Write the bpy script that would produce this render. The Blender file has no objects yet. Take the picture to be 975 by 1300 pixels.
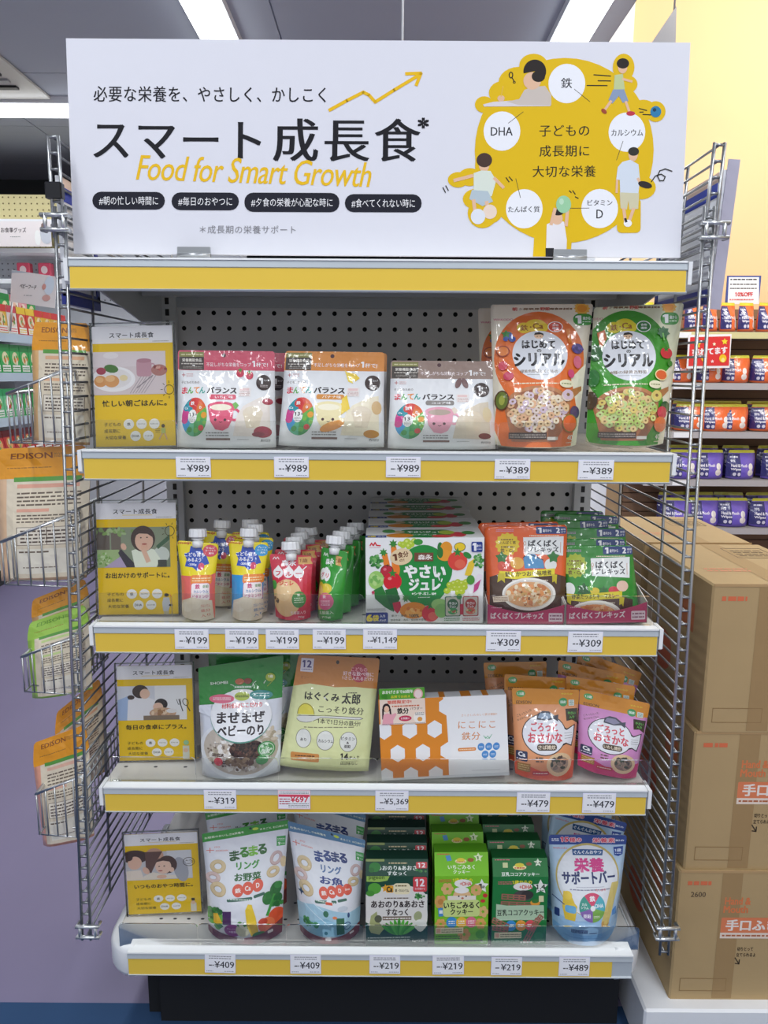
import bpy, math, random
import numpy as np
from bisect import bisect_right
from mathutils import Vector, Matrix, Euler, noise, geometry

random.seed(7)
SC = bpy.context.scene
COL = SC.collection

# ------------------------------------------------------------------ camera
FPX, PITCH, ROLL, CAM = 960.0, 10.3, 0.0065, Vector((0.011, -1.144, 1.2))
cd = bpy.data.cameras.new('camera')
cd.sensor_fit = 'VERTICAL'
cd.sensor_height = 36.0
cd.sensor_width = 27.0
cd.lens = FPX / 1300 * 36.0
cd.clip_start = 0.02
cam = bpy.data.objects.new('camera', cd)
COL.objects.link(cam)
CM = Matrix.Translation(CAM) @ Matrix.Rotation(math.radians(90 - PITCH), 4, 'X') @ Matrix.Rotation(ROLL, 4, 'Z')
cam.matrix_world = CM
SC.camera = cam

# ------------------------------------------------------------------ world, lights, exposure
SC.view_settings.view_transform = 'Standard'
SC.view_settings.look = 'None'
SC.view_settings.gamma = 1.0
SC.view_settings.exposure = 0.08
w = bpy.data.worlds.new('store_air')
SC.world = w
w.use_nodes = True
bgn = w.node_tree.nodes['Background']
bgn.inputs[0].default_value = (0.90, 0.94, 1.0, 1)
bgn.inputs[1].default_value = 0.60
CEIL = 2.8
def area(name, loc, sx, sy, power, col=(0.93, 0.97, 1.0), rot=(0, 0, 0)):
    d = bpy.data.lights.new(name, 'AREA')
    d.shape = 'RECTANGLE'; d.size = sx; d.size_y = sy
    d.energy = power; d.color = col
    o = bpy.data.objects.new(name, d)
    o.location = loc; o.rotation_euler = rot
    COL.objects.link(o)
    return o
area('tube_light', (-0.78, -2.1, CEIL - 0.10), 0.16, 3.6, 40)
area('tube_light', (0.87, -2.1, CEIL - 0.10), 0.16, 3.6, 40)
area('tube_light', (-0.78, 2.4, CEIL - 0.10), 0.16, 3.2, 26)
area('tube_light', (0.87, 2.4, CEIL - 0.10), 0.16, 3.2, 26)
area('tube_light', (-2.9, 3.72, CEIL - 0.10), 3.6, 0.16, 14)
area('tube_light', (-3.0, -0.6, CEIL - 0.10), 0.16, 4.0, 16)
area('wall_wash_light', (2.6, 1.9, 3.7), 1.6, 0.5, 60, (1.0, 0.95, 0.86), (math.radians(50), 0, 0))
area('tube_light', (2.6, 0.6, CEIL + 0.5), 0.16, 3.0, 26)

# ------------------------------------------------------------------ unprojection on real planes
def ray(px, py):
    d = CM.to_3x3() @ Vector(((px - 487.5) / FPX, -(py - 650) / FPX, -1.0))
    return d.normalized()
def P(px, py, Y=0.0):                    # point of the photograph's pixel on the plane y = Y
    d = ray(px, py)
    return CAM + d * ((Y - CAM.y) / d.y)
def PZ(px, py, z):
    d = ray(px, py)
    return CAM + d * ((z - CAM.z) / d.z)
def PX(px, py, x):
    d = ray(px, py)
    return CAM + d * ((x - CAM.x) / d.x)
def PP(px, py, p0, n):
    d = ray(px, py)
    return CAM + d * ((p0 - CAM).dot(n) / d.dot(n))

# ------------------------------------------------------------------ colours, materials
def lin(h):
    if not isinstance(h, str):
        return h
    h = h.lstrip('#')
    if len(h) == 3: h = ''.join(c * 2 for c in h)
    r = []
    for i in (0, 2, 4):
        c = int(h[i:i + 2], 16) / 255
        r.append(c / 12.92 if c <= 0.04045 else ((c + 0.055) / 1.055) ** 2.4)
    return tuple(r)
MATS = {}
def mat(name, rough=0.5, metal=0.0, bump=0.0, bscale=60, coat=0.0, grain=0.03, gscale=40, stretch=None, spec=0.5):
    m = bpy.data.materials.new(name)
    m.use_nodes = True
    nt = m.node_tree; N = nt.nodes; L = nt.links
    b = N['Principled BSDF']
    a = N.new('ShaderNodeAttribute'); a.attribute_name = 'Col'
    tc = N.new('ShaderNodeTexCoord')
    src = tc.outputs['Object']
    if stretch:
        mp = N.new('ShaderNodeMapping'); mp.inputs['Scale'].default_value = stretch
        L.new(src, mp.inputs[0]); src = mp.outputs[0]
    n = N.new('ShaderNodeTexNoise'); n.inputs['Scale'].default_value = gscale; n.inputs['Detail'].default_value = 3
    L.new(src, n.inputs['Vector'])
    mr = N.new('ShaderNodeMapRange')
    mr.inputs[3].default_value = 1 - grain; mr.inputs[4].default_value = 1 + grain
    L.new(n.outputs[0], mr.inputs[0])
    mx = N.new('ShaderNodeVectorMath'); mx.operation = 'SCALE'
    L.new(a.outputs['Color'], mx.inputs[0]); L.new(mr.outputs[0], mx.inputs['Scale'])
    L.new(mx.outputs[0], b.inputs['Base Color'])
    b.inputs['Roughness'].default_value = rough
    b.inputs['Metallic'].default_value = metal
    b.inputs['Specular IOR Level'].default_value = spec
    b.inputs['Coat Weight'].default_value = coat
    b.inputs['Coat Roughness'].default_value = 0.06
    if bump:
        n2 = N.new('ShaderNodeTexNoise'); n2.inputs['Scale'].default_value = bscale; n2.inputs['Detail'].default_value = 2
        L.new(src, n2.inputs['Vector'])
        bp = N.new('ShaderNodeBump'); bp.inputs['Strength'].default_value = bump; bp.inputs['Distance'].default_value = 0.005 if coat > .5 else 0.004
        L.new(n2.outputs[0], bp.inputs['Height']); L.new(bp.outputs[0], b.inputs['Normal'])
        if coat: L.new(bp.outputs[0], b.inputs['Coat Normal'])
    MATS[name] = m
    return m
mat('film', 0.34, bump=0.6, bscale=34, coat=0.9, grain=0.02)
mat('carton_print', 0.38, coat=0.08, grain=0.02)
mat('paper', 0.65, grain=0.01, spec=0.25)
mat('painted_steel', 0.4, grain=0.02)
mat('plastic', 0.3, grain=0.02)
mat('chrome', 0.28, metal=0.85, grain=0.04)
mat('kraft', 0.75, bump=0.15, bscale=30, grain=0.07, gscale=9)
mat('matte', 0.85, grain=0.04, gscale=6)
mat('wallpaint', 0.8, grain=0.02, gscale=3)
mat('vinyl_floor', 0.5, bump=0.03, bscale=8, grain=0.10, gscale=3.5, stretch=(1.0, 0.45, 1), spec=0.45)
mat('slatwood', 0.6, grain=0.16, gscale=9, stretch=(0.6, 1, 14))
def acrylic(name, tint, gloss):
    m = bpy.data.materials.new(name); m.use_nodes = True
    nt = m.node_tree; N = nt.nodes; L = nt.links
    N.remove(N['Principled BSDF'])
    out = N['Material Output']
    t = N.new('ShaderNodeBsdfTransparent'); t.inputs[0].default_value = (*tint, 1)
    g = N.new('ShaderNodeBsdfGlossy'); g.inputs['Roughness'].default_value = 0.06; g.inputs[0].default_value = (1, 1, 1, 1)
    n = N.new('ShaderNodeTexNoise'); n.inputs['Scale'].default_value = 14
    bp = N.new('ShaderNodeBump'); bp.inputs['Strength'].default_value = 0.05; bp.inputs['Distance'].default_value = 0.002
    L.new(n.outputs[0], bp.inputs['Height']); L.new(bp.outputs[0], g.inputs['Normal'])
    f = N.new('ShaderNodeFresnel'); f.inputs[0].default_value = 1.49
    mul = N.new('ShaderNodeMath'); mul.operation = 'MULTIPLY'; mul.inputs[1].default_value = gloss
    L.new(f.outputs[0], mul.inputs[0])
    mx = N.new('ShaderNodeMixShader')
    L.new(mul.outputs[0], mx.inputs[0]); L.new(t.outputs[0], mx.inputs[1]); L.new(g.outputs[0], mx.inputs[2])
    L.new(mx.outputs[0], out.inputs['Surface'])
    MATS[name] = m
acrylic('acrylic', (0.99, 0.992, 0.99), 0.5)
acrylic('stop_sheet', (0.945, 0.95, 0.935), 0.8)
acrylic('acrylic_edge', (0.55, 0.58, 0.56), 1.8)
def emis(name, col, s):
    m = bpy.data.materials.new(name); m.use_nodes = True
    b = m.node_tree.nodes['Principled BSDF']
    b.inputs['Base Color'].default_value = (*col, 1)
    b.inputs['Emission Color'].default_value = (*col, 1)
    b.inputs['Emission Strength'].default_value = s
    MATS[name] = m
emis('tube_glow', (0.95, 0.98, 1.0), 4.0)

# ------------------------------------------------------------------ mesh collector
class MB:
    def __init__(s, mats=('painted_steel',)):
        s.v = []; s.f = []; s.c = []; s.mi = []; s.mats = list(mats); s.smooth = []
    def face(s, idx, col, mi=0, sm=False):
        s.f.append(idx); s.c.append(col); s.mi.append(mi); s.smooth.append(sm)
    def quad(s, a, b, c, d, col, mi=0):
        n = len(s.v); s.v += [tuple(a), tuple(b), tuple(c), tuple(d)]
        s.face((n, n + 1, n + 2, n + 3), lin(col), mi)
    def box(s, x0, x1, y0, y1, z0, z1, col, mi=0, bev=0.0):
        c = lin(col); n = len(s.v)
        if bev <= 0:
            s.v += [(x0, y0, z0), (x1, y0, z0), (x1, y1, z0), (x0, y1, z0), (x0, y0, z1), (x1, y0, z1), (x1, y1, z1), (x0, y1, z1)]
            for q in ((0, 3, 2, 1), (4, 5, 6, 7), (0, 1, 5, 4), (1, 2, 6, 5), (2, 3, 7, 6), (3, 0, 4, 7)):
                s.face(tuple(n + i for i in q), c, mi)
        else:
            b = bev                                  # chamfered vertical and top edges
            ring = [(x0 + b, y0), (x1 - b, y0), (x1, y0 + b), (x1, y1 - b), (x1 - b, y1), (x0 + b, y1), (x0, y1 - b), (x0, y0 + b)]
            ins = [(x0 + b, y0 + b), (x1 - b, y0 + b), (x1 - b, y0 + b), (x1 - b, y1 - b), (x1 - b, y1 - b), (x0 + b, y1 - b), (x0 + b, y1 - b), (x0 + b, y0 + b)]
            for zz, rr in ((z0, ring), (z1 - b, ring), (z1, ins)):
                s.v += [(p[0], p[1], zz) for p in rr]
            for k in range(2):
                for i in range(8):
                    j = (i + 1) % 8
                    s.face((n + k * 8 + i, n + k * 8 + j, n + k * 8 + 8 + j, n + k * 8 + 8 + i), c, mi)
            s.face(tuple(n + i for i in range(7, -1, -1)), c, mi)
            s.face((n + 16, n + 17, n + 19, n + 21), c, mi)
    def tube(s, pts, r, col, seg=8, mi=0, closed=False):
        c = lin(col); pts = [Vector(p) for p in pts]; n0 = len(s.v); K = len(pts)
        up = None
        for i, p in enumerate(pts):
            if closed:
                t = (pts[(i + 1) % K] - pts[i - 1]).normalized()
            else:
                t = (pts[min(i + 1, K - 1)] - pts[max(i - 1, 0)]).normalized()
            if up is None:
                up = t.orthogonal().normalized()
            up = (up - t * up.dot(t)).normalized()
            bn = t.cross(up)
            for k in range(seg):
                a = 2 * math.pi * k / seg
                s.v.append(tuple(p + (up * math.cos(a) + bn * math.sin(a)) * r))
        for i in range(K if closed else K - 1):
            i2 = (i + 1) % K
            for k in range(seg):
                k2 = (k + 1) % seg
                s.face((n0 + i * seg + k, n0 + i * seg + k2, n0 + i2 * seg + k2, n0 + i2 * seg + k), c, mi, True)
        if not closed:
            s.face(tuple(n0 + k for k in range(seg - 1, -1, -1)), c, mi)
            s.face(tuple(n0 + (K - 1) * seg + k for k in range(seg)), c, mi)
    def lathe(s, prof, col, cx=0, cy=0, z=0, seg=20, mi=0, rib=0.0, sy=1.0):
        c = lin(col); n0 = len(s.v)
        for (r, h) in prof:
            for k in range(seg):
                a = 2 * math.pi * k / seg
                rr = r * (1 - (rib if k % 2 else 0))
                s.v.append((cx + rr * math.cos(a), cy + rr * math.sin(a) * sy, z + h))
        for i in range(len(prof) - 1):
            for k in range(seg):
                k2 = (k + 1) % seg
                s.face((n0 + i * seg + k, n0 + i * seg + k2, n0 + (i + 1) * seg + k2, n0 + (i + 1) * seg + k), c, mi, rib == 0)
        s.face(tuple(n0 + k for k in range(seg - 1, -1, -1)), c, mi)
        s.face(tuple(n0 + (len(prof) - 1) * seg + k for k in range(seg)), c, mi)
    def prism(s, poly, y0, y1, col, mi=0, axis='y'):
        """poly is a list of (a, b); axis y: (x, z) swept in y; axis x: (y, z) swept in x; axis z: (x, y) swept in z"""
        c = lin(col); n0 = len(s.v); K = len(poly)
        for t in (y0, y1):
            for (a, b) in poly:
                s.v.append({'y': (a, t, b), 'x': (t, a, b), 'z': (a, b, t)}[axis])
        for i in range(K):
            j = (i + 1) % K
            s.face((n0 + i, n0 + j, n0 + K + j, n0 + K + i), c, mi)
        s.face(tuple(n0 + i for i in range(K - 1, -1, -1)), c, mi)
        s.face(tuple(n0 + K + i for i in range(K)), c, mi)
    def mesh(s, name, fix=True):
        m = bpy.data.meshes.new(name)
        m.from_pydata(s.v, [], s.f)
        for k in s.mats: m.materials.append(MATS[k])
        m.polygons.foreach_set('material_index', s.mi)
        m.polygons.foreach_set('use_smooth', s.smooth)
        ca = m.color_attributes.new('Col', 'FLOAT_COLOR', 'CORNER')
        arr = []
        for f, c in zip(s.f, s.c):
            arr.extend((c[0], c[1], c[2], 1.0) * len(f))
        ca.data.foreach_set('color', arr)
        m.update()
        return m
    def obj(s, name, parent=None, loc=None, rot=None):
        o = bpy.data.objects.new(name, s.mesh(name))
        COL.objects.link(o)
        if parent is not None: o.parent = parent
        if loc is not None: o.location = loc
        if rot is not None: o.rotation_euler = rot
        return o

def tag(o, label=None, cat=None, group=None, kind=None):
    if label: o['label'] = label
    if cat: o['category'] = cat
    if group: o['group'] = group
    if kind: o['kind'] = kind
    return o
def empty(name, loc=(0, 0, 0), rot=None):
    o = bpy.data.objects.new(name, None)
    o.location = loc
    o.empty_display_size = 0.05
    if rot is not None: o.rotation_euler = rot
    COL.objects.link(o)
    return o
def dup(o, label=None, group=None):
    c = o.copy(); COL.objects.link(c)
    for ch in list(o.children):
        d = ch.copy(); COL.objects.link(d); d.parent = c
        for g in ch.children:
            e = g.copy(); COL.objects.link(e); e.parent = d
    if label: c['label'] = label
    if group: c['group'] = group
    return c

# ------------------------------------------------------------------ text
_TX = {}
def textpolys(s, sp=1.0, shear=0.0, res=2):
    if len(s) == 1 and not shear: sp = 1.0
    k = (s, sp, shear, res)
    if k in _TX: return _TX[k]
    c = bpy.data.curves.new('txt', 'FONT')
    c.body = s; c.resolution_u = res; c.size = 1; c.space_character = sp; c.shear = shear
    o = bpy.data.objects.new('txt', c); COL.objects.link(o)
    dg = bpy.context.evaluated_depsgraph_get()
    m = bpy.data.meshes.new_from_object(o.evaluated_get(dg))
    vs = [(v.co.x, v.co.y) for v in m.vertices]
    ps = [[vs[i] for i in p.vertices] for p in m.polygons]
    bpy.data.objects.remove(o); bpy.data.curves.remove(c); bpy.data.meshes.remove(m)
    if '1' in s and 'I' not in s:                # the built-in font draws 1 as a bare bar: give it its flag
        for p in list(ps):
            xs = [q[0] for q in p]; ys = [q[1] for q in p]
            if abs(max(xs) - min(xs) - .098) < .004 and min(ys) == 0 and max(ys) > .66 and sum(1 for y in ys if y > .5) == 2:
                x0, y1 = min(xs), max(ys)
                ps.append([(x0, y1), (x0, y1 - .12), (x0 - .13, y1 - .20), (x0 - .13, y1 - .09)]); vs += [(x0 - .13, y1 - .2)]
    if not vs: vs = [(0, 0), (1, 1)]
    b = (min(v[0] for v in vs), max(v[0] for v in vs), min(v[1] for v in vs), max(v[1] for v in vs))
    _TX[k] = (ps, b)
    return _TX[k]

# ------------------------------------------------------------------ printed artwork
def homog(q):
    """3x3 matrix that maps the quad TL,TR,BR,BL to the unit square (v downwards)."""
    dst = [(0, 0), (1, 0), (1, 1), (0, 1)]
    A = []; B = []
    for (x, y), (u, v) in zip(q, dst):
        A.append([x, y, 1, 0, 0, 0, -u * x, -u * y]); B.append(u)
        A.append([0, 0, 0, x, y, 1, -v * x, -v * y]); B.append(v)
    h = np.linalg.solve(np.array(A, float), np.array(B, float))
    return [list(h[0:3]), list(h[3:6]), [h[6], h[7], 1.0]]

class Art:
    """Flat print: shapes in the pixel frame of a crop of the face; quad gives the face's corners there."""
    def __init__(s, quad, base='fff', crop=None):
        if len(quad) == 2:
            (a, b), (c, d) = quad
            quad = [(a, b), (c, b), (c, d), (a, d)]
        s.quad = quad; s.H = homog(quad); s.base = lin(base); s.shapes = []; s.crop = crop
        s.tf = (0, 0, 1)
    def view(s, ox=0, oy=0, k=1): s.tf = (ox, oy, k)
    def uv(s, p):
        H = s.H; x = s.tf[0] + p[0] * s.tf[2]; y = s.tf[1] + p[1] * s.tf[2]
        w = H[2][0] * x + H[2][1] * y + 1.0
        return ((H[0][0] * x + H[0][1] * y + H[0][2]) / w, (H[1][0] * x + H[1][1] * y + H[1][2]) / w)
    def add(s, polys, col, clip=True):
        out = []
        for p in polys:
            q = [s.uv(t) for t in p]
            if clip:
                us = [t[0] for t in q]; vs = [t[1] for t in q]
                if min(us) < 0: q = cut(q, 0, 0.0, True)
                if q and max(us) > 1: q = cut(q, 0, 1.0, False)
                if q and min(vs) < 0: q = cut(q, 1, 0.0, True)
                if q and max(vs) > 1: q = cut(q, 1, 1.0, False)
            if q and len(q) >= 3: out.append(q)
        s.shapes.append((out, lin(col)))
    def rect(s, x0, y0, x1, y1, col): s.add([[(x0, y0), (x1, y0), (x1, y1), (x0, y1)]], col)
    def poly(s, pts, col):
        tri = geometry.tessellate_polygon([[Vector((a, b, 0)) for a, b in pts]])
        s.add([[pts[i] for i in t] for t in tri], col)
    def ell(s, cx, cy, rx, ry, col, n=20, rot=0, a0=0, a1=360):
        r = math.radians(rot); pts = []
        full = abs(a1 - a0) >= 360
        for k in range(n if full else n + 1):
            a = math.radians(a0 + (a1 - a0) * k / n)
            x = rx * math.cos(a); y = ry * math.sin(a)
            pts.append((cx + x * math.cos(r) - y * math.sin(r), cy + x * math.sin(r) + y * math.cos(r)))
        if not full: pts.append((cx, cy))
        s.add([pts] if (full or a1 - a0 <= 180) else [[pts[i], pts[i + 1], (cx, cy)] for i in range(n)], col)
    def ring(s, cx, cy, rx, ry, th, col, n=20, rot=0, a0=0, a1=360):
        r = math.radians(rot); qs = []
        def pt(a, d):
            x = (rx - d) * math.cos(a); y = (ry - d) * math.sin(a)
            return (cx + x * math.cos(r) - y * math.sin(r), cy + x * math.sin(r) + y * math.cos(r))
        for k in range(n):
            a = math.radians(a0 + (a1 - a0) * k / n); b = math.radians(a0 + (a1 - a0) * (k + 1) / n)
            qs.append([pt(a, 0), pt(b, 0), pt(b, th), pt(a, th)])
        s.add(qs, col)
    def rr(s, x0, y0, x1, y1, r, col, rot=0):
        r = min(r, (x1 - x0) / 2, (y1 - y0) / 2); pts = []
        for cx, cy, st in ((x1 - r, y0 + r, -90), (x1 - r, y1 - r, 0), (x0 + r, y1 - r, 90), (x0 + r, y0 + r, 180)):
            for k in range(5):
                a = math.radians(st + k * 22.5)
                pts.append((cx + r * math.cos(a), cy + r * math.sin(a)))
        if rot:
            mx, my = (x0 + x1) / 2, (y0 + y1) / 2; q = math.radians(rot)
            pts = [(mx + (a - mx) * math.cos(q) - (b - my) * math.sin(q), my + (a - mx) * math.sin(q) + (b - my) * math.cos(q)) for a, b in pts]
        s.add([pts], col)
    def line(s, pts, wd, col, closed=False):
        qs = []; K = len(pts)
        for i in range(K if closed else K - 1):
            a = pts[i]; b = pts[(i + 1) % K]
            dx, dy = b[0] - a[0], b[1] - a[1]; L = math.hypot(dx, dy) or 1
            nx, ny = -dy / L * wd / 2, dx / L * wd / 2; ex, ey = dx / L * wd * 0.25, dy / L * wd * 0.25
            qs.append([(a[0] + nx - ex, a[1] + ny - ey), (b[0] + nx + ex, b[1] + ny + ey), (b[0] - nx + ex, b[1] - ny + ey), (a[0] - nx - ex, a[1] - ny - ey)])
        s.add(qs, col)
    def star(s, cx, cy, r, col, n=5, k=0.5, rot=-90):
        pts = []
        for i in range(2 * n):
            a = math.radians(rot + i * 180 / n); q = r if i % 2 == 0 else r * k
            pts.append((cx + q * math.cos(a), cy + q * math.sin(a)))
        s.poly(pts, col)
    def t(s, txt, cx, cy, wd=None, h=None, col='222', b=0.0, rot=0, sp=1.0, shear=0.0, res=2, out=None, ow=0.0):
        """text with its box centred on cx, cy; wd / h are the box in crop pixels; b thickens the strokes (em)"""
        ps, bb = textpolys(txt, sp, shear, res)
        bw = bb[1] - bb[0]; bh = bb[3] - bb[2]
        if wd and h: kx, ky = wd / bw, h / bh
        elif wd: kx = ky = wd / bw
        else: kx = ky = h / bh
        mx, my = (bb[0] + bb[1]) / 2, (bb[2] + bb[3]) / 2
        r = math.radians(rot); cr, sr = math.cos(r), math.sin(r)
        def emit(shifts, color):
            for (sx, sy) in shifts:              # every shifted copy gets its own layer of ink
                qs = []
                for p in ps:
                    q = []
                    for (x, y) in p:
                        X = (x - mx + sx) * kx; Y = -(y - my + sy) * ky
                        q.append((cx + X * cr - Y * sr, cy + X * sr + Y * cr))
                    qs.append(q)
                s.add(qs, color)
        if out:
            emit([(ow * math.cos(k * math.pi / 3), ow * math.sin(k * math.pi / 3)) for k in range(6)], out)
        emit([(0, 0)] if b <= 0 else ([(-b, 0), (b, 0)] if b < 0.02 else [(-b, -b * .6), (b, b * .6), (-b, b * .6), (b, -b * .6)]), col)
    def micro(s, x0, y0, x1, y1, rows, col='555', wd=None, seed=1):
        """print too small to read in the photograph: broken hairlines"""
        rd = random.Random(seed); h = (y1 - y0) / rows; qs = []
        for r in range(rows):
            y = y0 + (r + 0.5) * h; x = x0; k = (wd or h * 0.42) / 2
            while x < x1:
                L = rd.uniform(0.5, 1.5) * h
                qs.append([(x, y - k), (min(x + L, x1), y - k), (min(x + L, x1), y + k), (x, y + k)])
                x += L + h * rd.uniform(0.12, 0.35)
        s.add(qs, col)
    def veg(s, cx, cy, r, col, leaf='2f8a36', dark=None):
        s.ell(cx, cy, r, r * 0.93, col)
        if dark: s.ell(cx + r * .25, cy + r * .3, r * .55, r * .45, dark)
        s.star(cx, cy - r * 0.85, r * 0.5, leaf, 5, 0.4)
    def rings(s, cx, cy, rx, ry, n, cols, r, seed=3, hole='8a6a40'):
        rd = random.Random(seed)
        for k in range(n):
            a = rd.uniform(0, 6.28); q = math.sqrt(rd.random())
            x = cx + rx * q * math.cos(a); y = cy + ry * q * math.sin(a)
            s.ell(x, y, r, r * 0.85, cols[k % len(cols)], 10)
            s.ell(x, y, r * 0.35, r * 0.28, hole, 6)
    def blobs(s, cx, cy, rx, ry, n, cols, r, seed=5):
        rd = random.Random(seed)
        for k in range(n):
            a = rd.uniform(0, 6.28); q = math.sqrt(rd.random())
            s.ell(cx + rx * q * math.cos(a), cy + ry * q * math.sin(a), r * rd.uniform(.6, 1.3), r * rd.uniform(.5, 1), cols[k % len(cols)], 8, rd.uniform(0, 180))

def cut(p, ax, v, keep_gt):
    """clip a convex polygon by the line coordinate ax = v"""
    out = []
    K = len(p)
    for i in range(K):
        a, b = p[i], p[(i + 1) % K]
        da = (a[ax] - v) if keep_gt else (v - a[ax])
        db = (b[ax] - v) if keep_gt else (v - b[ax])
        if da >= 0: out.append(a)
        if (da > 0 > db) or (da < 0 < db):
            t = da / (da - db)
            out.append(tuple(p_ + (q_ - p_) * t for p_, q_ in zip(a, b)))
    return out

class Surf:
    """a face that takes print: grid of points over u (right) and v (down)"""
    def __init__(s, us, vs, pts, nrm=None):
        s.us, s.vs, s.p = us, vs, pts
        s.flat = len(us) == 2 and len(vs) == 2
        ny, nx = len(vs), len(us); s.n = []
        for j in range(ny):
            row = []
            for i in range(nx):
                a = pts[j][min(i + 1, nx - 1)] - pts[j][max(i - 1, 0)]
                b = pts[min(j + 1, ny - 1)][i] - pts[max(j - 1, 0)][i]
                row.append(b.cross(a).normalized())
            s.n.append(row)
    def ev(s, u, v, off):
        i = min(max(bisect_right(s.us, u) - 1, 0), len(s.us) - 2)
        j = min(max(bisect_right(s.vs, v) - 1, 0), len(s.vs) - 2)
        a = (u - s.us[i]) / (s.us[i + 1] - s.us[i]); b = (v - s.vs[j]) / (s.vs[j + 1] - s.vs[j])
        A, B, C, D = s.p[j][i], s.p[j][i + 1], s.p[j + 1][i], s.p[j + 1][i + 1]
        nA, nB, nC, nD = s.n[j][i], s.n[j][i + 1], s.n[j + 1][i], s.n[j + 1][i + 1]
        if b > a: p = A + (C - A) * b + (D - C) * a; n = nA + (nC - nA) * b + (nD - nC) * a
        else: p = A + (B - A) * a + (D - B) * b; n = nA + (nB - nA) * a + (nD - nB) * b
        p = p + n * off
        return (p.x, p.y, p.z)
    def diag(s, c):
        u = sum(t[0] for t in c) / len(c); v = sum(t[1] for t in c) / len(c)
        i = min(max(bisect_right(s.us, u) - 1, 0), len(s.us) - 2); j = min(max(bisect_right(s.vs, v) - 1, 0), len(s.vs) - 2)
        du = s.us[i + 1] - s.us[i]; dv = s.vs[j + 1] - s.vs[j]
        q = [((t[0] - s.us[i]) / du - (t[1] - s.vs[j]) / dv, t[0], t[1]) for t in c]
        m0 = min(t[0] for t in q); m1 = max(t[0] for t in q)
        if m0 > -1e-3 or m1 < 1e-3: return [c]
        return [[(t[1], t[2]) for t in cut(q, 0, 0.0, k)] for k in (True, False)]
    def print_on(s, mb, art, mi=0, step=0.000005, first=0.00010):
        for li, (polys, col) in enumerate(art.shapes):
            off = first + step * li
            for p in polys:
                if s.flat: cells = [p]
                else:
                    u0 = min(t[0] for t in p); u1 = max(t[0] for t in p)
                    v0 = min(t[1] for t in p); v1 = max(t[1] for t in p)
                    cells = [p]
                    for g in s.us[1:-1]:
                        if u0 < g < u1:
                            cells = [q for c in cells for q in (cut(c, 0, g, True), cut(c, 0, g, False)) if len(q) >= 3]
                    for g in s.vs[1:-1]:
                        if v0 < g < v1:
                            cells = [q for c in cells for q in (cut(c, 1, g, True), cut(c, 1, g, False)) if len(q) >= 3]
                    cells = [q for c in cells for q in s.diag(c) if len(q) >= 3]
                for c in cells:
                    n0 = len(mb.v)
                    ar = sum(c[i - 1][0] * c[i][1] - c[i][0] * c[i - 1][1] for i in range(len(c)))
                    if ar > 0: c = c[::-1]
                    mb.v += [s.ev(a, b, off) for a, b in c]
                    mb.face(tuple(range(n0, n0 + len(c))), col, mi, not s.flat)
def flat_surf(o, U, V):
    o, U, V = Vector(o), Vector(U), Vector(V)
    return Surf([0, 1], [0, 1], [[o, o + U], [o + V, o + U + V]])

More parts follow.
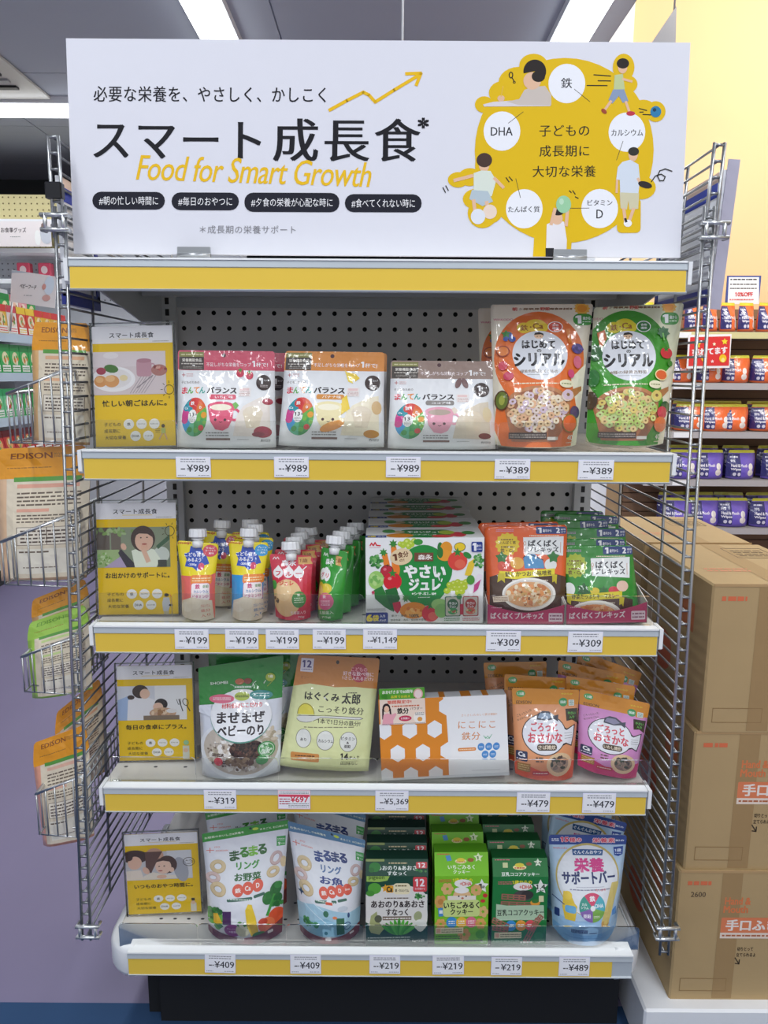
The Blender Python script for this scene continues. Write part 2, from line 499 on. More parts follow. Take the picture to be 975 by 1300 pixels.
# ------------------------------------------------------------------ product bodies (base centre at the origin, front to -y)
LAST = {'use': False, 'c': None, 'W': 1.0}
def smooth(a, b, x):
    t = min(max((x - a) / (b - a), 0), 1)
    return t * t * (3 - 2 * t)
def pouch_mb(W, H, T, art, back, m='film', bot=0.05, gus=0.8, rc=0.03, wrinkle=0.0012, seed=1, seal=0.09, wf=None, nx=14, ny=18, sides=None):
    mb = MB((m,))
    us = [i / nx for i in range(nx + 1)]
    rv = rc * min(W, H) / H
    vs = sorted(set([0, rv * 0.3, rv * 0.65, rv] + [rv + (1 - rv) * (k / ny) for k in range(1, ny + 1)]))
    tl, tr, br, bl = LAST['c'] if LAST['use'] else ((-W / 2, H), (W / 2, H), (W / 2, 0), (-W / 2, 0))
    kx = W / LAST['W'] if LAST['use'] else 1.0
    F = []; B = []
    for v in vs:
        rf = []; rb = []
        hf = 1.0
        if wf: hf *= wf(v)
        if v < rv:
            hf -= rc * (1 - math.sqrt(max(0, 1 - (1 - v / rv) ** 2)))
        g = smooth(seal, 0.72, v) * (1 - (1 - gus) * smooth(0.8, 1.0, v))
        for u in us:
            c = 2 * u - 1
            lx = tl[0] + (bl[0] - tl[0]) * v; rx = tr[0] + (br[0] - tr[0]) * v
            lz = tl[1] + (bl[1] - tl[1]) * v; rz = tr[1] + (br[1] - tr[1]) * v
            x = ((lx + rx) / 2 + c * (rx - lx) / 2 * hf) * kx
            z = (lz + rz) / 2 + c * (rz - lz) / 2 * hf + bot * H * abs(c) ** 3 * v ** 8
            t = T / 2 * g * (1 - abs(c) ** 2.6)
            ed = (1 - abs(c) ** 8) * smooth(0.0, 0.1, v)
            wv = wrinkle * ed * (noise.noise(Vector((x * 28 + seed * 3.1, z * 14, seed))) * 1.4 + noise.noise(Vector((x * 60, z * 45 + seed, seed * 2.0))) * 0.6)
            rf.append(Vector((x, -t + wv - 0.0008, z))); rb.append(Vector((x, t + wv + 0.0008, z)))
        F.append(rf); B.append(rb)
    zmin = min(p.z for p in F[-1])
    for row in F + B:
        for p in row: p.z -= zmin
    nxx = nx + 1; base = art.base; bk = lin(back)
    n0 = 0
    for row in F: mb.v += [tuple(p) for p in row]
    nb = len(mb.v)
    for row in B: mb.v += [tuple(p) for p in row]
    R = len(vs)
    for j in range(R - 1):
        for i in range(nx):
            a = j * nxx + i
            mb.face((a, a + nxx, a + nxx + 1), base, 0, True); mb.face((a, a + nxx + 1, a + 1), base, 0, True)
            a += nb
            mb.face((a, a + 1, a + nxx + 1, a + nxx), bk, 0, True)
        for (i, fl) in ((0, 1), (nx, 0)):
            a, b2, c, d = j * nxx + i, (j + 1) * nxx + i, nb + (j + 1) * nxx + i, nb + j * nxx + i
            mb.face((a, d, c, b2) if fl else (a, b2, c, d), base)
    for i in range(nx):
        a = (R - 1) * nxx + i
        mb.face((a, nb + a, nb + a + 1, a + 1), bk)
        mb.face((i, i + 1, nb + i + 1, nb + i), base)
    Surf(us, vs, F).print_on(mb, art)
    return mb
def box_mb(W, H, D, front, side='ccc', top=None, m='carton_print', topcol=None, slope=None, back_h=None):
    """carton; with slope=(dy, dz) its lid rises backwards from the front edge (gable)"""
    mb = MB((m,))
    h1 = H; sd = lin(side)
    if slope: prof = [(0, 0), (0, h1), (slope[0], h1 + slope[1]), (D, back_h or h1), (D, 0)]
    else: prof = [(0, 0), (0, h1), (D, h1), (D, 0)]
    K = len(prof)
    for x in (-W / 2, W / 2):
        for (y, z) in prof: mb.v.append((x, y, z))
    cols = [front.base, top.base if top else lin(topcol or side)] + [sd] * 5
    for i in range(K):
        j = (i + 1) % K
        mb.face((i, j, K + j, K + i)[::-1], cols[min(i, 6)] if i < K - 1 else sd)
    mb.face(tuple(range(K)), sd); mb.face(tuple(range(2 * K - 1, K - 1, -1)), sd)
    flat_surf((-W / 2, 0, h1), (W, 0, 0), (0, 0, -h1)).print_on(mb, front, first=0.00025)
    if top:
        if slope: a, b = (slope[0], h1 + slope[1]), (0, h1)
        else: a, b = (D, h1), (0, h1)
        flat_surf((-W / 2, a[0], a[1]), (W, 0, 0), (0, b[0] - a[0], b[1] - a[1])).print_on(mb, top, first=0.00025)
    return mb

# ------------------------------------------------------------------ standing a face where the photograph shows it
def stand(art, z, lean, ymin=0.018, ymax=0.10, yfix=None, yaw=0.0):
    """from the face's four corners: frame (matrix at the base centre), width, height on a leaning plane"""
    ox, oy, k = art.crop
    q = [(ox + x / k, oy + y / k) for x, y in art.quad]
    l = math.radians(lean); n = Vector((0, -math.cos(l), math.sin(l)))
    if yaw: n = Matrix.Rotation(math.radians(yaw), 3, 'Z') @ n
    low = max(q[2], q[3], key=lambda t: t[1])
    Y = yfix if yfix is not None else .028
    p0 = P(low[0], low[1], Y)
    c = [PP(x, y, p0, n) for x, y in q]
    tl, tr, br, bl = c
    e = (z - min(bl.z, br.z)) / math.cos(l)
    d = Vector((0, math.sin(l), math.cos(l))) * e          # feet on the board, top where the photograph has it
    bl = bl + d; br = br + d; c = [tl, tr, br, bl]
    B = (bl + br) / 2; Tm = (tl + tr) / 2
    up = (Tm - B); Hh = up.length; up = up / Hh
    xa = ((tr - tl) + (br - bl)); Wd = xa.length / 2
    xa = (xa - up * xa.dot(up)).normalized()
    ya = up.cross(xa).normalized()
    lo = min((B + xa * Wd / 2).z, (B - xa * Wd / 2).z)
    B = B + Vector((0, 0, z - lo + 0.0008))
    M = Matrix((xa, ya, up)).transposed().to_4x4()
    M.translation = B
    b0 = (bl + br) / 2
    LAST['c'] = [((p - b0).dot(xa), (p - b0).dot(up)) for p in c]; LAST['W'] = Wd; LAST['use'] = True
    return M, Wd, Hh
# ------------------------------------------------------------------ measured levels of the display shelving (rail top edges in the photograph)
Z_TOP = P(478, 333, 0).z
Z1 = P(478, 574.5, 0).z
Z2 = P(478, 795, 0).z
Z3 = P(478, 998, 0).z
Z0 = P(478, 1206, 0).z          # base deck
BACK = 0.43                     # pegboard plane
HALF = 0.446

# ------------------------------------------------------------------ the setting
YEL = 'e9c64c'
def struct(mb, name, **k): return tag(mb.obj(name), kind='structure', **k)
fl = MB(('vinyl_floor',))
fl.box(-6, 4.4, -4, 7.2, -0.06, 0, '7d7593'); struct(fl, 'floor')
fl = MB(('matte',))
fl.box(-6, 4.4, -.45, 0.125, -0.02, 0.0006, '25476f'); struct(fl, 'trim_1')
# ceiling of square boards with shallow joints
cl = MB(('wallpaint',))
cl.box(-6, 1.09, -4, 7.2, CEIL, CEIL + 0.1, '9aa0aa')
ceiling = struct(cl, 'ceiling')
bx = -5.9
k = 0
while bx < 0.9:
    yy = -3.9
    while yy < 7.0:
        mb = MB(('wallpaint',))
        x1 = min(bx + 1.80, 1.085)
        mb.box(bx + .004, x1 - .004, yy + .004, yy + 0.9 - .004, CEIL - 0.008, CEIL, 'b2b7c0')
        mb.obj('ceiling_board', parent=ceiling)
        yy += 0.9
    bx += 1.80
mb = MB(('wallpaint',)); mb.box(-6, 4.4, 7.2, 7.3, 0, 4.6, '30343a'); struct(mb, 'wall_back')
mb = MB(('wallpaint',)); mb.box(-6.1, -6, -4, 7.2, 0, CEIL, 'c9c9cc'); struct(mb, 'wall_left')
mb = MB(('wallpaint',)); mb.box(4.4, 4.5, -4, 7.2, 0, 4.6, 'f0e2c0'); struct(mb, 'wall_right')
mb = MB(('wallpaint',)); mb.box(1.42, 4.4, 3.75, 3.85, 0, 4.6, 'f6d0a0'); struct(mb, 'wall_side')
mb = MB(('wallpaint',)); mb.box(1.09, 1.19, -4, 2.42, CEIL - 0.02, 4.6, 'e9edf2'); struct(mb, 'trim_2')
mb = MB(('wallpaint',)); mb.box(1.09, 4.4, -4, 3.85, 4.5, 4.6, 'dfe2e6'); struct(mb, 'ceiling')
mb = MB(('wallpaint',)); mb.box(1.27, 1.42, 3.60, 3.85, 0, 4.5, 'eef1f5'); struct(mb, 'trim_3')
mb = MB(('wallpaint',)); mb.box(-6, 1.09, 5.6, 5.7, 2.34, CEIL, '2a2c30'); struct(mb, 'trim_4')

# ------------------------------------------------------------------ ceiling fixtures
def ceiling_lamp(x, y, sx, sy, label):
    mb = MB(('painted_steel',)); mb.box(-sx / 2 - .015, sx / 2 + .015, -sy / 2 - .015, sy / 2 + .015, CEIL - 0.045, CEIL - 0.008, 'e8eaee')
    o = mb.obj('ceiling_lamp', loc=(x, y, 0)); tag(o, label, 'ceiling lamp', 'fluorescent ceiling lamps')
    d = MB(('tube_glow',)); d.box(-sx / 2, sx / 2, -sy / 2, sy / 2, CEIL - 0.075, CEIL - 0.045, 'fff'); d.obj('diffuser', parent=o)
ceiling_lamp(-0.78, 3.35, 0.15, 2.4, 'long glowing lamp strip on the ceiling above the left half of the banner')
ceiling_lamp(0.87, 3.35, 0.15, 2.4, 'long glowing lamp strip on the ceiling above the right half of the banner')
ceiling_lamp(-1.98, 3.74, 1.25, 0.15, 'crosswise lamp strip ending just behind the upper left edge of the banner')
ceiling_lamp(-3.26, 3.74, 1.25, 0.15, 'crosswise lamp strip at the far left edge of the photo')
# air-conditioning cassette, top left
pv = PZ(4, 99, CEIL - 0.012)
mb = MB(('painted_steel',)); mb.box(-.50, .50, -.30, .30, -0.02, 0.0, 'cfccc2', bev=.008)
vent = mb.obj('ceiling_vent', loc=(pv.x - 0.36, pv.y - 0.02, CEIL - 0.008), rot=(0, 0, 0))
tag(vent, 'cream ceiling air vent with a dark louvre at the upper left edge', 'vent')
for i in range(3):
    mb = MB(('painted_steel',)); mb.box(-.40, .40, -.02, .02, -0.032, -.018, '222' if i % 2 == 0 else '999')
    mb.obj('louvre', parent=vent, loc=(0, -.1 + i * .1, 0))
mb = MB(('painted_steel',)); a = P(511.5, 0, 0.9); mb.tube([(0, 0, 0), (0, 0, CEIL - 1.5)], .0025, 'e6e8ec')
tag(mb.obj('hanging_rod', loc=(a.x, 0.9, 1.5)), 'thin white rod hanging from the ceiling behind the banner', 'rod')

# ------------------------------------------------------------------ display shelving unit
unit = empty('shelving_unit', (0, 0, 0))
tag(unit, 'white steel display shelving with yellow price rails and a grey pegboard back', 'shelving')
WH = 'ece9e3'; GR = 'b9c0c6'
# pegboard with real holes
mb = MB(('painted_steel',))
pitch = 0.0305; hx = 27; z_lo, z_hi = Z0 - 0.02, Z_TOP + 0.03
hz = int((z_hi - z_lo) / pitch); r = 0.0048
x0 = -hx * pitch / 2
vid = {}
def vx(x, z):
    k = (round(x, 5), round(z, 5))
    if k not in vid:
        vid[k] = len(mb.v); mb.v.append((x, 0, z))
    return vid[k]
pc = lin('d0d2d4')
for j in range(hz):
    for i in range(hx):
        cx, cz = x0 + (i + .5) * pitch, z_lo + (j + .5) * pitch; h = pitch / 2
        cor = [vx(cx - h, cz - h), vx(cx + h, cz - h), vx(cx + h, cz + h), vx(cx - h, cz + h)]
        ri = []
        for q in range(8):
            a = math.radians(-157.5 + q * 45); ri.append(vx(cx + r * math.cos(a), cz + r * math.sin(a)))
        for q in range(4):
            mb.face((cor[q], ri[(2 * q + 1) % 8], ri[2 * q]), pc)
            mb.face((cor[q], cor[(q + 1) % 4], ri[(2 * q + 2) % 8], ri[2 * q + 1]), pc)
bp = mb.obj('pegboard', parent=unit, loc=(0, BACK, 0))
mb = MB(('matte',)); mb.box(-HALF, HALF, BACK + .012, BACK + .02, 0.02, z_hi, '1d1e20'); mb.obj('backing_panel', parent=unit)
# slotted uprights
for sx in (-1, 1):
    mb = MB(('painted_steel',)); mb.box(-.017, .017, -.008, .03, 0.0, z_hi + .0, 'cdd1d5')
    A = Art([(0, 0), (34, (z_hi - 0.02) * 1000)], 'cdd1d5')
    z = 20
    while z < (z_hi - .05) * 1000:
        A.rect(13, z, 21, z + 13, '17181a'); z += 22
    flat_surf((-.017, -.008, z_hi), (.034, 0, 0), (0, 0, -(z_hi - .02))).print_on(mb, A)
    mb.obj('upright', parent=unit, loc=(sx * (HALF - .021), BACK - .008, 0))
def rail(par, w, x0, z, strips, tilt=0.0):
    """price rail: grey channel, yellow strip pieces, clear cover lip"""
    mb = MB(('painted_steel',))
    mb.prism([(-.006, 0.004), (.010, .004), (.010, -.0005), (-.0015, -.0005), (-.0015, -.040), (-.006, -.040), (-.0075, -.038), (-.0045, -.036), (-.0045, -.008), (-.0075, -.006)], x0, x0 + w, 'b4bdc4', axis='x')
    mb.box(x0, x0 + w, -.008, .010, .0038, .0062, 'f2f5f6')
    o = mb.obj('price_rail', parent=par, loc=(0, -.0045, z - .004), rot=(tilt, 0, 0))
    for (a, b) in strips:
        s_ = MB(('paper',)); s_.box(a, b, -.0062, -.0050, -.0385, -.0072, YEL); s_.obj('yellow_strip', parent=par, loc=(0, -.0045, z - .004), rot=(tilt, 0, 0))
    return o
def shelf(z, depth, hw, tilt=0.0, name='shelf', under='aeb4ba', holes=True):
    """board, bent front nose, end plates, side brackets"""
    mb = MB(('painted_steel',))
    mb.box(-hw, hw, 0.004, depth, z - 0.004, z, WH)
    mb.box(-hw, hw, 0.003, 0.006, z - 0.034, z - .004, WH)
    mb.box(-hw, hw, depth - .004, depth, z - 0.03, z - .004, under)
    mb.box(-hw + .02, hw - .02, .11, .135, z - .022, z - .004, under)
    mb.box(-hw + .02, hw - .02, .27, .295, z - .022, z - .004, under)
    if holes:
        A = Art([(0, 0), (2000 * hw, 60)], WH)
        for i in range(int(2 * hw / .0255)):
            A.ell(18 + i * 25.5, 8 if i % 2 else 30, 3.6, 2.0, '3a3d40', 8)
        flat_surf((-hw, .10, z), (2 * hw, 0, 0), (0, -.085, 0)).print_on(mb, A)
    s_ = mb.obj(name, parent=unit)
    rail(s_, 2 * hw - .008, -hw + .004, z, [(-hw + .0055, hw - .0055)], tilt=tilt)
    for sx in (-1, 1):
        e = MB(('painted_steel',))
        e.prism([(-.013, z + .002), (.02, z + .002), (.02, z - .03), (-.006, z - .034), (-.013, z - .03)], sx * hw - .0028, sx * hw + .0028, 'eef1f3', axis='x')
        e.obj('end_cap', parent=s_)
        b = MB(('painted_steel',))
        b.prism([(.02, z - .005), (depth - .002, z - .005), (depth - .002, z - .085), (depth - .04, z - .085), (.05, z - .028), (.02, z - .02)], sx * (hw - .012) - .0015, sx * (hw - .012) + .0015, 'b9bfc5', axis='x')
        b.obj('bracket', parent=s_)
    return s_
DEP = BACK - .002
shelf(Z_TOP, DEP, HALF + .003, tilt=-0.10)
shelf(Z1, DEP, HALF + .001)
shelf(Z2, DEP, HALF + .001)
shelf(Z3, DEP, HALF + .002)
# deck with rounded white plastic corners and recessed black plinth
mb = MB(('painted_steel',))
dh = 0.468
mb.box(-dh + .014, dh - .014, .016, BACK + .02, Z0 - .010, Z0, WH); mb.box(-dh + .053, dh - .053, .001, .02, Z0 - .010, Z0, WH)
A = Art([(0, 0), (840, 90)], WH)
for i in range(34):
    for (y, o) in ((8, 0), (45, 12)): A.ell(20 + i * 25 + o, y, 3.6, 2.0, '3a3d40', 8)
flat_surf((-.42, .125, Z0), (.84, 0, 0), (0, -.105, 0)).print_on(mb, A)
mb.box(-dh + .056, dh - .056, .001, .004, Z0 - .045, Z0 - .002, WH)
deck = mb.obj('base_deck', parent=unit)
xl, xr = P(162.5, 1225, -.01).x, P(777, 1225, -.01).x
rail(deck, P(800, 1225, 0).x - xl, xl, Z0, [(xl + .001, xr)])
for sx in (-1, 1):
    e = MB(('plastic',)); rows = []
    for (ins, zz) in ((.012, .0035), (.006, .0025), (.002, -.001), (0, -.008), (0, -.044), (.004, -.053), (.012, -.057)):
        R_ = .054 - ins; row = []
        for q in range(9):
            a = math.radians(q * 90 / 8)
            row.append((sx * (dh - .054 + R_ * math.sin(a)), .050 - (R_ + .002) * math.cos(a), Z0 + zz))
        row += [(sx * (dh - ins), .36, Z0 + zz), (sx * (dh - .014), .36, Z0 + zz), (sx * (dh - .0141), .055, Z0 + zz), (sx * (dh - .030), .022, Z0 + zz), (sx * (dh - .054), .020, Z0 + zz)]
        rows.append(row)
    for row in rows: e.v += row
    Kc = len(rows[0]); c_ = lin('f0f2f4')
    for j in range(len(rows) - 1):
        for i in range(Kc):
            i2 = (i + 1) % Kc
            f_ = (j * Kc + i, j * Kc + i2, (j + 1) * Kc + i2, (j + 1) * Kc + i)
            e.face(f_[::-1] if sx < 0 else f_, c_, 0, i < 9)
    for base in (0, (len(rows) - 1) * Kc):
        for t_ in geometry.tessellate_polygon([[Vector((p[0], p[1], 0)) for p in rows[0]]]): e.face(tuple(base + i for i in t_), c_)
    e.obj('corner_cover', parent=deck)
mb = MB(('matte',)); mb.box(-.430, .455, .105, BACK, 0, Z0 - .011, '15171c'); mb.box(-.402, .455, .085, .106, 0.0, Z0 - .03, '12141a')
mb.obj('plinth', parent=unit)

# ------------------------------------------------------------------ wire mesh side panels
def mesh_panel(top, bot, label, side, depth=0.60, verts=(.12, .36, .60), step=.0217, out=0):
    top, bot = Vector(top), Vector(bot)
    o = empty('mesh_panel', bot); tag(o, label, 'mesh panel', 'wire mesh side panels')
    d = (top - bot); L = d.length; ax = d.normalized()
    def cyl(name, r, ln, axis, seg=6, col='9a9da0'):
        m_ = MB(('chrome',)); m_.tube([(0, 0, 0), Vector(axis) * ln], r, col, seg); return m_.mesh(name)
    mv = cyl('wire', .0026, L, ax, col='b6b8ba'); mhz = cyl('wire', .0019, depth, (0, 1, 0), col='7d8084' if side < 0 else 'a2a4a6'); mr = cyl('rung', .0021, .017, (1, 0, 0))  # right horizontals get a paler colour, standing in for the light on them
    def put(m_, loc, nm='wire'):
        q = bpy.data.objects.new(nm, m_); q.parent = o; q.location = loc; COL.objects.link(q)
    for dx in (-.0072, .0072): put(mv, (dx, 0, 0))
    for y in verts: put(mv, (side * .003, y, 0))
    n = int(L / step)
    for i in range(n + 1):
        p = ax * min(i * step + .006, L - .002)
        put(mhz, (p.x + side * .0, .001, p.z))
        put(mr, (p.x - .0085, 0, p.z), 'rung')
    return o
tl0, tl1 = P(67, 172, 0), P(75.5, 302, 0)
ml0, ml1 = P(76, 262, -.004), P(110, 1193, -.004)
mesh_panel(tl0, tl1, 'upper wire mesh panel beside the left edge of the banner', -1)
mesh_panel(ml0, ml1, 'tall wire mesh panel along the left side of the shelving', -1)
tr0, tr1 = P(914, 181, 0), P(899, 312, 0)
mr0, mr1 = P(901, 262, -.004), P(843, 1212, -.004)
mesh_panel(tr0, tr1, 'upper wire mesh panel beside the right edge of the banner', 1, depth=.22, verts=(.12, .218))
mesh_panel(mr0, mr1, 'tall wire mesh panel along the right side of the shelving', 1)
def clip(px, py, label):
    p = P(px, py, -.004)
    mb = MB(('chrome',))
    for dz in (-.010, .010):
        mb.tube([(-.017, .006, dz), (-.019, -.006, dz), (.019, -.006, dz), (.017, .006, dz)], .0034, 'd5d9db', 8)
    mb.tube([(-.013, -.006, -.012), (-.013, -.006, .012)], .003, 'd5d9db'); mb.tube([(.013, -.006, -.012), (.013, -.006, .012)], .003, 'd5d9db')
    tag(mb.obj('panel_clip', loc=p), label, 'clip', 'chrome clips on the mesh panels')
clip(71, 283, 'chrome clip joining the two left mesh panels beside the banner')
clip(906, 293, 'chrome clip joining the two right mesh panels beside the banner')
clip(113, 1180, 'chrome clip near the bottom end of the left mesh panel')
clip(846, 1182, 'chrome clip near the bottom end of the right mesh panel')
p = P(69.5, 242, -.004); mb = MB(('plastic',)); mb.box(-.012, .012, -.007, .007, -.011, .011, '15151b', bev=.002)
tag(mb.obj('black_tape', loc=p), 'black tape wrapped round the left mesh upright beside the banner', 'tape')

# ------------------------------------------------------------------ banner
qb = [(84.5, 50), (875.5, 60), (864, 333), (93, 323)]
lean = 4.0; l = math.radians(lean); nn = Vector((0, -math.cos(l), math.sin(l)))
p0 = Vector((0, .028, Z_TOP + .002))
c4 = [PP(x, y, p0, nn) for x, y in qb]
BW = ((c4[1] - c4[0]).length + (c4[2] - c4[3]).length) / 2; BH = ((c4[0] - c4[3]).length + (c4[1] - c4[2]).length) / 2
B = Art(qb, 'e3e4ed')
B.t('必要な栄養を、やさしく、かしこく', 266.5, 122, 294, 20, '16161e', .008, .6, sp=1.08, res=3)
B.t('スマート', 225, 180, 211, 47, '16161e', .016, .6, sp=1.1, res=4)
B.t('成長食', 440, 181, 185, 55, '16161e', .018, .6, sp=1.15, res=4)
B.t('*', 537, 160, 12, 13, '16161e', .03)
B.t('Food for Smart Growth', 322, 219.5, 298, 32, 'efc01c', .008, 2.2, shear=.25, sp=.95, res=3)
B.line([(418, 143), (440, 131), (461, 120.5), (468, 124), (476, 133), (500, 118), (532, 99)], 4.2, 'efc01c')
B.line([(515, 97.5), (534, 97), (528, 112)], 4.2, 'efc01c')
for (x0_, x1_, y0_, y1_, s_) in ((117, 209, 245, 267.5, '#朝の忙しい時間に'), (217.5, 303, 246.5, 269, '#毎日のおやつに'), (310, 430.5, 247.5, 272, '#夕食の栄養が心配な時に'), (437.5, 535, 250, 273, '#食べてくれない時に')):
    B.rr(x0_, y0_, x1_, y1_, 11, '1c1d2a', .6)
    B.t(s_, (x0_ + x1_) / 2, (y0_ + y1_) / 2, (x1_ - x0_) - 17, 11, 'f4f4f6', .0, .6)
B.t('＊成長期の栄養サポート', 314, 294, 122, 10.5, '8a8a90', 0, .6, sp=1.05)
# right-hand picture, in the frame of an enlarged crop
B.view(560, 60, 1 / 3.047)
Y2 = 'e6be12'
B.ell(475, 415, 346, 358, Y2, 48)
for (x, y, a, b2) in ((355, 85, 55, 45), (235, 190, 52, 45), (165, 235, 36, 32), (300, 150, 80, 60), (703, 95, 42, 53), (715, 160, 42, 35), (828, 266, 38, 40), (780, 260, 50, 40),
                      (165, 470, 35, 50), (65, 525, 40, 30), (110, 515, 45, 35), (235, 560, 30, 30), (135, 600, 52, 40), (160, 655, 58, 58), (190, 640, 50, 55), (740, 450, 70, 60), (775, 560, 55, 45), (725, 640, 45, 95), (432, 730, 60, 130)):
    B.ell(x, y, a, b2, Y2, 24)
B.poly([(360, 740), (505, 770), (500, 830), (355, 830)], Y2); B.rr(680, 600, 772, 735, 18, Y2)
for (x, y) in ((484, 156), (234, 338), (717, 345), (321, 639), (613, 640)): B.ell(x, y, 71, 76, 'f3f5fb', 32)
B.t('鉄', 483, 154, 42, 40, '2e2e34', .01); B.t('DHA', 233, 339, 84, 33, '2e2e34', .012)
B.t('カルシウム', 718, 347, 122, 25, '2e2e34', .014); B.t('たんぱく質', 320, 641, 122, 24, '2e2e34', .014)
B.t('ビタミン', 614, 617, 96, 22, '2e2e34', .014); B.t('D', 613, 661, 25, 34, '2e2e34', .014)
for s_, y, wd in (('子どもの', 338, 192), ('成長期に', 416, 192), ('大切な栄養', 495, 244)): B.t(s_, 475, y, wd, 44, '2e2c20', .008, sp=1.08, res=3)
for pl in (((513, 178), (573, 226)), ((258, 308), (316, 264)), ((702, 380), (677, 453)), ((288, 522), (306, 596)), ((492, 638), (572, 638))): B.line(pl, 2, '4a4432')
for pl in (((588, 123), (653, 128)), ((604, 146), (653, 147)), ((562, 164), (640, 165)), ((763, 254), (793, 262)), ((766, 268), (780, 268)), ((778, 277), (812, 279))): B.line(pl, 4, '2b2a22')
for pl in (((495, 570), (503, 578)), ((508, 570), (518, 584)), ((518, 594), (530, 600)), ((250, 518), (262, 535)), ((262, 515), (275, 530)), ((6, 555), (16, 574)), ((17, 548), (27, 566))): B.line(pl, 4, '2b2a22')
B.ring(268, 122, 9, 13, 4, '2b2a22', 12); B.line([(272, 132), (280, 145)], 4, '2b2a22'); B.ring(281, 150, 6, 5, 3, '2b2a22', 8)
B.line([(812, 538), (828, 515), (850, 508), (866, 518), (860, 533), (845, 534), (836, 515), (845, 495), (866, 488), (892, 497)], 4, '2b2a22')
SK = 'e8bfa0'; HR = '2a2422'
# writing boy
B.poly([(160, 235), (200, 225), (420, 212), (420, 243), (165, 243)], 'ded9de'); B.poly([(300, 215), (320, 180), (350, 168), (400, 165), (424, 200), (424, 240), (300, 238), (250, 225)], 'cfc4bb')
B.ell(350, 145, 34, 34, SK); B.ell(360, 108, 44, 45, HR, 20, 0, 170, 395); B.ell(374, 128, 26, 22, HR); B.ell(230, 212, 14, 12, SK); B.line([(238, 165), (230, 205)], 4, 'e9c04a')
# running boy
B.poly([(668, 125), (700, 120), (708, 180), (665, 182)], 'c3cf9a'); B.ell(699, 95, 18, 24, SK); B.ell(700, 80, 24, 20, HR); B.line([(700, 140), (735, 150)], 9, SK)
B.poly([(663, 180), (705, 180), (722, 225), (700, 232), (685, 205), (660, 235), (645, 220)], '8d9fbd'); B.line([(655, 225), (628, 262)], 10, SK); B.line([(712, 228), (725, 265)], 10, SK)
B.ell(628, 264, 13, 8, 'a34a33', 10, 40); B.ell(731, 273, 17, 9, 'c43a4c'); B.ell(828, 267, 21, 22, '2f7fae'); B.ell(823, 260, 7, 7, '1d3f5c')
# kicking girl
B.ell(165, 470, 20, 26, SK); B.ell(166, 450, 30, 28, '4a3630'); B.poly([(125, 500), (155, 490), (190, 492), (212, 530), (195, 590), (125, 585)], 'dfe8dc'); B.line([(120, 510), (50, 528)], 13, SK); B.line([(205, 520), (240, 556)], 12, SK)
B.poly([(118, 565), (180, 570), (200, 610), (160, 628), (108, 600)], 'b9c9d2'); B.line([(125, 605), (130, 650)], 14, SK); B.line([(175, 612), (180, 640)], 14, SK); B.ell(188, 650, 27, 28, 'f0dccb'); B.ell(142, 668, 28, 30, 'e4e9f2')
# boy with glove
B.ell(741, 432, 18, 26, SK); B.ell(743, 420, 21, 17, '33312f'); B.poly([(700, 460), (730, 452), (762, 470), (768, 530), (762, 585), (692, 582), (690, 530), (676, 530), (682, 480)], 'd8e2ee')
B.line([(760, 525), (770, 545)], 10, SK); B.ell(788, 549, 28, 13, '2f2b2a', 14, 15); B.poly([(690, 578), (765, 582), (762, 642), (728, 645), (724, 610), (718, 645), (694, 640)], 'd5cfae')
B.line([(706, 642), (712, 688)], 12, SK); B.line([(744, 642), (727, 690)], 12, SK); B.ell(722, 698, 16, 14, 'f2f2f4'); B.line([(712, 680), (716, 692)], 9, '2a2a2c')
B.line([(680, 530), (678, 578)], 9, SK)
# child with balloon
B.poly([(408, 700), (440, 685), (475, 690), (486, 760), (484, 830), (405, 830)], 'eceaf0'); B.ell(448, 678, 22, 24, SK); B.ell(452, 652, 22, 14, HR); B.line([(425, 700), (440, 640)], 13, SK); B.line([(483, 705), (488, 650)], 13, SK)
B.ell(473, 623, 29, 34, '9fd3a8', 20); B.ell(465, 612, 9, 12, 'bfe3c4'); B.rect(404, 792, 436, 830, '26262c')
mb = MB(('paper',))
mb.box(-BW / 2, BW / 2, 0.0003, .006, 0, BH, 'e3e4ed')
flat_surf((-BW / 2, 0, BH), (BW, 0, 0), (0, 0, -BH)).print_on(mb, B, step=.000004)
ban = mb.obj('banner_board')
tag(ban, 'large white banner board headed スマート成長食 standing on the top shelf', 'banner')
xa = ((c4[1] - c4[0]) + (c4[2] - c4[3])).normalized(); up = ((c4[0] + c4[1]) - (c4[2] + c4[3])).normalized()
xa = (xa - up * xa.dot(up)).normalized(); ya = up.cross(xa)
M = Matrix((xa, ya, up)).transposed().to_4x4(); M.translation = (c4[2] + c4[3]) / 2 + Vector((0, 0, .004)); ban.matrix_world = M
for (px, lab) in ((246, 'grey steel clip holding the bottom of the banner under its left part'), (724, 'grey steel clip holding the bottom of the banner under the balloon child')):
    mb = MB(('chrome',)); p = P(px, 331, .012)
    mb.box(-.0245, .0245, -.008, -.0055, 0, .019, 'b9bcc0'); mb.box(-.0245, .0245, -.008, .024, 0, .0025, 'b9bcc0'); mb.tube([(-.0245, -.007, .008), (.0245, -.007, .008)], .0030, 'cdd0d3')
    mb.box(-.0235, .0235, -.0085, -.0065, .012, .0195, 'a3a6aa')
    tag(mb.obj('banner_clip', loc=(p.x, .022, Z_TOP + .0025)), lab, 'clip', 'clips holding the banner')

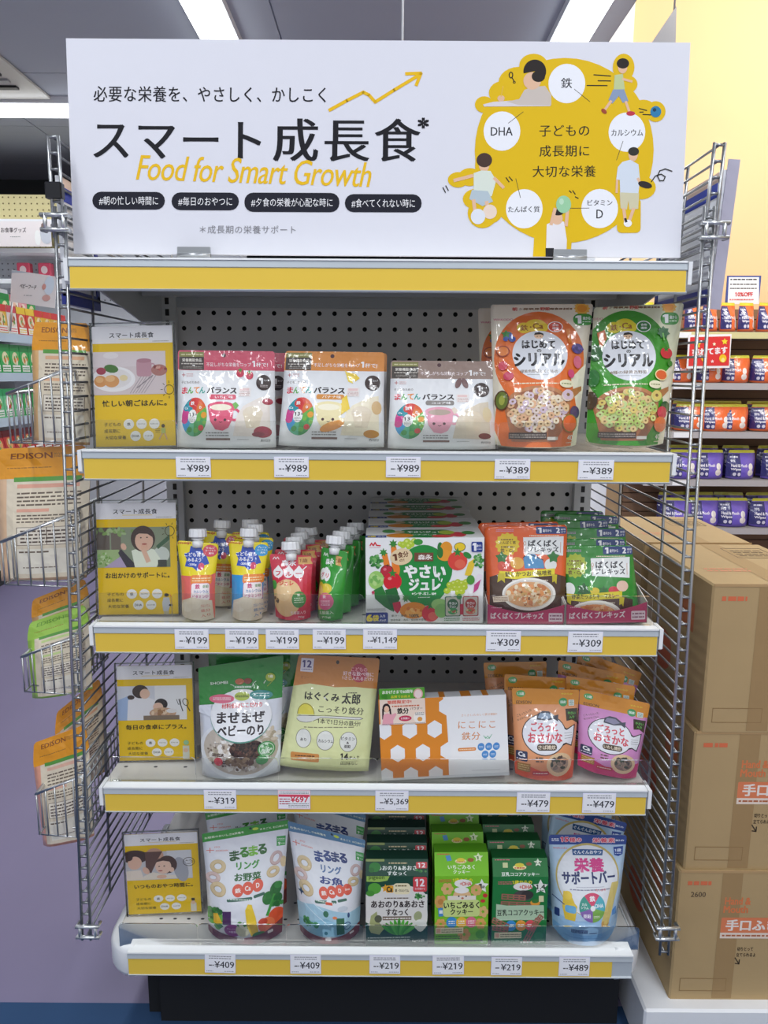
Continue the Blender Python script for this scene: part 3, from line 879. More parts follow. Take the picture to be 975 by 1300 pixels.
# ------------------------------------------------------------------ price cards in the rails
def price(px, wpx, y0, y1, txt, label, z, red=False, tilt=0):
    k = 4.0
    a = P(px, (y0 + y1) / 2, -.012); wd = wpx / 835 * .905 * (1 + (0 if z > Z2 else 0)); 
    x0 = P(px - wpx / 2, (y0 + y1) / 2, -.012).x; x1 = P(px + wpx / 2, (y0 + y1) / 2, -.012).x
    z1 = P(px, y0, -.012).z; z0 = P(px, y1, -.012).z
    W_, H_ = x1 - x0, z1 - z0
    A = Art([(0, 0), (44, 27)], '8f95dd')
    if red:
        A.rect(0, 0, 44, 27, 'f0c9d0'); A.rect(1, 1, 43, 26, 'f4f4f8'); A.rect(1, 6, 43, 9.5, 'e0526a'); A.micro(2, 1.5, 42, 5.5, 2, '777', seed=3)
        A.t('¥697', 29, 13, 24, 8, 'd82f4a', .02); A.micro(2, 11, 16, 21, 3, 'b34455', seed=6); A.micro(14, 18, 42, 25, 3, '888', seed=9)
    else:
        A.rect(1, 1, 43, 26, 'f3f4f8'); A.micro(6, 1.8, 38, 7.6, 2, '8a8c94', seed=px); A.micro(2, 23.2, 12, 25.4, 1, '9a9ca4', seed=px + 1); A.micro(28, 23.2, 42, 25.4, 1, '9a9ca4', seed=px + 2)
        A.micro(6, 14, 13, 18, 1, '666', seed=px + 4); A.t(txt, 28, 14.8, 28 if len(txt) < 6 else 32, 9.5, '33343a', .012)
    mb = MB(('paper',)); mb.box(-W_ / 2, W_ / 2, .00025, .0009, -H_ / 2, H_ / 2, 'eef')
    flat_surf((-W_ / 2, 0, H_ / 2), (W_, 0, 0), (0, 0, -H_)).print_on(mb, A)
    o = mb.obj('price_card', loc=((x0 + x1) / 2, -.0125, (z0 + z1) / 2), rot=(0, math.radians(tilt), 0))
    tag(o, label, 'price card', 'price cards in the yellow rails')
N989 = ['pink', 'orange', 'brown']
for px, n in zip((245.5, 370, 512), N989): price(px, 44, 580, 606, '¥989', 'price card reading ¥989 below the white pouch with a %s header' % n, Z1)
price(650.5, 45, 583, 608, '¥389', 'price card reading ¥389 below the orange cereal pouch', Z1)
price(756.5, 45, 584, 609, '¥389', 'price card reading ¥389 below the green cereal pouch', Z1)
price(243.5, 43, 799, 824, '¥199', 'leftmost ¥199 price card, under the yellow spouted pouch with pink foot', Z2)
price(307, 42, 799, 824, '¥199', 'second ¥199 price card from the left, under the yellow and blue spouted pouch', Z2)
price(358.5, 42, 799, 824, '¥199', 'third ¥199 price card from the left, under the red spouted pouches', Z2)
price(418, 42, 799, 824, '¥199', 'fourth ¥199 price card from the left, under the green spouted pouches', Z2)
price(482.5, 43, 799, 824, '¥1,149', 'price card reading ¥1,149 below the vegetable jelly carton', Z2)
price(639, 44, 801, 827, '¥309', 'price card reading ¥309 below the orange curry pouch', Z2)
price(743, 44, 802, 828, '¥309', 'price card reading ¥309 below the green meal pouches', Z2)
price(279.5, 41, 1003, 1027, '¥319', 'price card reading ¥319 below the green and white rice topping pouch', Z3)
price(373.5, 41, 1003, 1027, '¥697', 'pink and white price card reading ¥697 with a magenta bar', Z3, True)
price(497.5, 42, 1004, 1029, '¥5,369', 'price card reading ¥5,369 below the orange hexagon box', Z3)
price(677, 42, 1006, 1031, '¥479', 'price card reading ¥479 below the orange fish pouch', Z3)
price(760.5, 42, 1007, 1032, '¥479', 'price card reading ¥479 below the pink fish pouch', Z3)
price(279.5, 39, 1211, 1235, '¥409', 'price card reading ¥409 below the vegetable ring snack pouch', Z0, tilt=1.5)
price(388, 39, 1212, 1236, '¥409', 'price card reading ¥409 below the fish ring snack pouch', Z0)
price(488.5, 39, 1213, 1236, '¥219', 'price card reading ¥219 below the dark green snack boxes', Z0)
price(569, 40, 1213, 1237, '¥219', 'price card reading ¥219 below the lime green cookie boxes', Z0, tilt=-1)
price(643, 39, 1215, 1238, '¥219', 'price card reading ¥219 below the green cocoa cookie boxes', Z0)
price(729, 39, 1215, 1239, '¥489', 'price card reading ¥489 below the light blue bar pouch', Z0)

# ------------------------------------------------------------------ clear front stops
def stop(x0, x1, z, h, label, ybot=.012, turn=True):
    mb = MB(('stop_sheet', 'acrylic_edge')); r = .006; W_ = x1 - x0
    pl = [(0, 0), (W_, 0), (W_, h - r), (W_ - r * .3, h - r * .3), (W_ - r, h), (r, h), (r * .3, h - r * .3), (0, h - r)]
    mb.prism(pl, 0, .0022, 'fff', 0)
    for i in range(len(mb.f) - 2): mb.mi[i] = 1
    mb.box(0, W_, .0022, .008, 0.0006, .0022, 'fff', 0)
    tag(mb.obj('clear_stop', loc=(x0, ybot, z + .0005)), label, 'acrylic stop', 'clear acrylic stops along the shelf fronts')
def stops(xs, z, h, names, yb=.010):
    for (a, b), n in zip(zip(xs[:-1], xs[1:]), names):
        stop(P(a, 570, yb).x * 1.0, P(b, 570, yb).x - .0008, z, h, n, yb)
def xs_at(pxs, py): return pxs
def stops_at(pxs, py, z, h, names, yb=.004):
    X = [P(a, py, yb).x for a in pxs]
    for a, b, n in zip(X[:-1], X[1:], names): stop(a, b - .0008, z, h, n, yb)
F1 = 'clear acrylic front stop %s'
stops_at([109, 226, 489, 632, 852], 566, Z1, .046, [F1 % 'before the breakfast sign card', F1 % 'before the pink and orange drink pouches', F1 % 'before the brown drink pouch', F1 % 'before the two cereal pouches'])
stops_at([123, 219, 462, 614, 828], 786, Z2, .050, [F1 % 'before the card with a child in a pushchair', F1 % 'before the spouted pouches', F1 % 'before the vegetable jelly carton', F1 % 'before the meal pouches'])
stops_at([140, 249, 354, 479, 652, 826], 990, Z3, .046, [F1 % 'before the family dinner sign card', F1 % 'before the rice topping pouch', F1 % 'before the yellow iron powder pouch', F1 % 'before the hexagon box', F1 % 'before the two fish pouches'])
stops_at([152, 252, 364, 462, 811], 1200, Z0, .044, [F1 % 'before the snack time sign card', F1 % 'before the vegetable ring pouch', F1 % 'before the fish ring pouch', F1 % 'before the snack and cookie boxes'])
# ------------------------------------------------------------------ goods on the shelves
def place(mb, name, M, label, cat, group=None):
    o = mb.obj(name); o.matrix_world = M
    tag(o, label, cat, group)
    return o
def behind(o, specs, group):
    """further copies of a thing: (dx, dy, dz, roll degrees, label)"""
    o['group'] = group
    for dx, dy, dz, roll, lab in specs:
        c = dup(o, lab, group)
        M = o.matrix_world.copy()
        c.matrix_world = Matrix.Translation((dx, dy, dz)) @ M @ Matrix.Rotation(math.radians(roll), 4, 'Y')
POUCH = 'pouch'

# ---- four yellow sign cards in clear holders
def person_face(A, x, y, r, hair='2d2422', skin='e8bfa0', rot=0):
    A.ell(x, y - r * .25, r * 1.15, r * 1.05, hair, 18, rot); A.ell(x, y, r * .86, r * .92, skin, 18, rot)
    A.ell(x - r * .35, y - r * .02, r * .1, r * .07, '3a2c28', 6); A.ell(x + r * .35, y - r * .02, r * .1, r * .07, '3a2c28', 6)
    A.ell(x, y + r * .42, r * .2, r * .09, 'c0665c', 8); A.poly([(x - r * .8, y - r * .55), (x + r * .8, y - r * .55), (x + r * .5, y - r * .3), (x, y - r * .42), (x - r * .5, y - r * .25)], hair)
def card_common(A, L, T, R, Bt, head, off, slogan, sy):
    W_ = R - L; H_ = Bt - T
    A.rect(L, T, R, T + .142 * H_, 'f1f0f4')
    A.t('スマート成長食', L + W_ * .49, T + .075 * H_, W_ * .55, H_ * .045, '2a2a32', .02, sp=1.12)
    A.line([(L + W_ * .33, T + H_ * .108), (L + W_ * .70, T + H_ * .108)], H_ * .006, 'e8d49a'); A.micro(L + W_ * .75, T + H_ * .122, L + W_ * .95, T + H_ * .135, 1, '999')
    A.t(slogan, L + W_ * .5, sy, W_ * .8, H_ * .052, '1f1a0e', .025, sp=1.05)
    for i, (tx, w_) in enumerate((('子どもの', .25), ('成長期に', .24), ('大切な栄養', .32))):
        A.t(tx, L + W_ * (.09 + w_ / 2), T + H_ * (.815 + .055 * i), W_ * w_ * .82, H_ * .032, '4f430f', .015, sp=1.08)
    for (x, y, n) in ((.42, .815, '鉄'), (.58, .815, 'カルシウム'), (.74, .815, 'ビタミンD'), (.50, .915, 'DHA'), (.66, .915, 'たんぱく質')):
        A.ell(L + W_ * x, T + H_ * y, W_ * .066, H_ * .043, 'f2f1f0', 18); A.t(n, L + W_ * x, T + H_ * y, W_ * (.04 if n == '鉄' else .09), None, '44433c', .02)
def card(crop, quad, slogan, pic, sy, lean, z, label, Yf):
    A = Art(quad, 'f0c91f', crop)
    L = (quad[0][0] + quad[3][0]) / 2; R = (quad[1][0] + quad[2][0]) / 2; T = (quad[0][1] + quad[1][1]) / 2; Bt = (quad[2][1] + quad[3][1]) / 2
    # draw in an upright frame, then let the homography of that frame carry it
    A.H = homog([(L, T), (R, T), (R, Bt), (L, Bt)])
    card_common(A, L, T, R, Bt, None, None, slogan, sy)
    pic(A)
    M, W_, H_ = stand(A, z, lean, yfix=Yf)
    o = empty('sign_card'); o.matrix_world = M; tag(o, label, 'sign', 'yellow sign cards at the left of each shelf')
    mb = MB(('paper',)); mb.box(-W_ / 2, W_ / 2, .0004, .0012, .002, H_, 'f0c91f'); flat_surf((-W_ / 2, 0.0002, H_), (W_, 0, 0), (0, 0, -H_ + .002)).print_on(mb, A); mb.obj('printed_card', parent=o)
    hm = MB(('acrylic', 'acrylic_edge')); t = .0015; e_ = W_ / 2 + .003
    hm.box(-e_, e_, -t - .001, -.001, 0, H_ + .004, 'fff'); hm.box(-e_, e_, .002, .002 + t, 0, H_ + .007, 'fff'); k_ = math.tan(math.radians(lean)); hm.prism([(-.003, 0), (.055, .055 * k_ + .0005), (.055, .055 * k_ + .002), (-.003, .0015)], -e_, e_, 'fff', axis='x')
    hm.box(-e_, e_, -.001, .002, H_ + .004, H_ + .0055, 'fff', 1); hm.box(e_ - .0008, e_ + .0002, -.0025, .0035, 0, H_ + .0055, 'fff', 1); hm.box(-e_ - .0002, -e_ + .0008, -.0025, .0035, 0, H_ + .0055, 'fff', 1)
    hm.obj('holder', parent=o)
    return o
def pic1(A):
    A.rect(30, 182, 395, 392, 'dccfd0'); A.rect(30, 182, 395, 255, 'e3d8da'); A.line([(250, 360), (330, 300)], 5, '8f8489')
    for i in range(6): A.line([(215 + i * 14, 385), (275 + i * 14, 300)], 2.5, '9c9196')
    A.ell(135, 315, 108, 62, 'f3f1f2', 30); A.ell(135, 312, 88, 48, 'e8e4e4', 30); A.ell(70, 325, 32, 28, 'd99a5c'); A.ell(125, 325, 38, 30, 'dba063'); A.ell(118, 312, 24, 16, 'e9bd86'); A.ell(65, 318, 20, 14, 'e6b67c')
    A.ell(125, 264, 36, 20, '4e7d3a', 12, 10); A.ell(75, 275, 24, 18, 'a94456'); A.ell(185, 310, 20, 15, 'ead9a8'); A.ell(125, 200, 38, 16, 'eee7e8')
    A.rr(250, 225, 325, 305, 14, 'c79aa6'); A.ell(288, 228, 37, 11, 'b98794'); A.ring(330, 262, 15, 22, 6, 'c79aa6'); A.ell(362, 275, 40, 28, 'b57f78'); A.blobs(362, 272, 34, 22, 9, ['8e4a4a', 'd8a79a', 'c26a62'], 8)
    A.ring(408, 371, 24, 24, 3, '4a4018', 20)
    for a in range(0, 360, 45): A.line([(408 + 32 * math.cos(math.radians(a)), 371 + 32 * math.sin(math.radians(a))), (408 + 42 * math.cos(math.radians(a)), 371 + 42 * math.sin(math.radians(a)))], 3, '4a4018')
    A.ell(373, 548, 9, 9, '4a3a24'); A.poly([(362, 558), (384, 558), (384, 585), (362, 585)], 'b8c36a'); A.line([(368, 585), (352, 612)], 6, 'd9b08c'); A.line([(380, 585), (390, 615)], 6, 'd9b08c')
    for y in (562, 570, 578): A.line([(333, y), (356, y)], 2, '4a4018')
def pic2(A):
    A.rect(60, 380, 775, 757, '8f9a80'); A.rect(60, 380, 190, 620, '6a6058'); A.rect(205, 380, 300, 600, '776c60'); A.rect(60, 590, 280, 757, 'a7bf84'); A.blobs(230, 420, 200, 30, 20, ['7d9a5c', 'a8bf8a', '8fb06a'], 22)
    A.blobs(130, 680, 75, 60, 24, ['8fc06a', 'c9dcae', '7aa552'], 14); A.poly([(130, 757), (300, 650), (430, 757)], 'b8a8c6'); A.poly([(270, 620), (300, 585), (460, 757), (350, 757)], '3f3a44')
    A.poly([(600, 757), (590, 640), (770, 520), (775, 757)], '7e8a72'); A.ell(690, 640, 80, 75, 'cfd6cc'); A.poly([(640, 560), (775, 450), (775, 500), (660, 590)], '4c6c50')
    A.poly([(400, 600), (500, 570), (620, 590), (680, 680), (640, 757), (430, 757)], 'e9efdc'); A.ell(515, 490, 118, 122, '4f3d38', 26); A.ell(525, 510, 88, 98, 'e8bfa6', 24)
    A.poly([(425, 470), (440, 410), (520, 385), (600, 410), (615, 480), (560, 445), (480, 440)], '4f3d38')
    A.ell(495, 480, 9, 6, '3a2a28', 8); A.ell(555, 478, 9, 6, '3a2a28', 8); A.ell(528, 568, 34, 34, 'e6b79c', 16); A.ell(527, 540, 26, 8, 'b65e58'); A.line([(520, 600), (560, 700)], 46, 'e6bca2'); A.ell(325, 562, 26, 34, 'e6bca2', 14, -30)
    A.rect(655, 690, 740, 757, '4b4e48')
    A.ring(776, 420, 48, 48, 6, '4a4018', 24)
    for a in range(20, 380, 45): A.line([(776 + 62 * math.cos(math.radians(a)), 420 + 62 * math.sin(math.radians(a))), (776 + 80 * math.cos(math.radians(a)), 420 + 80 * math.sin(math.radians(a)))], 5, '4a4018')
    A.ell(730, 1022, 22, 16, '33302a'); A.poly([(700, 1045), (755, 1045), (765, 1110), (745, 1175), (695, 1175), (685, 1100)], 'c9ccd2'); A.rect(700, 1175, 750, 1240, 'cfc59a'); A.ell(770, 1118, 20, 10, '2f2b2a')
def pic3(A):
    A.rect(0 + 395, 140, 625, 262, 'd9dbe2'); A.rect(520, 140, 625, 262, 'eeeeee'); A.poly([(395, 190), (430, 175), (465, 262), (395, 262)], 'a9bfe0')
    A.poly([(430, 190), (470, 172), (520, 190), (540, 240), (520, 262), (425, 262)], 'ecebee'); A.ell(472, 160, 27, 24, '43342f'); A.ell(487, 168, 17, 18, 'e9c4ab', 16, 20); A.ell(440, 180, 12, 8, '43342f')
    A.ell(540, 206, 22, 20, '2f2725'); A.ell(530, 216, 17, 16, 'e9c4ab'); A.ell(545, 238, 45, 20, 'c9a58a'); A.blobs(545, 236, 40, 14, 14, ['d7b48e', 'a87f58', 'e8d2b4'], 8); A.rect(480, 246, 600, 262, '8b7a66'); A.ell(575, 230, 18, 8, 'e8e6e4')
    A.ring(622, 200, 10, 14, 2.5, '3a3422', 14, -20); A.line([(626, 213), (636, 232)], 3, '3a3422'); A.line([(600, 190), (612, 232)], 3, '3a3422'); A.line([(592, 190), (598, 208), (606, 206), (604, 188)], 2, '3a3422')
    A.ell(620, 345, 9, 9, '9cc99a'); A.rect(608, 356, 630, 404, 'd6d8cc'); A.ell(618, 372, 8, 8, 'e3bfa4')
def pic4(A):
    A.rect(150, 350, 800, 665, 'c9c8cc'); A.rect(560, 345, 800, 660, 'd9dade'); A.ell(250, 400, 130, 75, '4a3a33', 24); A.ell(245, 470, 68, 75, 'e5bda6', 20, 20); A.ell(190, 400, 40, 45, '4a3a33'); A.poly([(155, 560), (300, 550), (330, 665), (155, 665)], 'ecdfd2')
    A.ell(440, 400, 90, 90, 'cfa48c'); A.poly([(350, 350), (520, 350), (480, 420), (400, 590), (350, 560)], '6b5148'); A.ell(690, 560, 70, 140, 'aeb0b8', 24, -10); A.ell(560, 500, 95, 100, '55423a', 24); A.ell(520, 520, 78, 84, 'edcbb6', 22); A.ell(600, 560, 24, 28, 'edcbb6')
    A.poly([(450, 470), (480, 430), (560, 430), (590, 470), (520, 455)], '55423a'); A.ell(480, 518, 9, 6, '3a2a28', 8); A.ell(530, 515, 9, 6, '3a2a28', 8); A.ell(490, 568, 22, 7, 'b96a62')
    A.poly([(330, 620), (420, 580), (520, 610), (640, 625), (640, 660), (300, 662)], 'e9e0d2'); A.ell(350, 560, 45, 30, 'e5bda6', 14, 60); A.ell(500, 635, 50, 22, 'e5bda6', 14)
    A.ring(770, 478, 58, 50, 6, '4a4430', 24); A.line([(740, 470), (750, 460), (760, 470)], 5, '4a4430'); A.line([(775, 465), (785, 458), (795, 465)], 5, '4a4430'); A.line([(750, 500), (785, 500)], 5, '4a4430'); A.ring(800, 478, 12, 12, 4, '4a4430', 10)
    A.poly([(775, 890), (805, 890), (808, 910), (790, 930), (772, 910)], '3d382e'); A.rect(765, 945, 820, 1040, 'ddd9cf'); A.ell(790, 940, 22, 20, 'e6c3aa')
card((110, 400, 3.9), [(20, 55), (428, 62), (437, 650), (52, 640)], '忙しい朝ごはんに。', pic1, 434, 8, Z1, 'yellow sign card with a photo of bread and a pink cup on the upper shelf', .030)
card((115, 620, 7.65), [(46, 152), (830, 157), (850, 1205), (85, 1200)], 'お出かけのサポートに。', pic2, 833, 8, Z2, 'yellow sign card with a photo of a child in a pushchair', .040)
card((0, 820, 2.635), [(388, 68), (643, 68), (650, 405), (402, 408)], '毎日の食卓にプラス。', pic3, 287, 8, Z3, 'yellow sign card with a photo of a mother feeding a child', .070)
card((140, 1040, 7.65), [(130, 150), (845, 145), (885, 1040), (185, 1060)], 'いつものおやつ時間に。', pic4, 738, 8, Z0, 'yellow sign card with a photo of a baby between parents, on the lowest shelf', .075)

# ---- shelf 1: three drink pouches, two cereal pouches
def balance(A, hd, cup, cupd, tagc, bean, kind, leafc, qx=0):
    # frame: crop (110,400,3.9)
    A.rect(435, 178, 945, 276, hd); A.rect(450, 186, 578, 210, '8c8a4a'); A.rect(450, 210, 578, 274, '3f352f'); A.micro(460, 192, 572, 206, 1, 'd8d6a4', seed=2)
    A.t('栄養機能食品', 516, 226, 100, 16, 'f1ecdf', .02); A.micro(462, 238, 574, 250, 1, 'cfc8bc'); A.micro(470, 254, 568, 268, 2, 'a59d92', seed=8)
    A.t('不足しがちな栄養をコップ', 705, 247, 230, 20, 'fbeef0', .012); A.t('1', 833, 243, 12, 28, 'fff', .03); A.t('杯で!', 876, 247, 60, 22, 'fff', .015); A.ell(681, 202, 10, 10, '4a2028')
    A.micro(488, 290, 522, 308, 2, 'd9a9a9', seed=4); A.line([(474, 290), (474, 308)], 3, 'b94a4a'); A.line([(466, 299), (482, 299)], 3, 'b94a4a')
    A.t('子どものための', 510, 336, 92, 13, '6a5a50', .01)
    for i, (ch, c) in enumerate((('ま', 'd93a4e'), ('ん', '59b04a'), ('て', 'e98a2a'), ('ん', '3aa89a'))): A.t(ch, 483 + i * 31, 376, 28, 32, c, .03)
    A.t('バランス', 676, 377, 148, 32, '2b211f', .035)
    A.rr(616, 398, 750, 424, 10, tagc); A.t(kind, 690, 411, 90, 15, 'fff', .01)
    A.ell(545, 507, 70, 96, 'f4f4f4', 30)
    cols = ['d9443e', 'e0663a', '6bb14a', '4aa55a', '3f9e52', '59b58c', '3a9ad0', 'd24a92', '2f9aa8']
    for k in range(9): A.ell(545, 507, 68, 94, cols[k], 4, 0, -110 + k * 40, -70 + k * 40)
    for (x, y, r, c) in ((532, 442, 20, 'd33f3a'), (575, 463, 18, 'e07a35'), (596, 500, 15, 'e8a23a'), (600, 535, 10, '7ab648'), (582, 560, 14, 'd8403c'), (556, 572, 13, '62b24c'), (522, 568, 14, '3f9a4c'), (494, 522, 18, 'd04a8e'), (500, 464, 16, '2f93a8'), (570, 520, 10, '7ab648')): A.ell(x, y, r, r, c, 12)
    A.ell(536, 505, 23, 33, 'f6f6f4', 20); A.t('13', 532, 496, 26, 18, '2c2c2c', .02); A.t('種', 555, 497, 10, 10, '444'); A.micro(520, 510, 552, 532, 3, '666', seed=12); A.t('鉄', 532, 441, 20, 18, 'fff', .02); A.t('D', 576, 463, 10, 12, 'fff', .03); A.t('Ca', 500, 464, 17, 11, 'fff', .02)
    A.ring(748, 498, 30, 32, 12, cup, 18); A.poly([(614, 455), (745, 455), (738, 520), (718, 560), (690, 574), (655, 568), (630, 530)], cup); A.ell(680, 458, 66, 24, cup, 24); A.ell(680, 463, 52, 16, cupd, 22)
    A.ell(655, 523, 7, 7, '4a2a30', 8); A.ell(702, 523, 7, 7, '4a2a30', 8); A.line([(674, 532), (680, 536), (688, 532)], 3, '4a2a30')
    A.poly([(735, 445), (750, 435), (768, 452), (750, 475)], leafc)
    A.rect(762, 362, 822, 408, 'efe9e6'); A.rect(768, 366, 814, 378, 'e9c9c6'); A.micro(766, 382, 818, 404, 3, 'b98a84', seed=31)
    A.poly([(760, 500), (790, 455), (870, 410), (915, 400), (915, 602), (740, 598)], bean); A.ell(835, 490, 48, 34, 'e6dac4'); A.poly([(790, 492), (880, 492), (862, 560), (805, 560)], 'e2d5bd')
    A.ell(885, 336, 38, 39, '3b2a26', 24); A.t('1', 873, 328, 13, 28, 'fff', .03); A.t('コップ', 898, 324, 26, 10, 'fff', .01); A.micro(868, 346, 906, 360, 2, 'cfc4c0', seed=3)
    A.micro(608, 578, 720, 602, 2, '8a8a88', seed=14); A.rect(608, 608, 726, 618, '7a5a52'); A.line([(760, 614), (815, 614)], 2, '999'); A.t('約7日分', 893, 619, 44, 13, '333', .01)
def mk_balance(crop, quad, name, label, cols, lean, Yf, seed):
    A = Art(quad, 'eceef0', crop); L = (quad[0][0] + quad[3][0]) / 2; R = (quad[1][0] + quad[2][0]) / 2
    A.H = homog([(443, 178), (942, 180), (940, 656), (452, 654)] if cols[0] != 'x' else quad)
    A.shapes = []
    balance(A, *cols)
    return A
def balance_pouch(crop, quad, cols, label, seed, fruit, backs):
    A = mk_balance(crop, quad, '', label, cols, 0, 0, seed)
    fruit(A)
    M, W_, H_ = stand(A, Z1, 9, yfix=.028)
    mb = pouch_mb(W_, H_, .045, A, 'e6e8ea', seed=seed, bot=.02, rc=.04, wrinkle=.0016, seal=.2, wf=lambda v: .975 + .025 * smooth(.35, .95, v))
    o = place(mb, 'drink_mix_pouch', M, label, POUCH, 'drink mix pouches with mug pictures')
    behind(o, backs, 'drink mix pouches with mug pictures')
def fr1(A):
    for x, y in ((765, 290), (812, 300)): A.ell(x, y, 20, 21, 'cf3350', 14); A.star(x, y - 16, 12, '4a9a3a'); A.blobs(x, y, 13, 13, 6, ['f0c9a0'], 2)
    A.ell(905, 430, 26, 16, 'a8384a'); A.ell(880, 578, 42, 28, 'a32f42'); A.ell(860, 590, 30, 12, '8a2436')
def fr2(A):
    A.poly([(760, 282), (800, 290), (822, 312), (800, 330), (775, 318)], 'f0cf3a'); A.poly([(745, 270), (775, 300), (790, 340), (765, 330)], 'f4dc5a'); A.ell(700, 555, 60, 22, 'e59a3a', 14, -20); A.poly([(740, 420), (762, 400), (780, 470), (740, 500)], 'efd04a'); A.ell(905, 460, 24, 34, 'd9b98a'); A.ell(880, 590, 36, 20, 'c98a2a')
def fr3(A):
    for sx in (-1, 1): A.ell(790 + sx * 16, 300, 14, 30, '7a5a58', 12, sx * -20)
    A.ell(905, 470, 22, 40, 'e3d4ae'); A.ell(888, 585, 30, 16, '7a3a34')
C2 = (110, 400, 3.9); C3 = (350, 440, 3.362)
balance_pouch(C2, [(446, 178), (938, 184), (938, 658), (450, 655)], ('d9566e', 'dd4f72', 'f2e9d2', 'd9566e', 'ece3da', 'いちご味', '69b04a'), 'white drink pouch with pink header and a pink cup picture', 1, fr1, [(.012, .055, 0, 1, 'drink pouch with pink header tucked behind the front one')])
balance_pouch(C3, [(36, 28), (470, 34), (462, 428), (12, 420)], ('e0903c', 'f2e6b4', 'faf4da', 'd9954a', 'efe6cc', 'バナナ味', 'f0cf3a'), 'glossy drink pouch with orange header and a pale yellow cup picture', 2, fr2, [(.004, .055, 0, 0, 'drink pouch with orange header tucked behind the front one')])
balance_pouch(C3, [(486, 64), (930, 68), (938, 430), (478, 427)], ('9c8478', 'e8a6b8', 'b7a698', '8f8a86', 'e0d4c0', 'ココア味', 'e6d8c6'), 'white drink pouch with brown header and a pale pink cup picture', 3, fr3, [(.006, .05, 0, -1, 'drink pouch with brown header tucked behind the front one')])

C4 = (615, 380, 3.75)
def cereal(A, ox, bg, bg2, ringc, sub, extra, gold, dark):
    X = lambda x: x + ox
    A.ell(X(255), 330, 210, 250, bg, 40); A.poly([(X(60), 500), (X(45), 640), (X(75), 710), (X(430), 710), (X(440), 560), (X(410), 450)], bg)
    A.poly([(X(395), 430), (X(425), 560), (X(400), 712), (X(440), 712), (X(480), 350)], 'eeead0')
    A.micro(X(185), 55, X(415), 72, 1, '8a6a4a', wd=9, seed=5); A.t('朝', X(142), 65, 22, 20, 'd0524a', .03); A.t('野菜', X(285), 64, 46, 20, 'd0524a', .03); A.t('からおいしく', X(208), 65, 90, 14, '7a5a3a', .01); A.t('を食べよう!', X(362), 63, 100, 14, '7a5a3a', .01)
    A.ell(X(462), 62, 30, 28, 'f0a93a', 18); A.star(X(462), 62, 40, 'f3b84a', 12, .8); A.ell(X(462), 62, 24, 22, 'ee9a2e')
    A.rr(X(418), 92, X(512), 158, 30, '3f9a3a'); A.t('1', X(443), 125, 20, 42, 'fff', .05); A.t('歳から', X(482), 118, 36, 18, 'fff', .02); A.micro(X(462), 132, X(500), 144, 1, 'dff0d8')
    A.t('WAKODO', X(88), 125, 92, 12, 'cf5a7a', .01)
    A.ell(X(185), 172, 34, 30, gold, 18); A.ell(X(240), 160, 50, 36, gold, 22); A.ell(X(275), 168, 24, 26, gold, 16); A.t('鉄', X(186), 172, 34, 32, '9a5a20', .02); A.ell(X(216), 168, 4, 4, '9a5a20'); A.t('Ca', X(250), 162, 48, 30, '9a5a20', .03)
    A.ell(X(332), 166, 36, 30, 'fff', 20); A.ell(X(332), 166, 32, 26, dark, 20); A.t('食物', X(333), 157, 30, 13, 'fff', .01); A.t('繊維', X(333), 174, 30, 13, 'fff', .01)
    A.ell(X(255), 315, 128, 126, 'e9ecf2', 36)
    A.ell(X(252), 216, 22, 17, 'efc6a2', 16); A.poly([(X(230), 212), (X(235), 200), (X(255), 196), (X(274), 204), (X(276), 216), (X(262), 208), (X(244), 210)], '2e2824'); A.ell(X(245), 220, 2.5, 2.5, '222', 6); A.ell(X(260), 220, 2.5, 2.5, '222', 6)
    A.t('はじめて', X(250), 263, 152, 42, '1f1c1e', .05); A.t('の', X(250), 297, 20, 16, '1f1c1e', .03); A.t('シリアル', X(250), 342, 228, 64, '1f1c1e', .05); A.t(sub, X(245), 400, 172, 16, '7a5a2a', .01); A.line([(X(190), 416), (X(300), 418)], 2, '999')
    A.micro(X(130), 450, X(330), 462, 1, 'f2e9c8', wd=5, seed=9)
    A.poly([(X(330), 535), (X(395), 480), (X(450), 460), (X(452), 478), (X(400), 520), (X(345), 545)], 'b5763f')
    A.poly([(X(88), 560), (X(100), 510), (X(390), 520), (X(385), 600), (X(320), 690), (X(120), 690)], 'b5744c'); A.ell(X(240), 545, 148, 78, 'c08254', 32); A.ell(X(240), 550, 134, 68, '9c5f3c', 32)
    A.rings(X(238), 568, 132, 80, 170, ringc, 15, 4)
    A.rings(X(365), 502, 22, 8, 3, ringc, 27, 8); A.ell(X(368), 457, 34, 18, 'efe9c6'); A.micro(X(345), 452, X(392), 462, 1, '7a8a4a')
    A.rect(X(108), 656, X(275), 680, '4a3a34'); A.micro(X(112), 660, X(272), 677, 2, 'b8aca4'); A.rect(X(278), 672, X(328), 684, 'ddd6cc')
    A.t('40', X(388), 676, 28, 20, 'f4f0e8', .01); A.micro(X(368), 692, X(412), 700, 1, 'e8d8c0')
    extra(A, X)
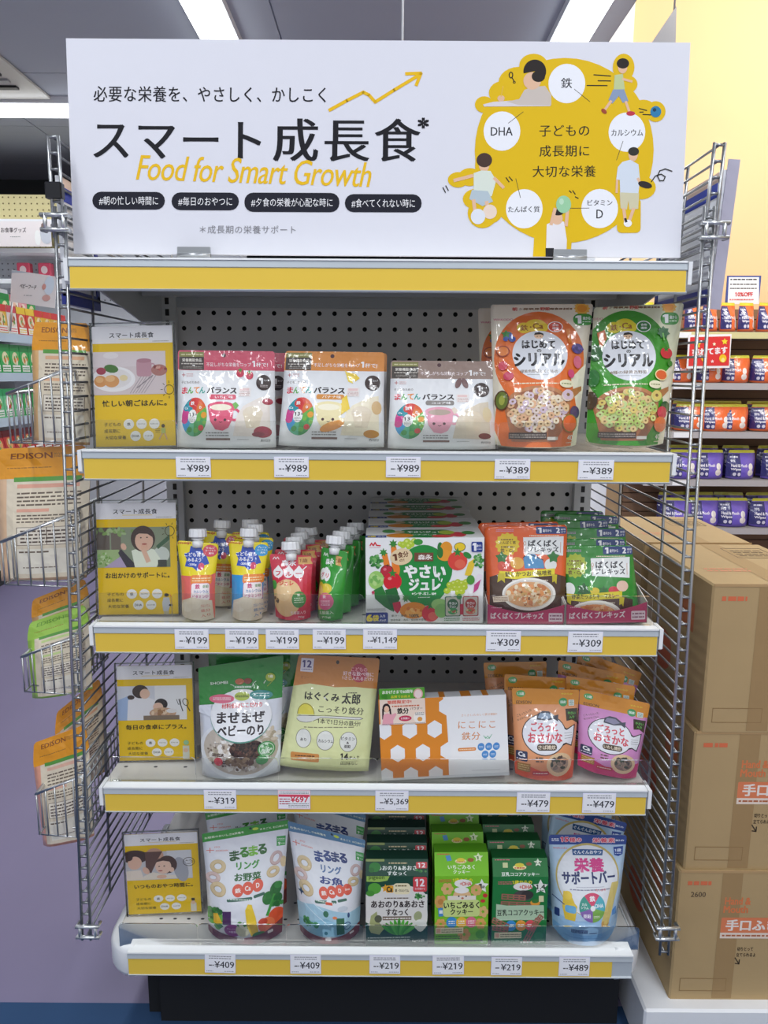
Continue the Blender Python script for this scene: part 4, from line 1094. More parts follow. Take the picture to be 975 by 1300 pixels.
def ex_o(A, X):
    for x, y, r in ((110, 215, 20), (128, 235, 16), (98, 235, 12)): A.ell(X(x), y, r, r, '3f5aa8', 12)
    A.star(X(100), 208, 24, '3a8a3a'); A.ell(X(85), 298, 28, 26, 'e8843a'); A.ring(X(85), 298, 30, 28, 5, '9a3a20'); A.ell(X(85), 370, 20, 22, 'd8485a'); A.ell(X(108), 420, 22, 20, 'cf3a5a'); A.ell(X(430), 285, 28, 26, '4a3a80'); A.blobs(X(430), 290, 24, 24, 12, ['5a4a9a', '3a2f70'], 9)
    A.ell(X(428), 352, 20, 30, 'e0708a'); A.ell(X(393), 410, 16, 20, 'd84a7a'); A.poly([(X(380), 185), (X(398), 180), (X(405), 255), (X(390), 258)], 'e98a3a'); A.ell(X(80), 525, 30, 42, '6a7a2a'); A.ring(X(80), 525, 30, 42, 6, '5a3a1a'); A.ell(X(80), 525, 12, 20, 'a8b04a')
    A.ell(X(410), 575, 26, 26, '4f3a6a'); A.ell(X(385), 620, 38, 36, 'e5662e'); A.ring(X(385), 620, 38, 36, 4, '8a7a2a')
def ex_g(A, X):
    A.poly([(X(105), 200), (X(140), 185), (X(150), 230), (X(120), 290)], 'd9702e'); A.ell(X(100), 300, 30, 40, '2a6a2a'); A.ell(X(90), 420, 26, 40, '2f7a34'); A.star(X(428), 200, 34, '246a34', 7, .7); A.line([(X(425), 205), (X(430), 240)], 8, '7ac05a'); A.ell(X(437), 305, 32, 28, 'd8303a', 18); A.star(X(437), 285, 16, '2f8a2f')
    A.ell(X(402), 412, 32, 24, 'e8662e'); A.ring(X(402), 412, 34, 26, 5, 'f4e0a0'); A.ell(X(80), 520, 26, 40, '4a3a24'); A.ell(X(428), 550, 30, 24, '1f5a2a'); A.ell(X(408), 575, 30, 26, 'd03a4a'); A.ell(X(400), 625, 38, 32, 'e5763a'); A.ell(X(455), 355, 14, 14, '3f8a2a')
q = [(30, 42), (517, 35), (412, 714), (57, 712)]
A = Art(q, 'efe6cf', C4); A.H = homog([(28, 38), (517, 34), (430, 714), (48, 710)])
cereal(A, 0, 'e8732e', 'f0a060', ['e6d3c8', 'e9c99a', 'd9c2d0', 'e5b48a', 'efe0c4'], '緑黄色野菜とくだもの', ex_o, 'f0cf3a', 'd8503a')
M, W_, H_ = stand(Art([(28, 38), (517, 34), (432, 714), (48, 710)], 'fff', C4), Z1, 10, yfix=.028)
mb = pouch_mb(W_, H_, .055, A, 'efe6cf', seed=4, bot=.03, rc=.04, wrinkle=.0016)
o = place(mb, 'cereal_pouch', M, 'tall cereal pouch with orange print and a bowl of rings', POUCH)
behind(o, [(-.012, .06, 0, 0, 'orange cereal pouch half hidden behind the front orange one')], 'orange cereal pouches')
q = [(512, 62), (950, 40), (840, 714), (475, 700)]
A = Art(q, 'e9ebc8', C4); A.H = homog([(500, 62), (948, 42), (845, 714), (468, 704)])
cereal(A, 408, '3c9a22', '', ['d8e08a', 'b8cf6a', 'e8d070', 'c8da8e', 'e6c98a'], '8種の緑黄色野菜', ex_g, 'e8d82a', '2a7a34')
M, W_, H_ = stand(Art([(520, 62), (948, 42), (845, 714), (478, 704)], 'fff', C4), Z1, 10, yfix=.028)
mb = pouch_mb(W_, H_, .055, A, 'e9ebc8', seed=5, bot=.03, rc=.04, wrinkle=.0016)
o = place(mb, 'cereal_pouch', M, 'tall cereal pouch with green print and a bowl of green rings', POUCH)

# ---- shelf 2: spouted pouches
C5 = (220, 650, 4.0625)
def spouted(crop, q, art, W_, H_, M, name, label, T, neckw, group, seed, capr=.0145, wf=None):
    mb = pouch_mb(W_, H_, T, art, art.base and 'd8c83a' if False else art.backcol, seed=seed, bot=.03, rc=.12, wrinkle=.0008, seal=.02, gus=.9, nx=10, ny=14, wf=wf)
    o = place(mb, name, M, label, 'spouted pouch', group)
    s_ = MB(('plastic',)); s_.lathe([(.0085, -.008), (.0092, .002), (.0072, .0025), (.0072, .0045), (.0105, .005), (.0105, .0065), (.007, .007), (.007, .016)], 'f1f2f2', z=H_, seg=14); s_.obj('spout', parent=o)
    c = MB(('plastic',)); c.lathe([(capr * .93, 0), (capr, .0012), (capr * .97, .0115), (capr * .90, .0135)], 'f6f7f8', z=H_ + .0085, seg=28, rib=.05); c.obj('cap', parent=o)
    return o
def meiji(A, ox, foot, badge, btxt, words):
    X = lambda x: x + ox
    A.rect(X(15), 350, X(240), 560, foot); A.poly([(X(15), 350), (X(60), 405), (X(240), 330), (X(240), 380), (X(15), 420)], foot)
    A.t('meiji', X(58), 163, 62, 18, 'c8302a', .03)
    A.poly([(X(92), 178), (X(120), 195), (X(140), 172), (X(150), 205), (X(185), 215), (X(175), 245), (X(190), 285), (X(150), 300), (X(130), 325), (X(105), 305), (X(62), 300), (X(72), 262), (X(58), 230), (X(85), 218)], '2a4fb4')
    A.ell(X(150), 300, 16, 20, 'd8406a'); A.ell(X(80), 245, 14, 14, '2a4fb4')
    A.t('こども育ち', X(112), 233, 104, 24, 'f6f6fa', .03); A.t('みるよう', X(112), 263, 70, 22, 'f6f6fa', .03); A.t('-200g', X(103), 291, 44, 15, 'f6f6fa', .02)
    A.ell(X(191), 208, 37, 38, badge, 22); A.t(btxt, X(192), 190, 44, 14, 'fff', .02); A.t('ヨーグルト', X(192), 207, 52, 13, 'fff', .01); A.t('風味', X(196), 224, 26, 12, 'fff', .01)
    A.ell(X(132), 372, 5, 5, 'e06a2a'); A.rr(X(98), 345, X(208), 392, 14, 'ee8a3a'); A.micro(X(106), 356, X(200), 380, 2, 'fbe2b0', seed=ox)
    A.rr(X(103), 385, X(198), 470, 12, 'd86a7a'); A.rr(X(105), 387, X(196), 468, 11, 'f6ecee')
    A.t('鉄', X(138), 402, 24, 22, 'c42a6a', .04); A.t('亜鉛', X(178), 402, 28, 14, '4a8a4a', .02); A.t('カルシウム', X(155), 426, 72, 14, '3a7ab4', .02); A.t('ビタミンD', X(152), 448, 78, 14, 'c84a8a', .02)
    A.poly([(X(50), 470), (X(110), 450), (X(205), 470), (X(210), 560), (X(40), 560)], 'e9dcc6'); A.ell(X(80), 495, 34, 22, 'f2e8d6'); A.ell(X(120), 480, 40, 24, 'efe4cf')
    for i in range(3): A.t(words[i], X(176), 490 + i * 21, 40, 13, 'd86a5a' if foot[0] == 'e' else '2f7ab8', .01)
for (ox, q, foot, badge, bt, lab, seed, bk) in (
    (0, [(22, 145), (232, 162), (213, 556), (50, 542)], 'ec7068', 'd8485a', 'りんご', 'yellow spouted pouch with pink foot, leftmost on its shelf', 11, [(.016, .075, 0, 3, 'yellow spouted pouch with pink foot standing behind the leftmost one')]),
    (265, [(288, 150), (490, 158), (455, 555), (305, 545)], '3a9ad8', '3aa0d8', 'プレーン', 'yellow spouted pouch with light blue foot', 12, [(.003, .035, 0, 0, 'yellow and blue spouted pouch directly behind the front one'), (-.006, .075, 0, -2, 'rear yellow and blue spouted pouch, last of its row')])):
    A = Art(q, 'f2de1e', C5); meiji(A, ox, foot, badge, bt, ('カルシウム', '鉄分', '入り')); A.backcol = 'e0cf30'
    M, W_, H_ = stand(A, Z2, 8, yfix=.028)
    o = spouted(C5, q, A, W_, H_, M, 'jelly_drink_pouch', lab, .034, 0, 'yellow spouted milk pouches', seed, wf=lambda v: 1.02 - .09 * math.sin(math.pi * v) ** 2)
    behind(o, bk, 'yellow spouted milk pouches')
def jelly_red(A, base, dark):
    A.rect(480, 190, 740, 560, base)
    A.line([(515, 255), (522, 240), (530, 255), (538, 240), (546, 255)], 4, 'f6e6e6'); A.t('森永', 598, 277, 74, 34, 'f2f2f4', .04)
    A.poly([(645, 240), (718, 236), (710, 258), (722, 282), (648, 286)], 'd9a860'); A.t('1歳', 674, 262, 40, 24, '8a4a20', .02)
    A.ell(542, 334, 27, 28, 'f4f0f0'); A.poly([(520, 320), (543, 290), (564, 320)], 'f4f0f0'); A.ell(598, 334, 27, 28, 'f4f0f0'); A.poly([(576, 320), (598, 290), (620, 320)], 'f4f0f0'); A.ell(651, 336, 27, 28, 'f4f0f0'); A.poly([(630, 322), (651, 292), (673, 322)], 'f4f0f0')
    A.t('フ', 542, 338, 24, 24, 'd0384a', .04); A.t('ル', 598, 340, 28, 22, 'd0384a', .04); A.t('ー', 651, 338, 28, None, 'd0384a', .04); A.line([(672, 316), (690, 298)], 5, 'f4f0f0')
    A.ell(592, 455, 78, 86, 'e3bc86', 30); A.ell(575, 430, 40, 44, 'e9c896', 20); A.t('ジュレ', 588, 388, 74, 24, 'd0483a', .05)
    A.ell(655, 466, 36, 38, '3a8a3a', 20); A.t('鉄', 655, 446, 14, 13, 'f0f6e8', .01); A.micro(632, 456, 680, 484, 3, 'cfe6c8'); A.ell(520, 398, 16, 24, '3f9a3a'); A.t('乳酸菌入り', 650, 525, 74, 14, 'f0dcdc', .01); A.t('70g', 665, 545, 30, 11, 'f0dcdc')
    A.blobs(540, 478, 22, 24, 6, ['6a4a2a', '8a6a3a', '4a3a2a'], 8)
q = [(494, 220), (722, 232), (708, 558), (530, 552)]
A = Art(q, 'cf2c46', C5); jelly_red(A, 'cf2c46', ''); A.backcol = 'b82440'
M, W_, H_ = stand(A, Z2, 9, yfix=.028)
o = spouted(C5, q, A, W_, H_, M, 'jelly_drink_pouch', 'frontmost red spouted jelly pouch', .036, 0, 'red spouted jelly pouches', 13, capr=.0155, wf=lambda v: 1.0 - .05 * math.sin(math.pi * v))
behind(o, [(.006, .038, 0, -2, 'red spouted jelly pouch, second in its row'), (.016, .076, 0, -5, 'red spouted jelly pouch, third in its row'), (.0, .114, 0, 4, 'red spouted jelly pouch at the back of its row, cap tilted left'), (.03, .114, 0, -6, 'red spouted jelly pouch at the back of its row, cap tilted right')], 'red spouted jelly pouches')
q = [(772, 185), (890, 212), (855, 555), (745, 538)]
A = Art(q, '2f9a2e', C5); A.backcol = '2a8a2a'
A.line([(782, 230), (787, 215), (792, 232), (798, 218), (802, 238)], 3.5, 'e8f4e4'); A.t('森永', 812, 262, 36, 30, 'f2f6f0', .04); A.poly([(838, 232), (866, 240), (858, 262), (864, 290), (838, 280)], 'd9a860'); A.t('1歳', 850, 258, 20, 24, '8a4a20', .02)
A.ell(785, 325, 15, 30, 'f2f4f0'); A.ell(808, 332, 14, 30, 'f2f4f0'); A.ell(800, 310, 10, 20, 'f2f4f0'); A.t('グ', 785, 328, 14, 22, 'd0384a', .04); A.t('リ', 808, 334, 12, 20, 'd0384a', .04); A.ell(806, 398, 28, 26, 'e0c83a'); A.ell(780, 390, 16, 26, 'c9b02e'); A.ell(778, 440, 22, 60, 'd9b86a'); A.ell(806, 458, 34, 42, 'd8648a', 18); A.t('鉄', 804, 436, 14, 14, 'fff', .01); A.micro(786, 452, 826, 480, 3, 'f4d0dc')
A.t('乳酸菌入', 806, 512, 60, 16, 'e8f4e0', .01); A.t('70g', 806, 534, 38, 12, 'e8f4e0')
M, W_, H_ = stand(Art([(765, 185), (900, 205), (875, 555), (738, 545)], 'fff', C5), Z2, 9, yfix=.028)
M = M @ Matrix.Rotation(math.radians(-24), 4, 'Z')
o = spouted(C5, q, A, W_ * 1.12, H_, M, 'jelly_drink_pouch', 'frontmost green spouted jelly pouch turned slightly sideways', .036, 0, 'green spouted jelly pouches', 14, capr=.0155, wf=lambda v: 1.0 - .06 * smooth(.2, .8, v))
behind(o, [(.012, .036, 0, -2, 'green spouted jelly pouch, second in its row'), (.024, .072, 0, -3, 'green spouted jelly pouch, third in its row'), (.038, .108, 0, -5, 'green spouted jelly pouch, last in its row')], 'green spouted jelly pouches')

# vegetable jelly cartons
C6 = (455, 635, 5.735)
q = [(52, 275), (917, 275), (905, 885), (55, 870)]
A = Art(q, 'f0f1f0', C6)
A.ell(470, 540, 190, 215, '1f8f3c', 36); A.ell(600, 500, 80, 120, '1f8f3c', 20)
A.line([(85, 330), (95, 312), (108, 330), (120, 308), (132, 328), (158, 330)], 9, 'd8303c'); A.line([(80, 342), (160, 342)], 3, 'e08a90')
for (x, y, r) in ((350, 305, 26), (380, 320, 24), (320, 325, 24), (400, 300, 22), (362, 335, 22), (300, 318, 18)): A.ell(x, y, r, r, 'b8d23a'); A.ell(x - 5, y - 6, r * .4, r * .35, 'dcea80', 8)
A.ell(430, 305, 34, 22, '3f9a3a'); A.poly([(232, 310), (262, 300), (290, 420), (270, 520), (240, 480)], 'ee8a2e'); A.star(250, 318, 34, '3a8a34', 7, .5); A.poly([(168, 395), (205, 380), (225, 460), (215, 530), (190, 500)], 'f0872a'); A.star(180, 378, 32, '3a8f3a', 7, .5); A.ell(272, 500, 26, 50, 'ee7f28')
A.blobs(125, 440, 45, 40, 22, ['4f9a4a', '7ab86a', '2f7a34'], 16); A.ell(205, 510, 46, 44, 'c02a3a', 22); A.ring(205, 510, 48, 46, 4, '2a1c1c'); A.ell(190, 495, 12, 10, 'e07080'); A.line([(208, 478), (212, 460)], 5, '2a3a1c')
A.ell(128, 570, 56, 64, '9ccf6a', 24); A.blobs(128, 570, 40, 46, 12, ['b8dc8a', '7ab85a'], 18); A.veg(245, 580, 66, 'd8202e'); A.ell(225, 560, 14, 10, 'f08a8a')
A.poly([(110, 640), (170, 610), (215, 700), (245, 790), (190, 760), (120, 700)], '2a7a34'); A.poly([(190, 640), (270, 620), (300, 700), (250, 795), (215, 720)], '1f6a30'); A.ell(106, 655, 11, 11, 'c03a5a')
A.ell(308, 408, 80, 58, 'ead2a6', 26, -8); A.t('1', 262, 412, 22, 44, '6a3a20', .04, -8); A.t('食分', 320, 392, 76, 40, '6a3a20', .03, -8); A.t('の!', 312, 432, 34, 18, '6a3a20', .02, -8)
A.ell(590, 345, 20, 38, '2f7a34'); A.ell(635, 350, 44, 48, 'e89a2a', 20); A.ell(625, 400, 56, 40, 'f0a030', 20); A.ell(590, 380, 22, 40, '2f7a34'); A.ell(735, 340, 40, 30, 'f0d02a', 20); A.ring(735, 340, 42, 32, 4, '2a2a1a'); A.veg(718, 440, 72, 'e0483a', dark='e86a50'); A.ell(790, 400, 34, 20, '2f8a3a', 14, 30)
A.poly([(770, 540), (800, 450), (850, 420), (840, 480), (815, 550)], 'eecb3a'); A.blobs(875, 440, 40, 46, 22, ['4f9a4a', '8ac07a', '3a8a3c'], 14)
for (x, y) in ((690, 600), (720, 590), (750, 600), (780, 590), (700, 630), (735, 630), (770, 625), (660, 610), (680, 650), (720, 660), (750, 655), (640, 650)): A.ell(x, y, 24, 22, 'b8cc34', 14); A.ell(x - 5, y - 6, 8, 6, 'd8e680', 8)
A.poly([(835, 660), (845, 590), (870, 530), (905, 540), (890, 600)], 'efe6ee'); A.poly([(835, 670), (842, 610), (892, 570), (870, 640)], 'c84a8a'); A.ell(815, 575, 30, 34, '4f9a3a')
A.rect(402, 380, 540, 440, '7a4a34'); A.t('森永', 480, 411, 100, 36, 'f4efe8', .03)
A.t('やさい', 478, 512, 296, 88, 'f8faf6', .055); A.t('ジュレ', 478, 604, 225, 80, 'f8faf6', .055); A.line([(598, 585), (605, 565)], 8, 'f8faf6'); A.line([(585, 575), (580, 555)], 7, 'f8faf6')
A.t('シチぷしゅ', 474, 668, 150, 22, 'f0f6ee', .03); A.ell(390, 668, 6, 6, 'f0f6ee'); A.ell(555, 668, 6, 6, 'f0f6ee'); A.micro(430, 688, 518, 700, 1, 'e0f0e0')
A.poly([(245, 730), (300, 720), (310, 770), (280, 805), (255, 780)], 'cf3046'); A.star(340, 700, 30, '3f8a3a', 7, .5)
A.ell(395, 785, 98, 58, 'e8921e', 28); A.ell(400, 800, 66, 30, 'f0b050'); A.blobs(395, 790, 60, 30, 8, ['d87a1a', 'f4c470'], 12); A.veg(520, 808, 64, 'd8303a', dark='e86a5a'); A.ell(585, 745, 60, 40, '9fcf7a'); A.ell(600, 790, 50, 50, '8ac06a')
for (x, c, c2) in ((683, '2f6a40', '3fa05a'), (815, 'b04038', 'd8705a')):
    A.rr(x - 58, 690, x + 58, 832, 10, c); A.rr(x - 52, 696, x + 52, 826, 8, 'c9c4b8'); A.ell(x, 745, 40, 38, c, 20); A.ell(x, 795, 36, 24, c2); A.t('やさい', x, 740, 56, 20, 'fff', .03); A.t('ジュレ', x, 762, 48, 18, 'fff', .03); A.rr(x - 17, 650, x + 17, 672, 4, 'f2f2f2'); A.rect(x - 10, 670, x + 10, 692, 'e8e8e8'); A.blobs(x, 800, 40, 20, 10, ['d8d0a0', '6a9a4a', 'c84a3a'], 8)
A.rect(736, 745, 762, 820, 'c8384a'); A.micro(620, 840, 735, 864, 2, '4a8a4a'); A.micro(755, 842, 880, 866, 2, 'c86a6a'); A.ell(730, 692, 20, 20, '3a8a4a')
A.rr(820, 304, 902, 376, 10, '28408f'); A.t('1', 842, 340, 20, 52, 'f4f4f8', .05); A.t('歳から', 876, 332, 36, 18, 'f4f4f8', .02); A.micro(860, 350, 896, 362, 1, 'd0d4e8')
A.rr(40, 795, 212, 890, 12, '28408f'); A.t('6', 80, 832, 34, 46, 'f0d83a', .06); A.t('袋', 124, 834, 42, 42, 'f0d83a', .04); A.t('入り', 172, 820, 38, 20, 'fff', .02); A.t('パック', 174, 850, 46, 16, 'fff', .02)
A.t('果汁・果肉', 290, 820, 110, 16, '4a5a44', .01); A.t('100%', 400, 822, 70, 22, '4a5a44', .02); A.t('野菜色素・香料・保存料不使用', 358, 850, 254, 15, '4a5a44', .01); A.micro(62, 765, 195, 785, 2, '999')
Tp = Art([(0, 0), (860, 260)], 'eceeec')
Tp.rect(0, 205, 150, 260, '28408f'); Tp.t('6袋', 45, 234, 60, 34, 'f0d83a', .04); Tp.t('入り', 112, 234, 50, 26, 'fff', .02); Tp.rr(250, 60, 640, 260, 60, '1f7f3a'); Tp.t('やさいジュレ', 440, 120, 260, 50, 'f4f6f2', .04); Tp.t('シチぷしゅ', 430, 190, 180, 30, 'e4f0e2', .02); Tp.ell(250, 210, 100, 50, 'dd8a22', 24); Tp.ell(240, 120, 50, 34, 'c9b48a'); Tp.ell(680, 180, 60, 60, 'cf3040', 20); Tp.ell(600, 130, 60, 50, 'b0c83a'); Tp.ell(560, 225, 80, 34, 'd84040'); Tp.ell(760, 140, 50, 44, '3f8f3c'); Tp.ell(170, 100, 50, 46, '4f9a4a')
M, W_, H_ = stand(A, Z2, 0, yfix=.012)
mb = box_mb(W_, H_, .078, A, 'e4e6e6', top=Tp)
o = place(mb, 'jelly_carton', M, 'front vegetable jelly carton with a big green circle among vegetables', 'carton')
behind(o, [(0.003, .080, 0, 0, 'vegetable jelly carton, second in the row'), (.001, .160, 0, 0, 'vegetable jelly carton, third in the row'), (.004, .240, 0, 0, 'vegetable jelly carton, fourth in the row'), (.002, .318, 0, 0, 'rearmost vegetable jelly carton against the pegboard')], 'vegetable jelly cartons')

# meal pouches in display trays
C7 = (610, 645, 4.432)
def meal(A, ox, base, bx, bcol, name, bowl, fill, chars, oy=0, ribc='e8d82a'):
    X = lambda x: x + ox
    Y = lambda y: y + oy
    A.rr(X(308), Y(108), X(482), Y(152), 8, '2a3f7a'); A.t('1', X(330), Y(130), 14, 30, 'f4f4f8', .05); A.t('歳半から', X(372), Y(132), 50, 18, 'f4f4f8', .02); A.t('2', X(434), Y(130), 18, 30, 'f4f4f8', .05); A.t('歳頃', X(464), Y(124), 26, 12, 'f4f4f8', .01); A.t('まで', X(464), Y(140), 24, 10, 'f4f4f8', .01)
    A.micro(X(270), Y(158), X(440), Y(166), 1, 'f4e8c8', wd=5)
    A.micro(X(85), Y(122), X(182), Y(138), 2, 'c8a0c8'); A.star(X(148), Y(212), 70, bcol, 14, .86); A.t('たんぱく質', X(148), Y(203), 94, 18, '5a3a10', .02); A.t('鉄・Ca', X(146), Y(250), 72, 24, '5a3a10', .02); A.micro(X(112), Y(222), X(188), Y(236), 1, '7a5a20', wd=8); A.micro(X(112), Y(180), X(180), Y(192), 1, '7a5a20', wd=7)
    A.poly([(X(236), Y(172)), (X(466), Y(166)), (X(462), Y(280)), (X(240), Y(268))], 'eef0ee'); A.t('ぱくぱく', X(345), Y(208), 160, 38, '24242c', .035); A.t('プレキッズ', X(348), Y(245), 176, 32, '24242c', .03); A.ring(X(245), Y(208), 8, 12, 3, 'c88a70'); A.line([(X(245), Y(220)), (X(244), Y(262))], 3, 'c88a70'); A.line([(X(449), Y(200)), (X(447), Y(262))], 3, 'c88a70')
    chars(A, X, Y)
    A.poly([(X(50), Y(400)), (X(110), Y(380)), (X(250), Y(398)), (X(400), Y(380)), (X(480), Y(400)), (X(480), Y(590)), (X(50), Y(590))], '4a3020')
    A.poly([(X(100), Y(366)), (X(180), Y(372)), (X(300), Y(360)), (X(412), Y(352)), (X(410), Y(392)), (X(300), Y(398)), (X(190), Y(412)), (X(105), Y(404))], ribc)
    A.poly([(X(95), Y(380)), (X(130), Y(380)), (X(130), Y(432)), (X(112), Y(416)), (X(90), Y(430))], 'c8b81e'); A.poly([(X(395), Y(385)), (X(425), Y(388)), (X(420), Y(440)), (X(408), Y(424)), (X(395), Y(430))], 'c8b81e')
    A.t(name, X(262), Y(381), 260, 28, '3a2a14', .02, -2)
    A.micro(X(170), Y(412), X(370), Y(424), 1, 'f0e4d0', wd=5)
    A.ell(X(265), Y(492), 150, 88, 'efece6', 36); A.ell(X(262), Y(492), 138, 76, 'd9d2c8', 36); A.ell(X(260), Y(494), 128, 68, bowl, 34); A.blobs(X(260), Y(494), 116, 58, 90, fill, 15, 7); A.blobs(X(260), Y(494), 110, 54, 30, [fill[0], '8a5a30', 'f0d8b0'], 7, 11)
    A.poly([(X(66), Y(508)), (X(148), Y(500)), (X(152), Y(530)), (X(70), Y(538))], 'e9d9c4'); A.micro(X(72), Y(508), X(146), Y(530), 3, '8a6a50')
def ch_o(A, X, Y):
    A.ell(X(132), Y(340), 40, 38, 'd8503a'); A.star(X(115), Y(290), 36, '2f7a34', 5, .6); A.ell(X(200), Y(322), 38, 34, 'eab04a'); A.poly([(X(235), Y(290)), (X(260), Y(268)), (X(300), Y(272)), (X(345), Y(310)), (X(352), Y(352)), (X(240), Y(352))], '4f93c4'); A.line([(X(236), Y(290)), (X(262), Y(267)), (X(345), Y(305))], 5, '1f2a3a'); A.ell(X(388), Y(332), 36, 34, 'e9ece6'); A.star(X(405), Y(288), 38, '2f7a34', 5, .6)
def ch_g(A, X, Y):
    A.ell(X(115), Y(345), 34, 40, 'e6eae4'); A.star(X(195), Y(345), 40, '1f5a24', 6, .6); A.ell(X(255), Y(352), 26, 20, 'd8c03a'); A.star(X(230), Y(335), 20, '6ab03a', 5, .6); A.ell(X(362), Y(348), 30, 22, 'c8303a'); A.ell(X(415), Y(325), 36, 30, 'e6c2b0'); A.star(X(305), Y(350), 28, '2a6a2a', 6, .6)
def tray(A_q, label, w_px, oy, col, Yf):
    A = Art(A_q, col, C7); L = A_q[0][0]; R = A_q[1][0]; T = A_q[0][1]; Bt = A_q[3][1]
    A.t('ぱくぱくプレキッズ', L + (R - L) * .38, T + (Bt - T) * .42 + 14, (R - L) * .68, 30, 'f8eef2', .035); A.rr(R - 92, T + (Bt - T) * .42, R - 12, Bt - 14, 5, 'f0dfe6'); A.micro(R - 86, T + (Bt - T) * .42 + 5, R - 18, Bt - 18, 2, 'a06a80'); A.micro(L + 22, T + 12, L + 80, T + 20, 1, 'f0c8d8')
    M, W_, H_ = stand(A, Z2, 0, yfix=Yf)
    o = empty('display_tray'); o.matrix_world = M; tag(o, label, 'tray', 'pink cardboard display trays')
    # bent front with a dipped top edge
    mb = MB(('carton_print',)); N_ = 12
    top = [(-W_ / 2 + W_ * i / N_, H_ * (1 - .42 * (1 - abs(2 * i / N_ - 1) ** 1.6))) for i in range(N_ + 1)]
    mb.prism([(-W_ / 2, 0), (W_ / 2, 0)] + top[::-1], 0, .0014, col)
    A2 = Art(A_q, col, C7); keep = []
    flat_surf((-W_ / 2, 0, H_), (W_, 0, 0), (0, 0, -H_)).print_on(mb, A, first=.0003)
    mb.obj('front_panel', parent=o)
    for sx in (-1, 1):
        s_ = MB(('carton_print',)); s_.prism([(0, 0), (.11, 0), (.11, H_ * 1.9), (.05, H_ * 1.4), (0, H_)], sx * W_ / 2 - .0007, sx * W_ / 2 + .0007, 'd8d2cc', axis='x'); s_.obj('side_panel', parent=o)
    s_ = MB(('carton_print',)); s_.box(-W_ / 2, W_ / 2, 0, .11, 0, .0012, 'c9c2ba'); s_.obj('tray_bottom', parent=o)
    return o
q = [(22, 108), (488, 96), (470, 640), (40, 636)]
A = Art(q, 'ea6428', C7); meal(A, 0, '', 0, 'e6c82a', '鮭とかつおの味噌煮', 'd8a06a', ['e2975a', 'd8b48a', 'e8c9a0', 'c87a48', 'e8d8b8', 'c9a060'], ch_o)
M, W_, H_ = stand(A, Z2, 12, yfix=.028)
WF = lambda v: 1.0 + .0 * v
mb = pouch_mb(W_, H_, .024, A, 'c9c4bc', seed=21, bot=.02, rc=.07, wrinkle=.0014, seal=.08)
o = place(mb, 'meal_pouch', M, 'orange meal pouch with a bowl of stew standing in a pink tray', POUCH)
behind(o, [(-.008, .030, 0.0, .5, 'orange meal pouch tucked behind the front orange one')], 'orange meal pouches')
q = [(476, 250), (842, 262), (905, 640), (505, 632)]
A = Art([(470, 200), (850, 205), (905, 640), (500, 632)], '2a8a2c', C7); A.H = homog([(455, 235), (850, 235), (900, 640), (490, 632)])
meal(A, 372, '', 0, 'a8b82a', '野菜たっぷりキーマカレー', 'd88a4a', ['e29a5a', 'd8844a', 'e0a870', 'c8743a', 'e8b480'], ch_g, oy=132, ribc='d8c82a')
M, W_, H_ = stand(Art([(470, 235), (850, 232), (895, 640), (492, 632)], 'fff', C7), Z2, 14, yfix=.028)
mb = pouch_mb(W_, H_, .024, A, 'c9c4bc', seed=22, bot=.02, rc=.07, wrinkle=.0012, seal=.08)
o = place(mb, 'meal_pouch', M, 'frontmost green meal pouch standing in the right pink tray', POUCH)
behind(o, [(-.006, .020, .007, 0, 'green meal pouch, second in the right tray'), (.0, .044, .020, .5, 'green meal pouch, third in the right tray'), (-.018, .066, .029, -2, 'green meal pouch, fourth in the right tray'), (-.006, .082, .036, 3, 'green meal pouch tilted right, fifth in the right tray'), (-.022, .100, .039, 1, 'rearmost and tallest standing green meal pouch')], 'green meal pouches')
tray([(40, 545), (474, 545), (470, 642), (36, 640)], 'pink display tray holding the orange meal pouch', 0, 0, 'c8406c', .010)
tray([(482, 545), (938, 545), (935, 642), (482, 640)], 'pink display tray holding the green meal pouches', 0, 0, 'c8406c', .010)
# ---- shelf 3
D1 = (240, 830, 7.5)
q = [(88, 130), (898, 10), (868, 1120), (128, 1150)]
A = Art(q, 'dfe4ef', D1)
A.poly([(60, 0), (950, -60), (920, 428), (90, 500)], '1f8a2e'); A.rect(60, -80, 950, 30, '1c7a2a')
A.ell(490, 880, 380, 265, 'e8edf4', 40); A.ell(500, 870, 352, 235, 'c9bfb2', 40); A.blobs(480, 930, 300, 130, 120, ['e6e2dc', 'd6cfc6', 'efece8', 'c2b4a2', 'b8b09a'], 34, 3)
A.blobs(770, 760, 90, 60, 20, ['e6e2dc', 'd0c4b0', 'b4a890'], 28, 5); A.blobs(470, 920, 310, 150, 120, ['f2f0ec', 'a89c90', 'd8cec2', '7a6a5e'], 14, 21); A.ell(570, 880, 170, 90, '3f2a22', 24); A.blobs(570, 880, 170, 84, 120, ['2a1a14', '54362a', '6a4a3a', '1c120e'], 13, 9); A.blobs(500, 980, 120, 40, 26, ['6a5238', '8a7250', 'a89070'], 26, 12)
A.ell(500, 590, 285, 232, '5a9a8a', 40); A.ell(500, 580, 285, 230, 'eef0f4', 40); A.poly([(88, 500), (220, 488), (215, 600), (92, 560)], 'dfe4ef')
A.ell(500, 372, 110, 26, 'f0f2ee'); 
A.ell(312, 436, 118, 42, 'e06a86', 26); A.ell(500, 412, 72, 42, 'b4c84a', 24); A.ell(682, 398, 112, 44, '2f8f8c', 26)
A.micro(230, 420, 395, 452, 2, 'f8e0e6', wd=7); A.micro(440, 400, 562, 424, 2, '4a5a1a', wd=7); A.micro(605, 375, 760, 420, 2, 'e0f4f0', wd=7)
A.t('材料使用にこだわり', 505, 494, 380, 44, 'd8404a', .03, -3, out='f8e4e4', ow=.05)
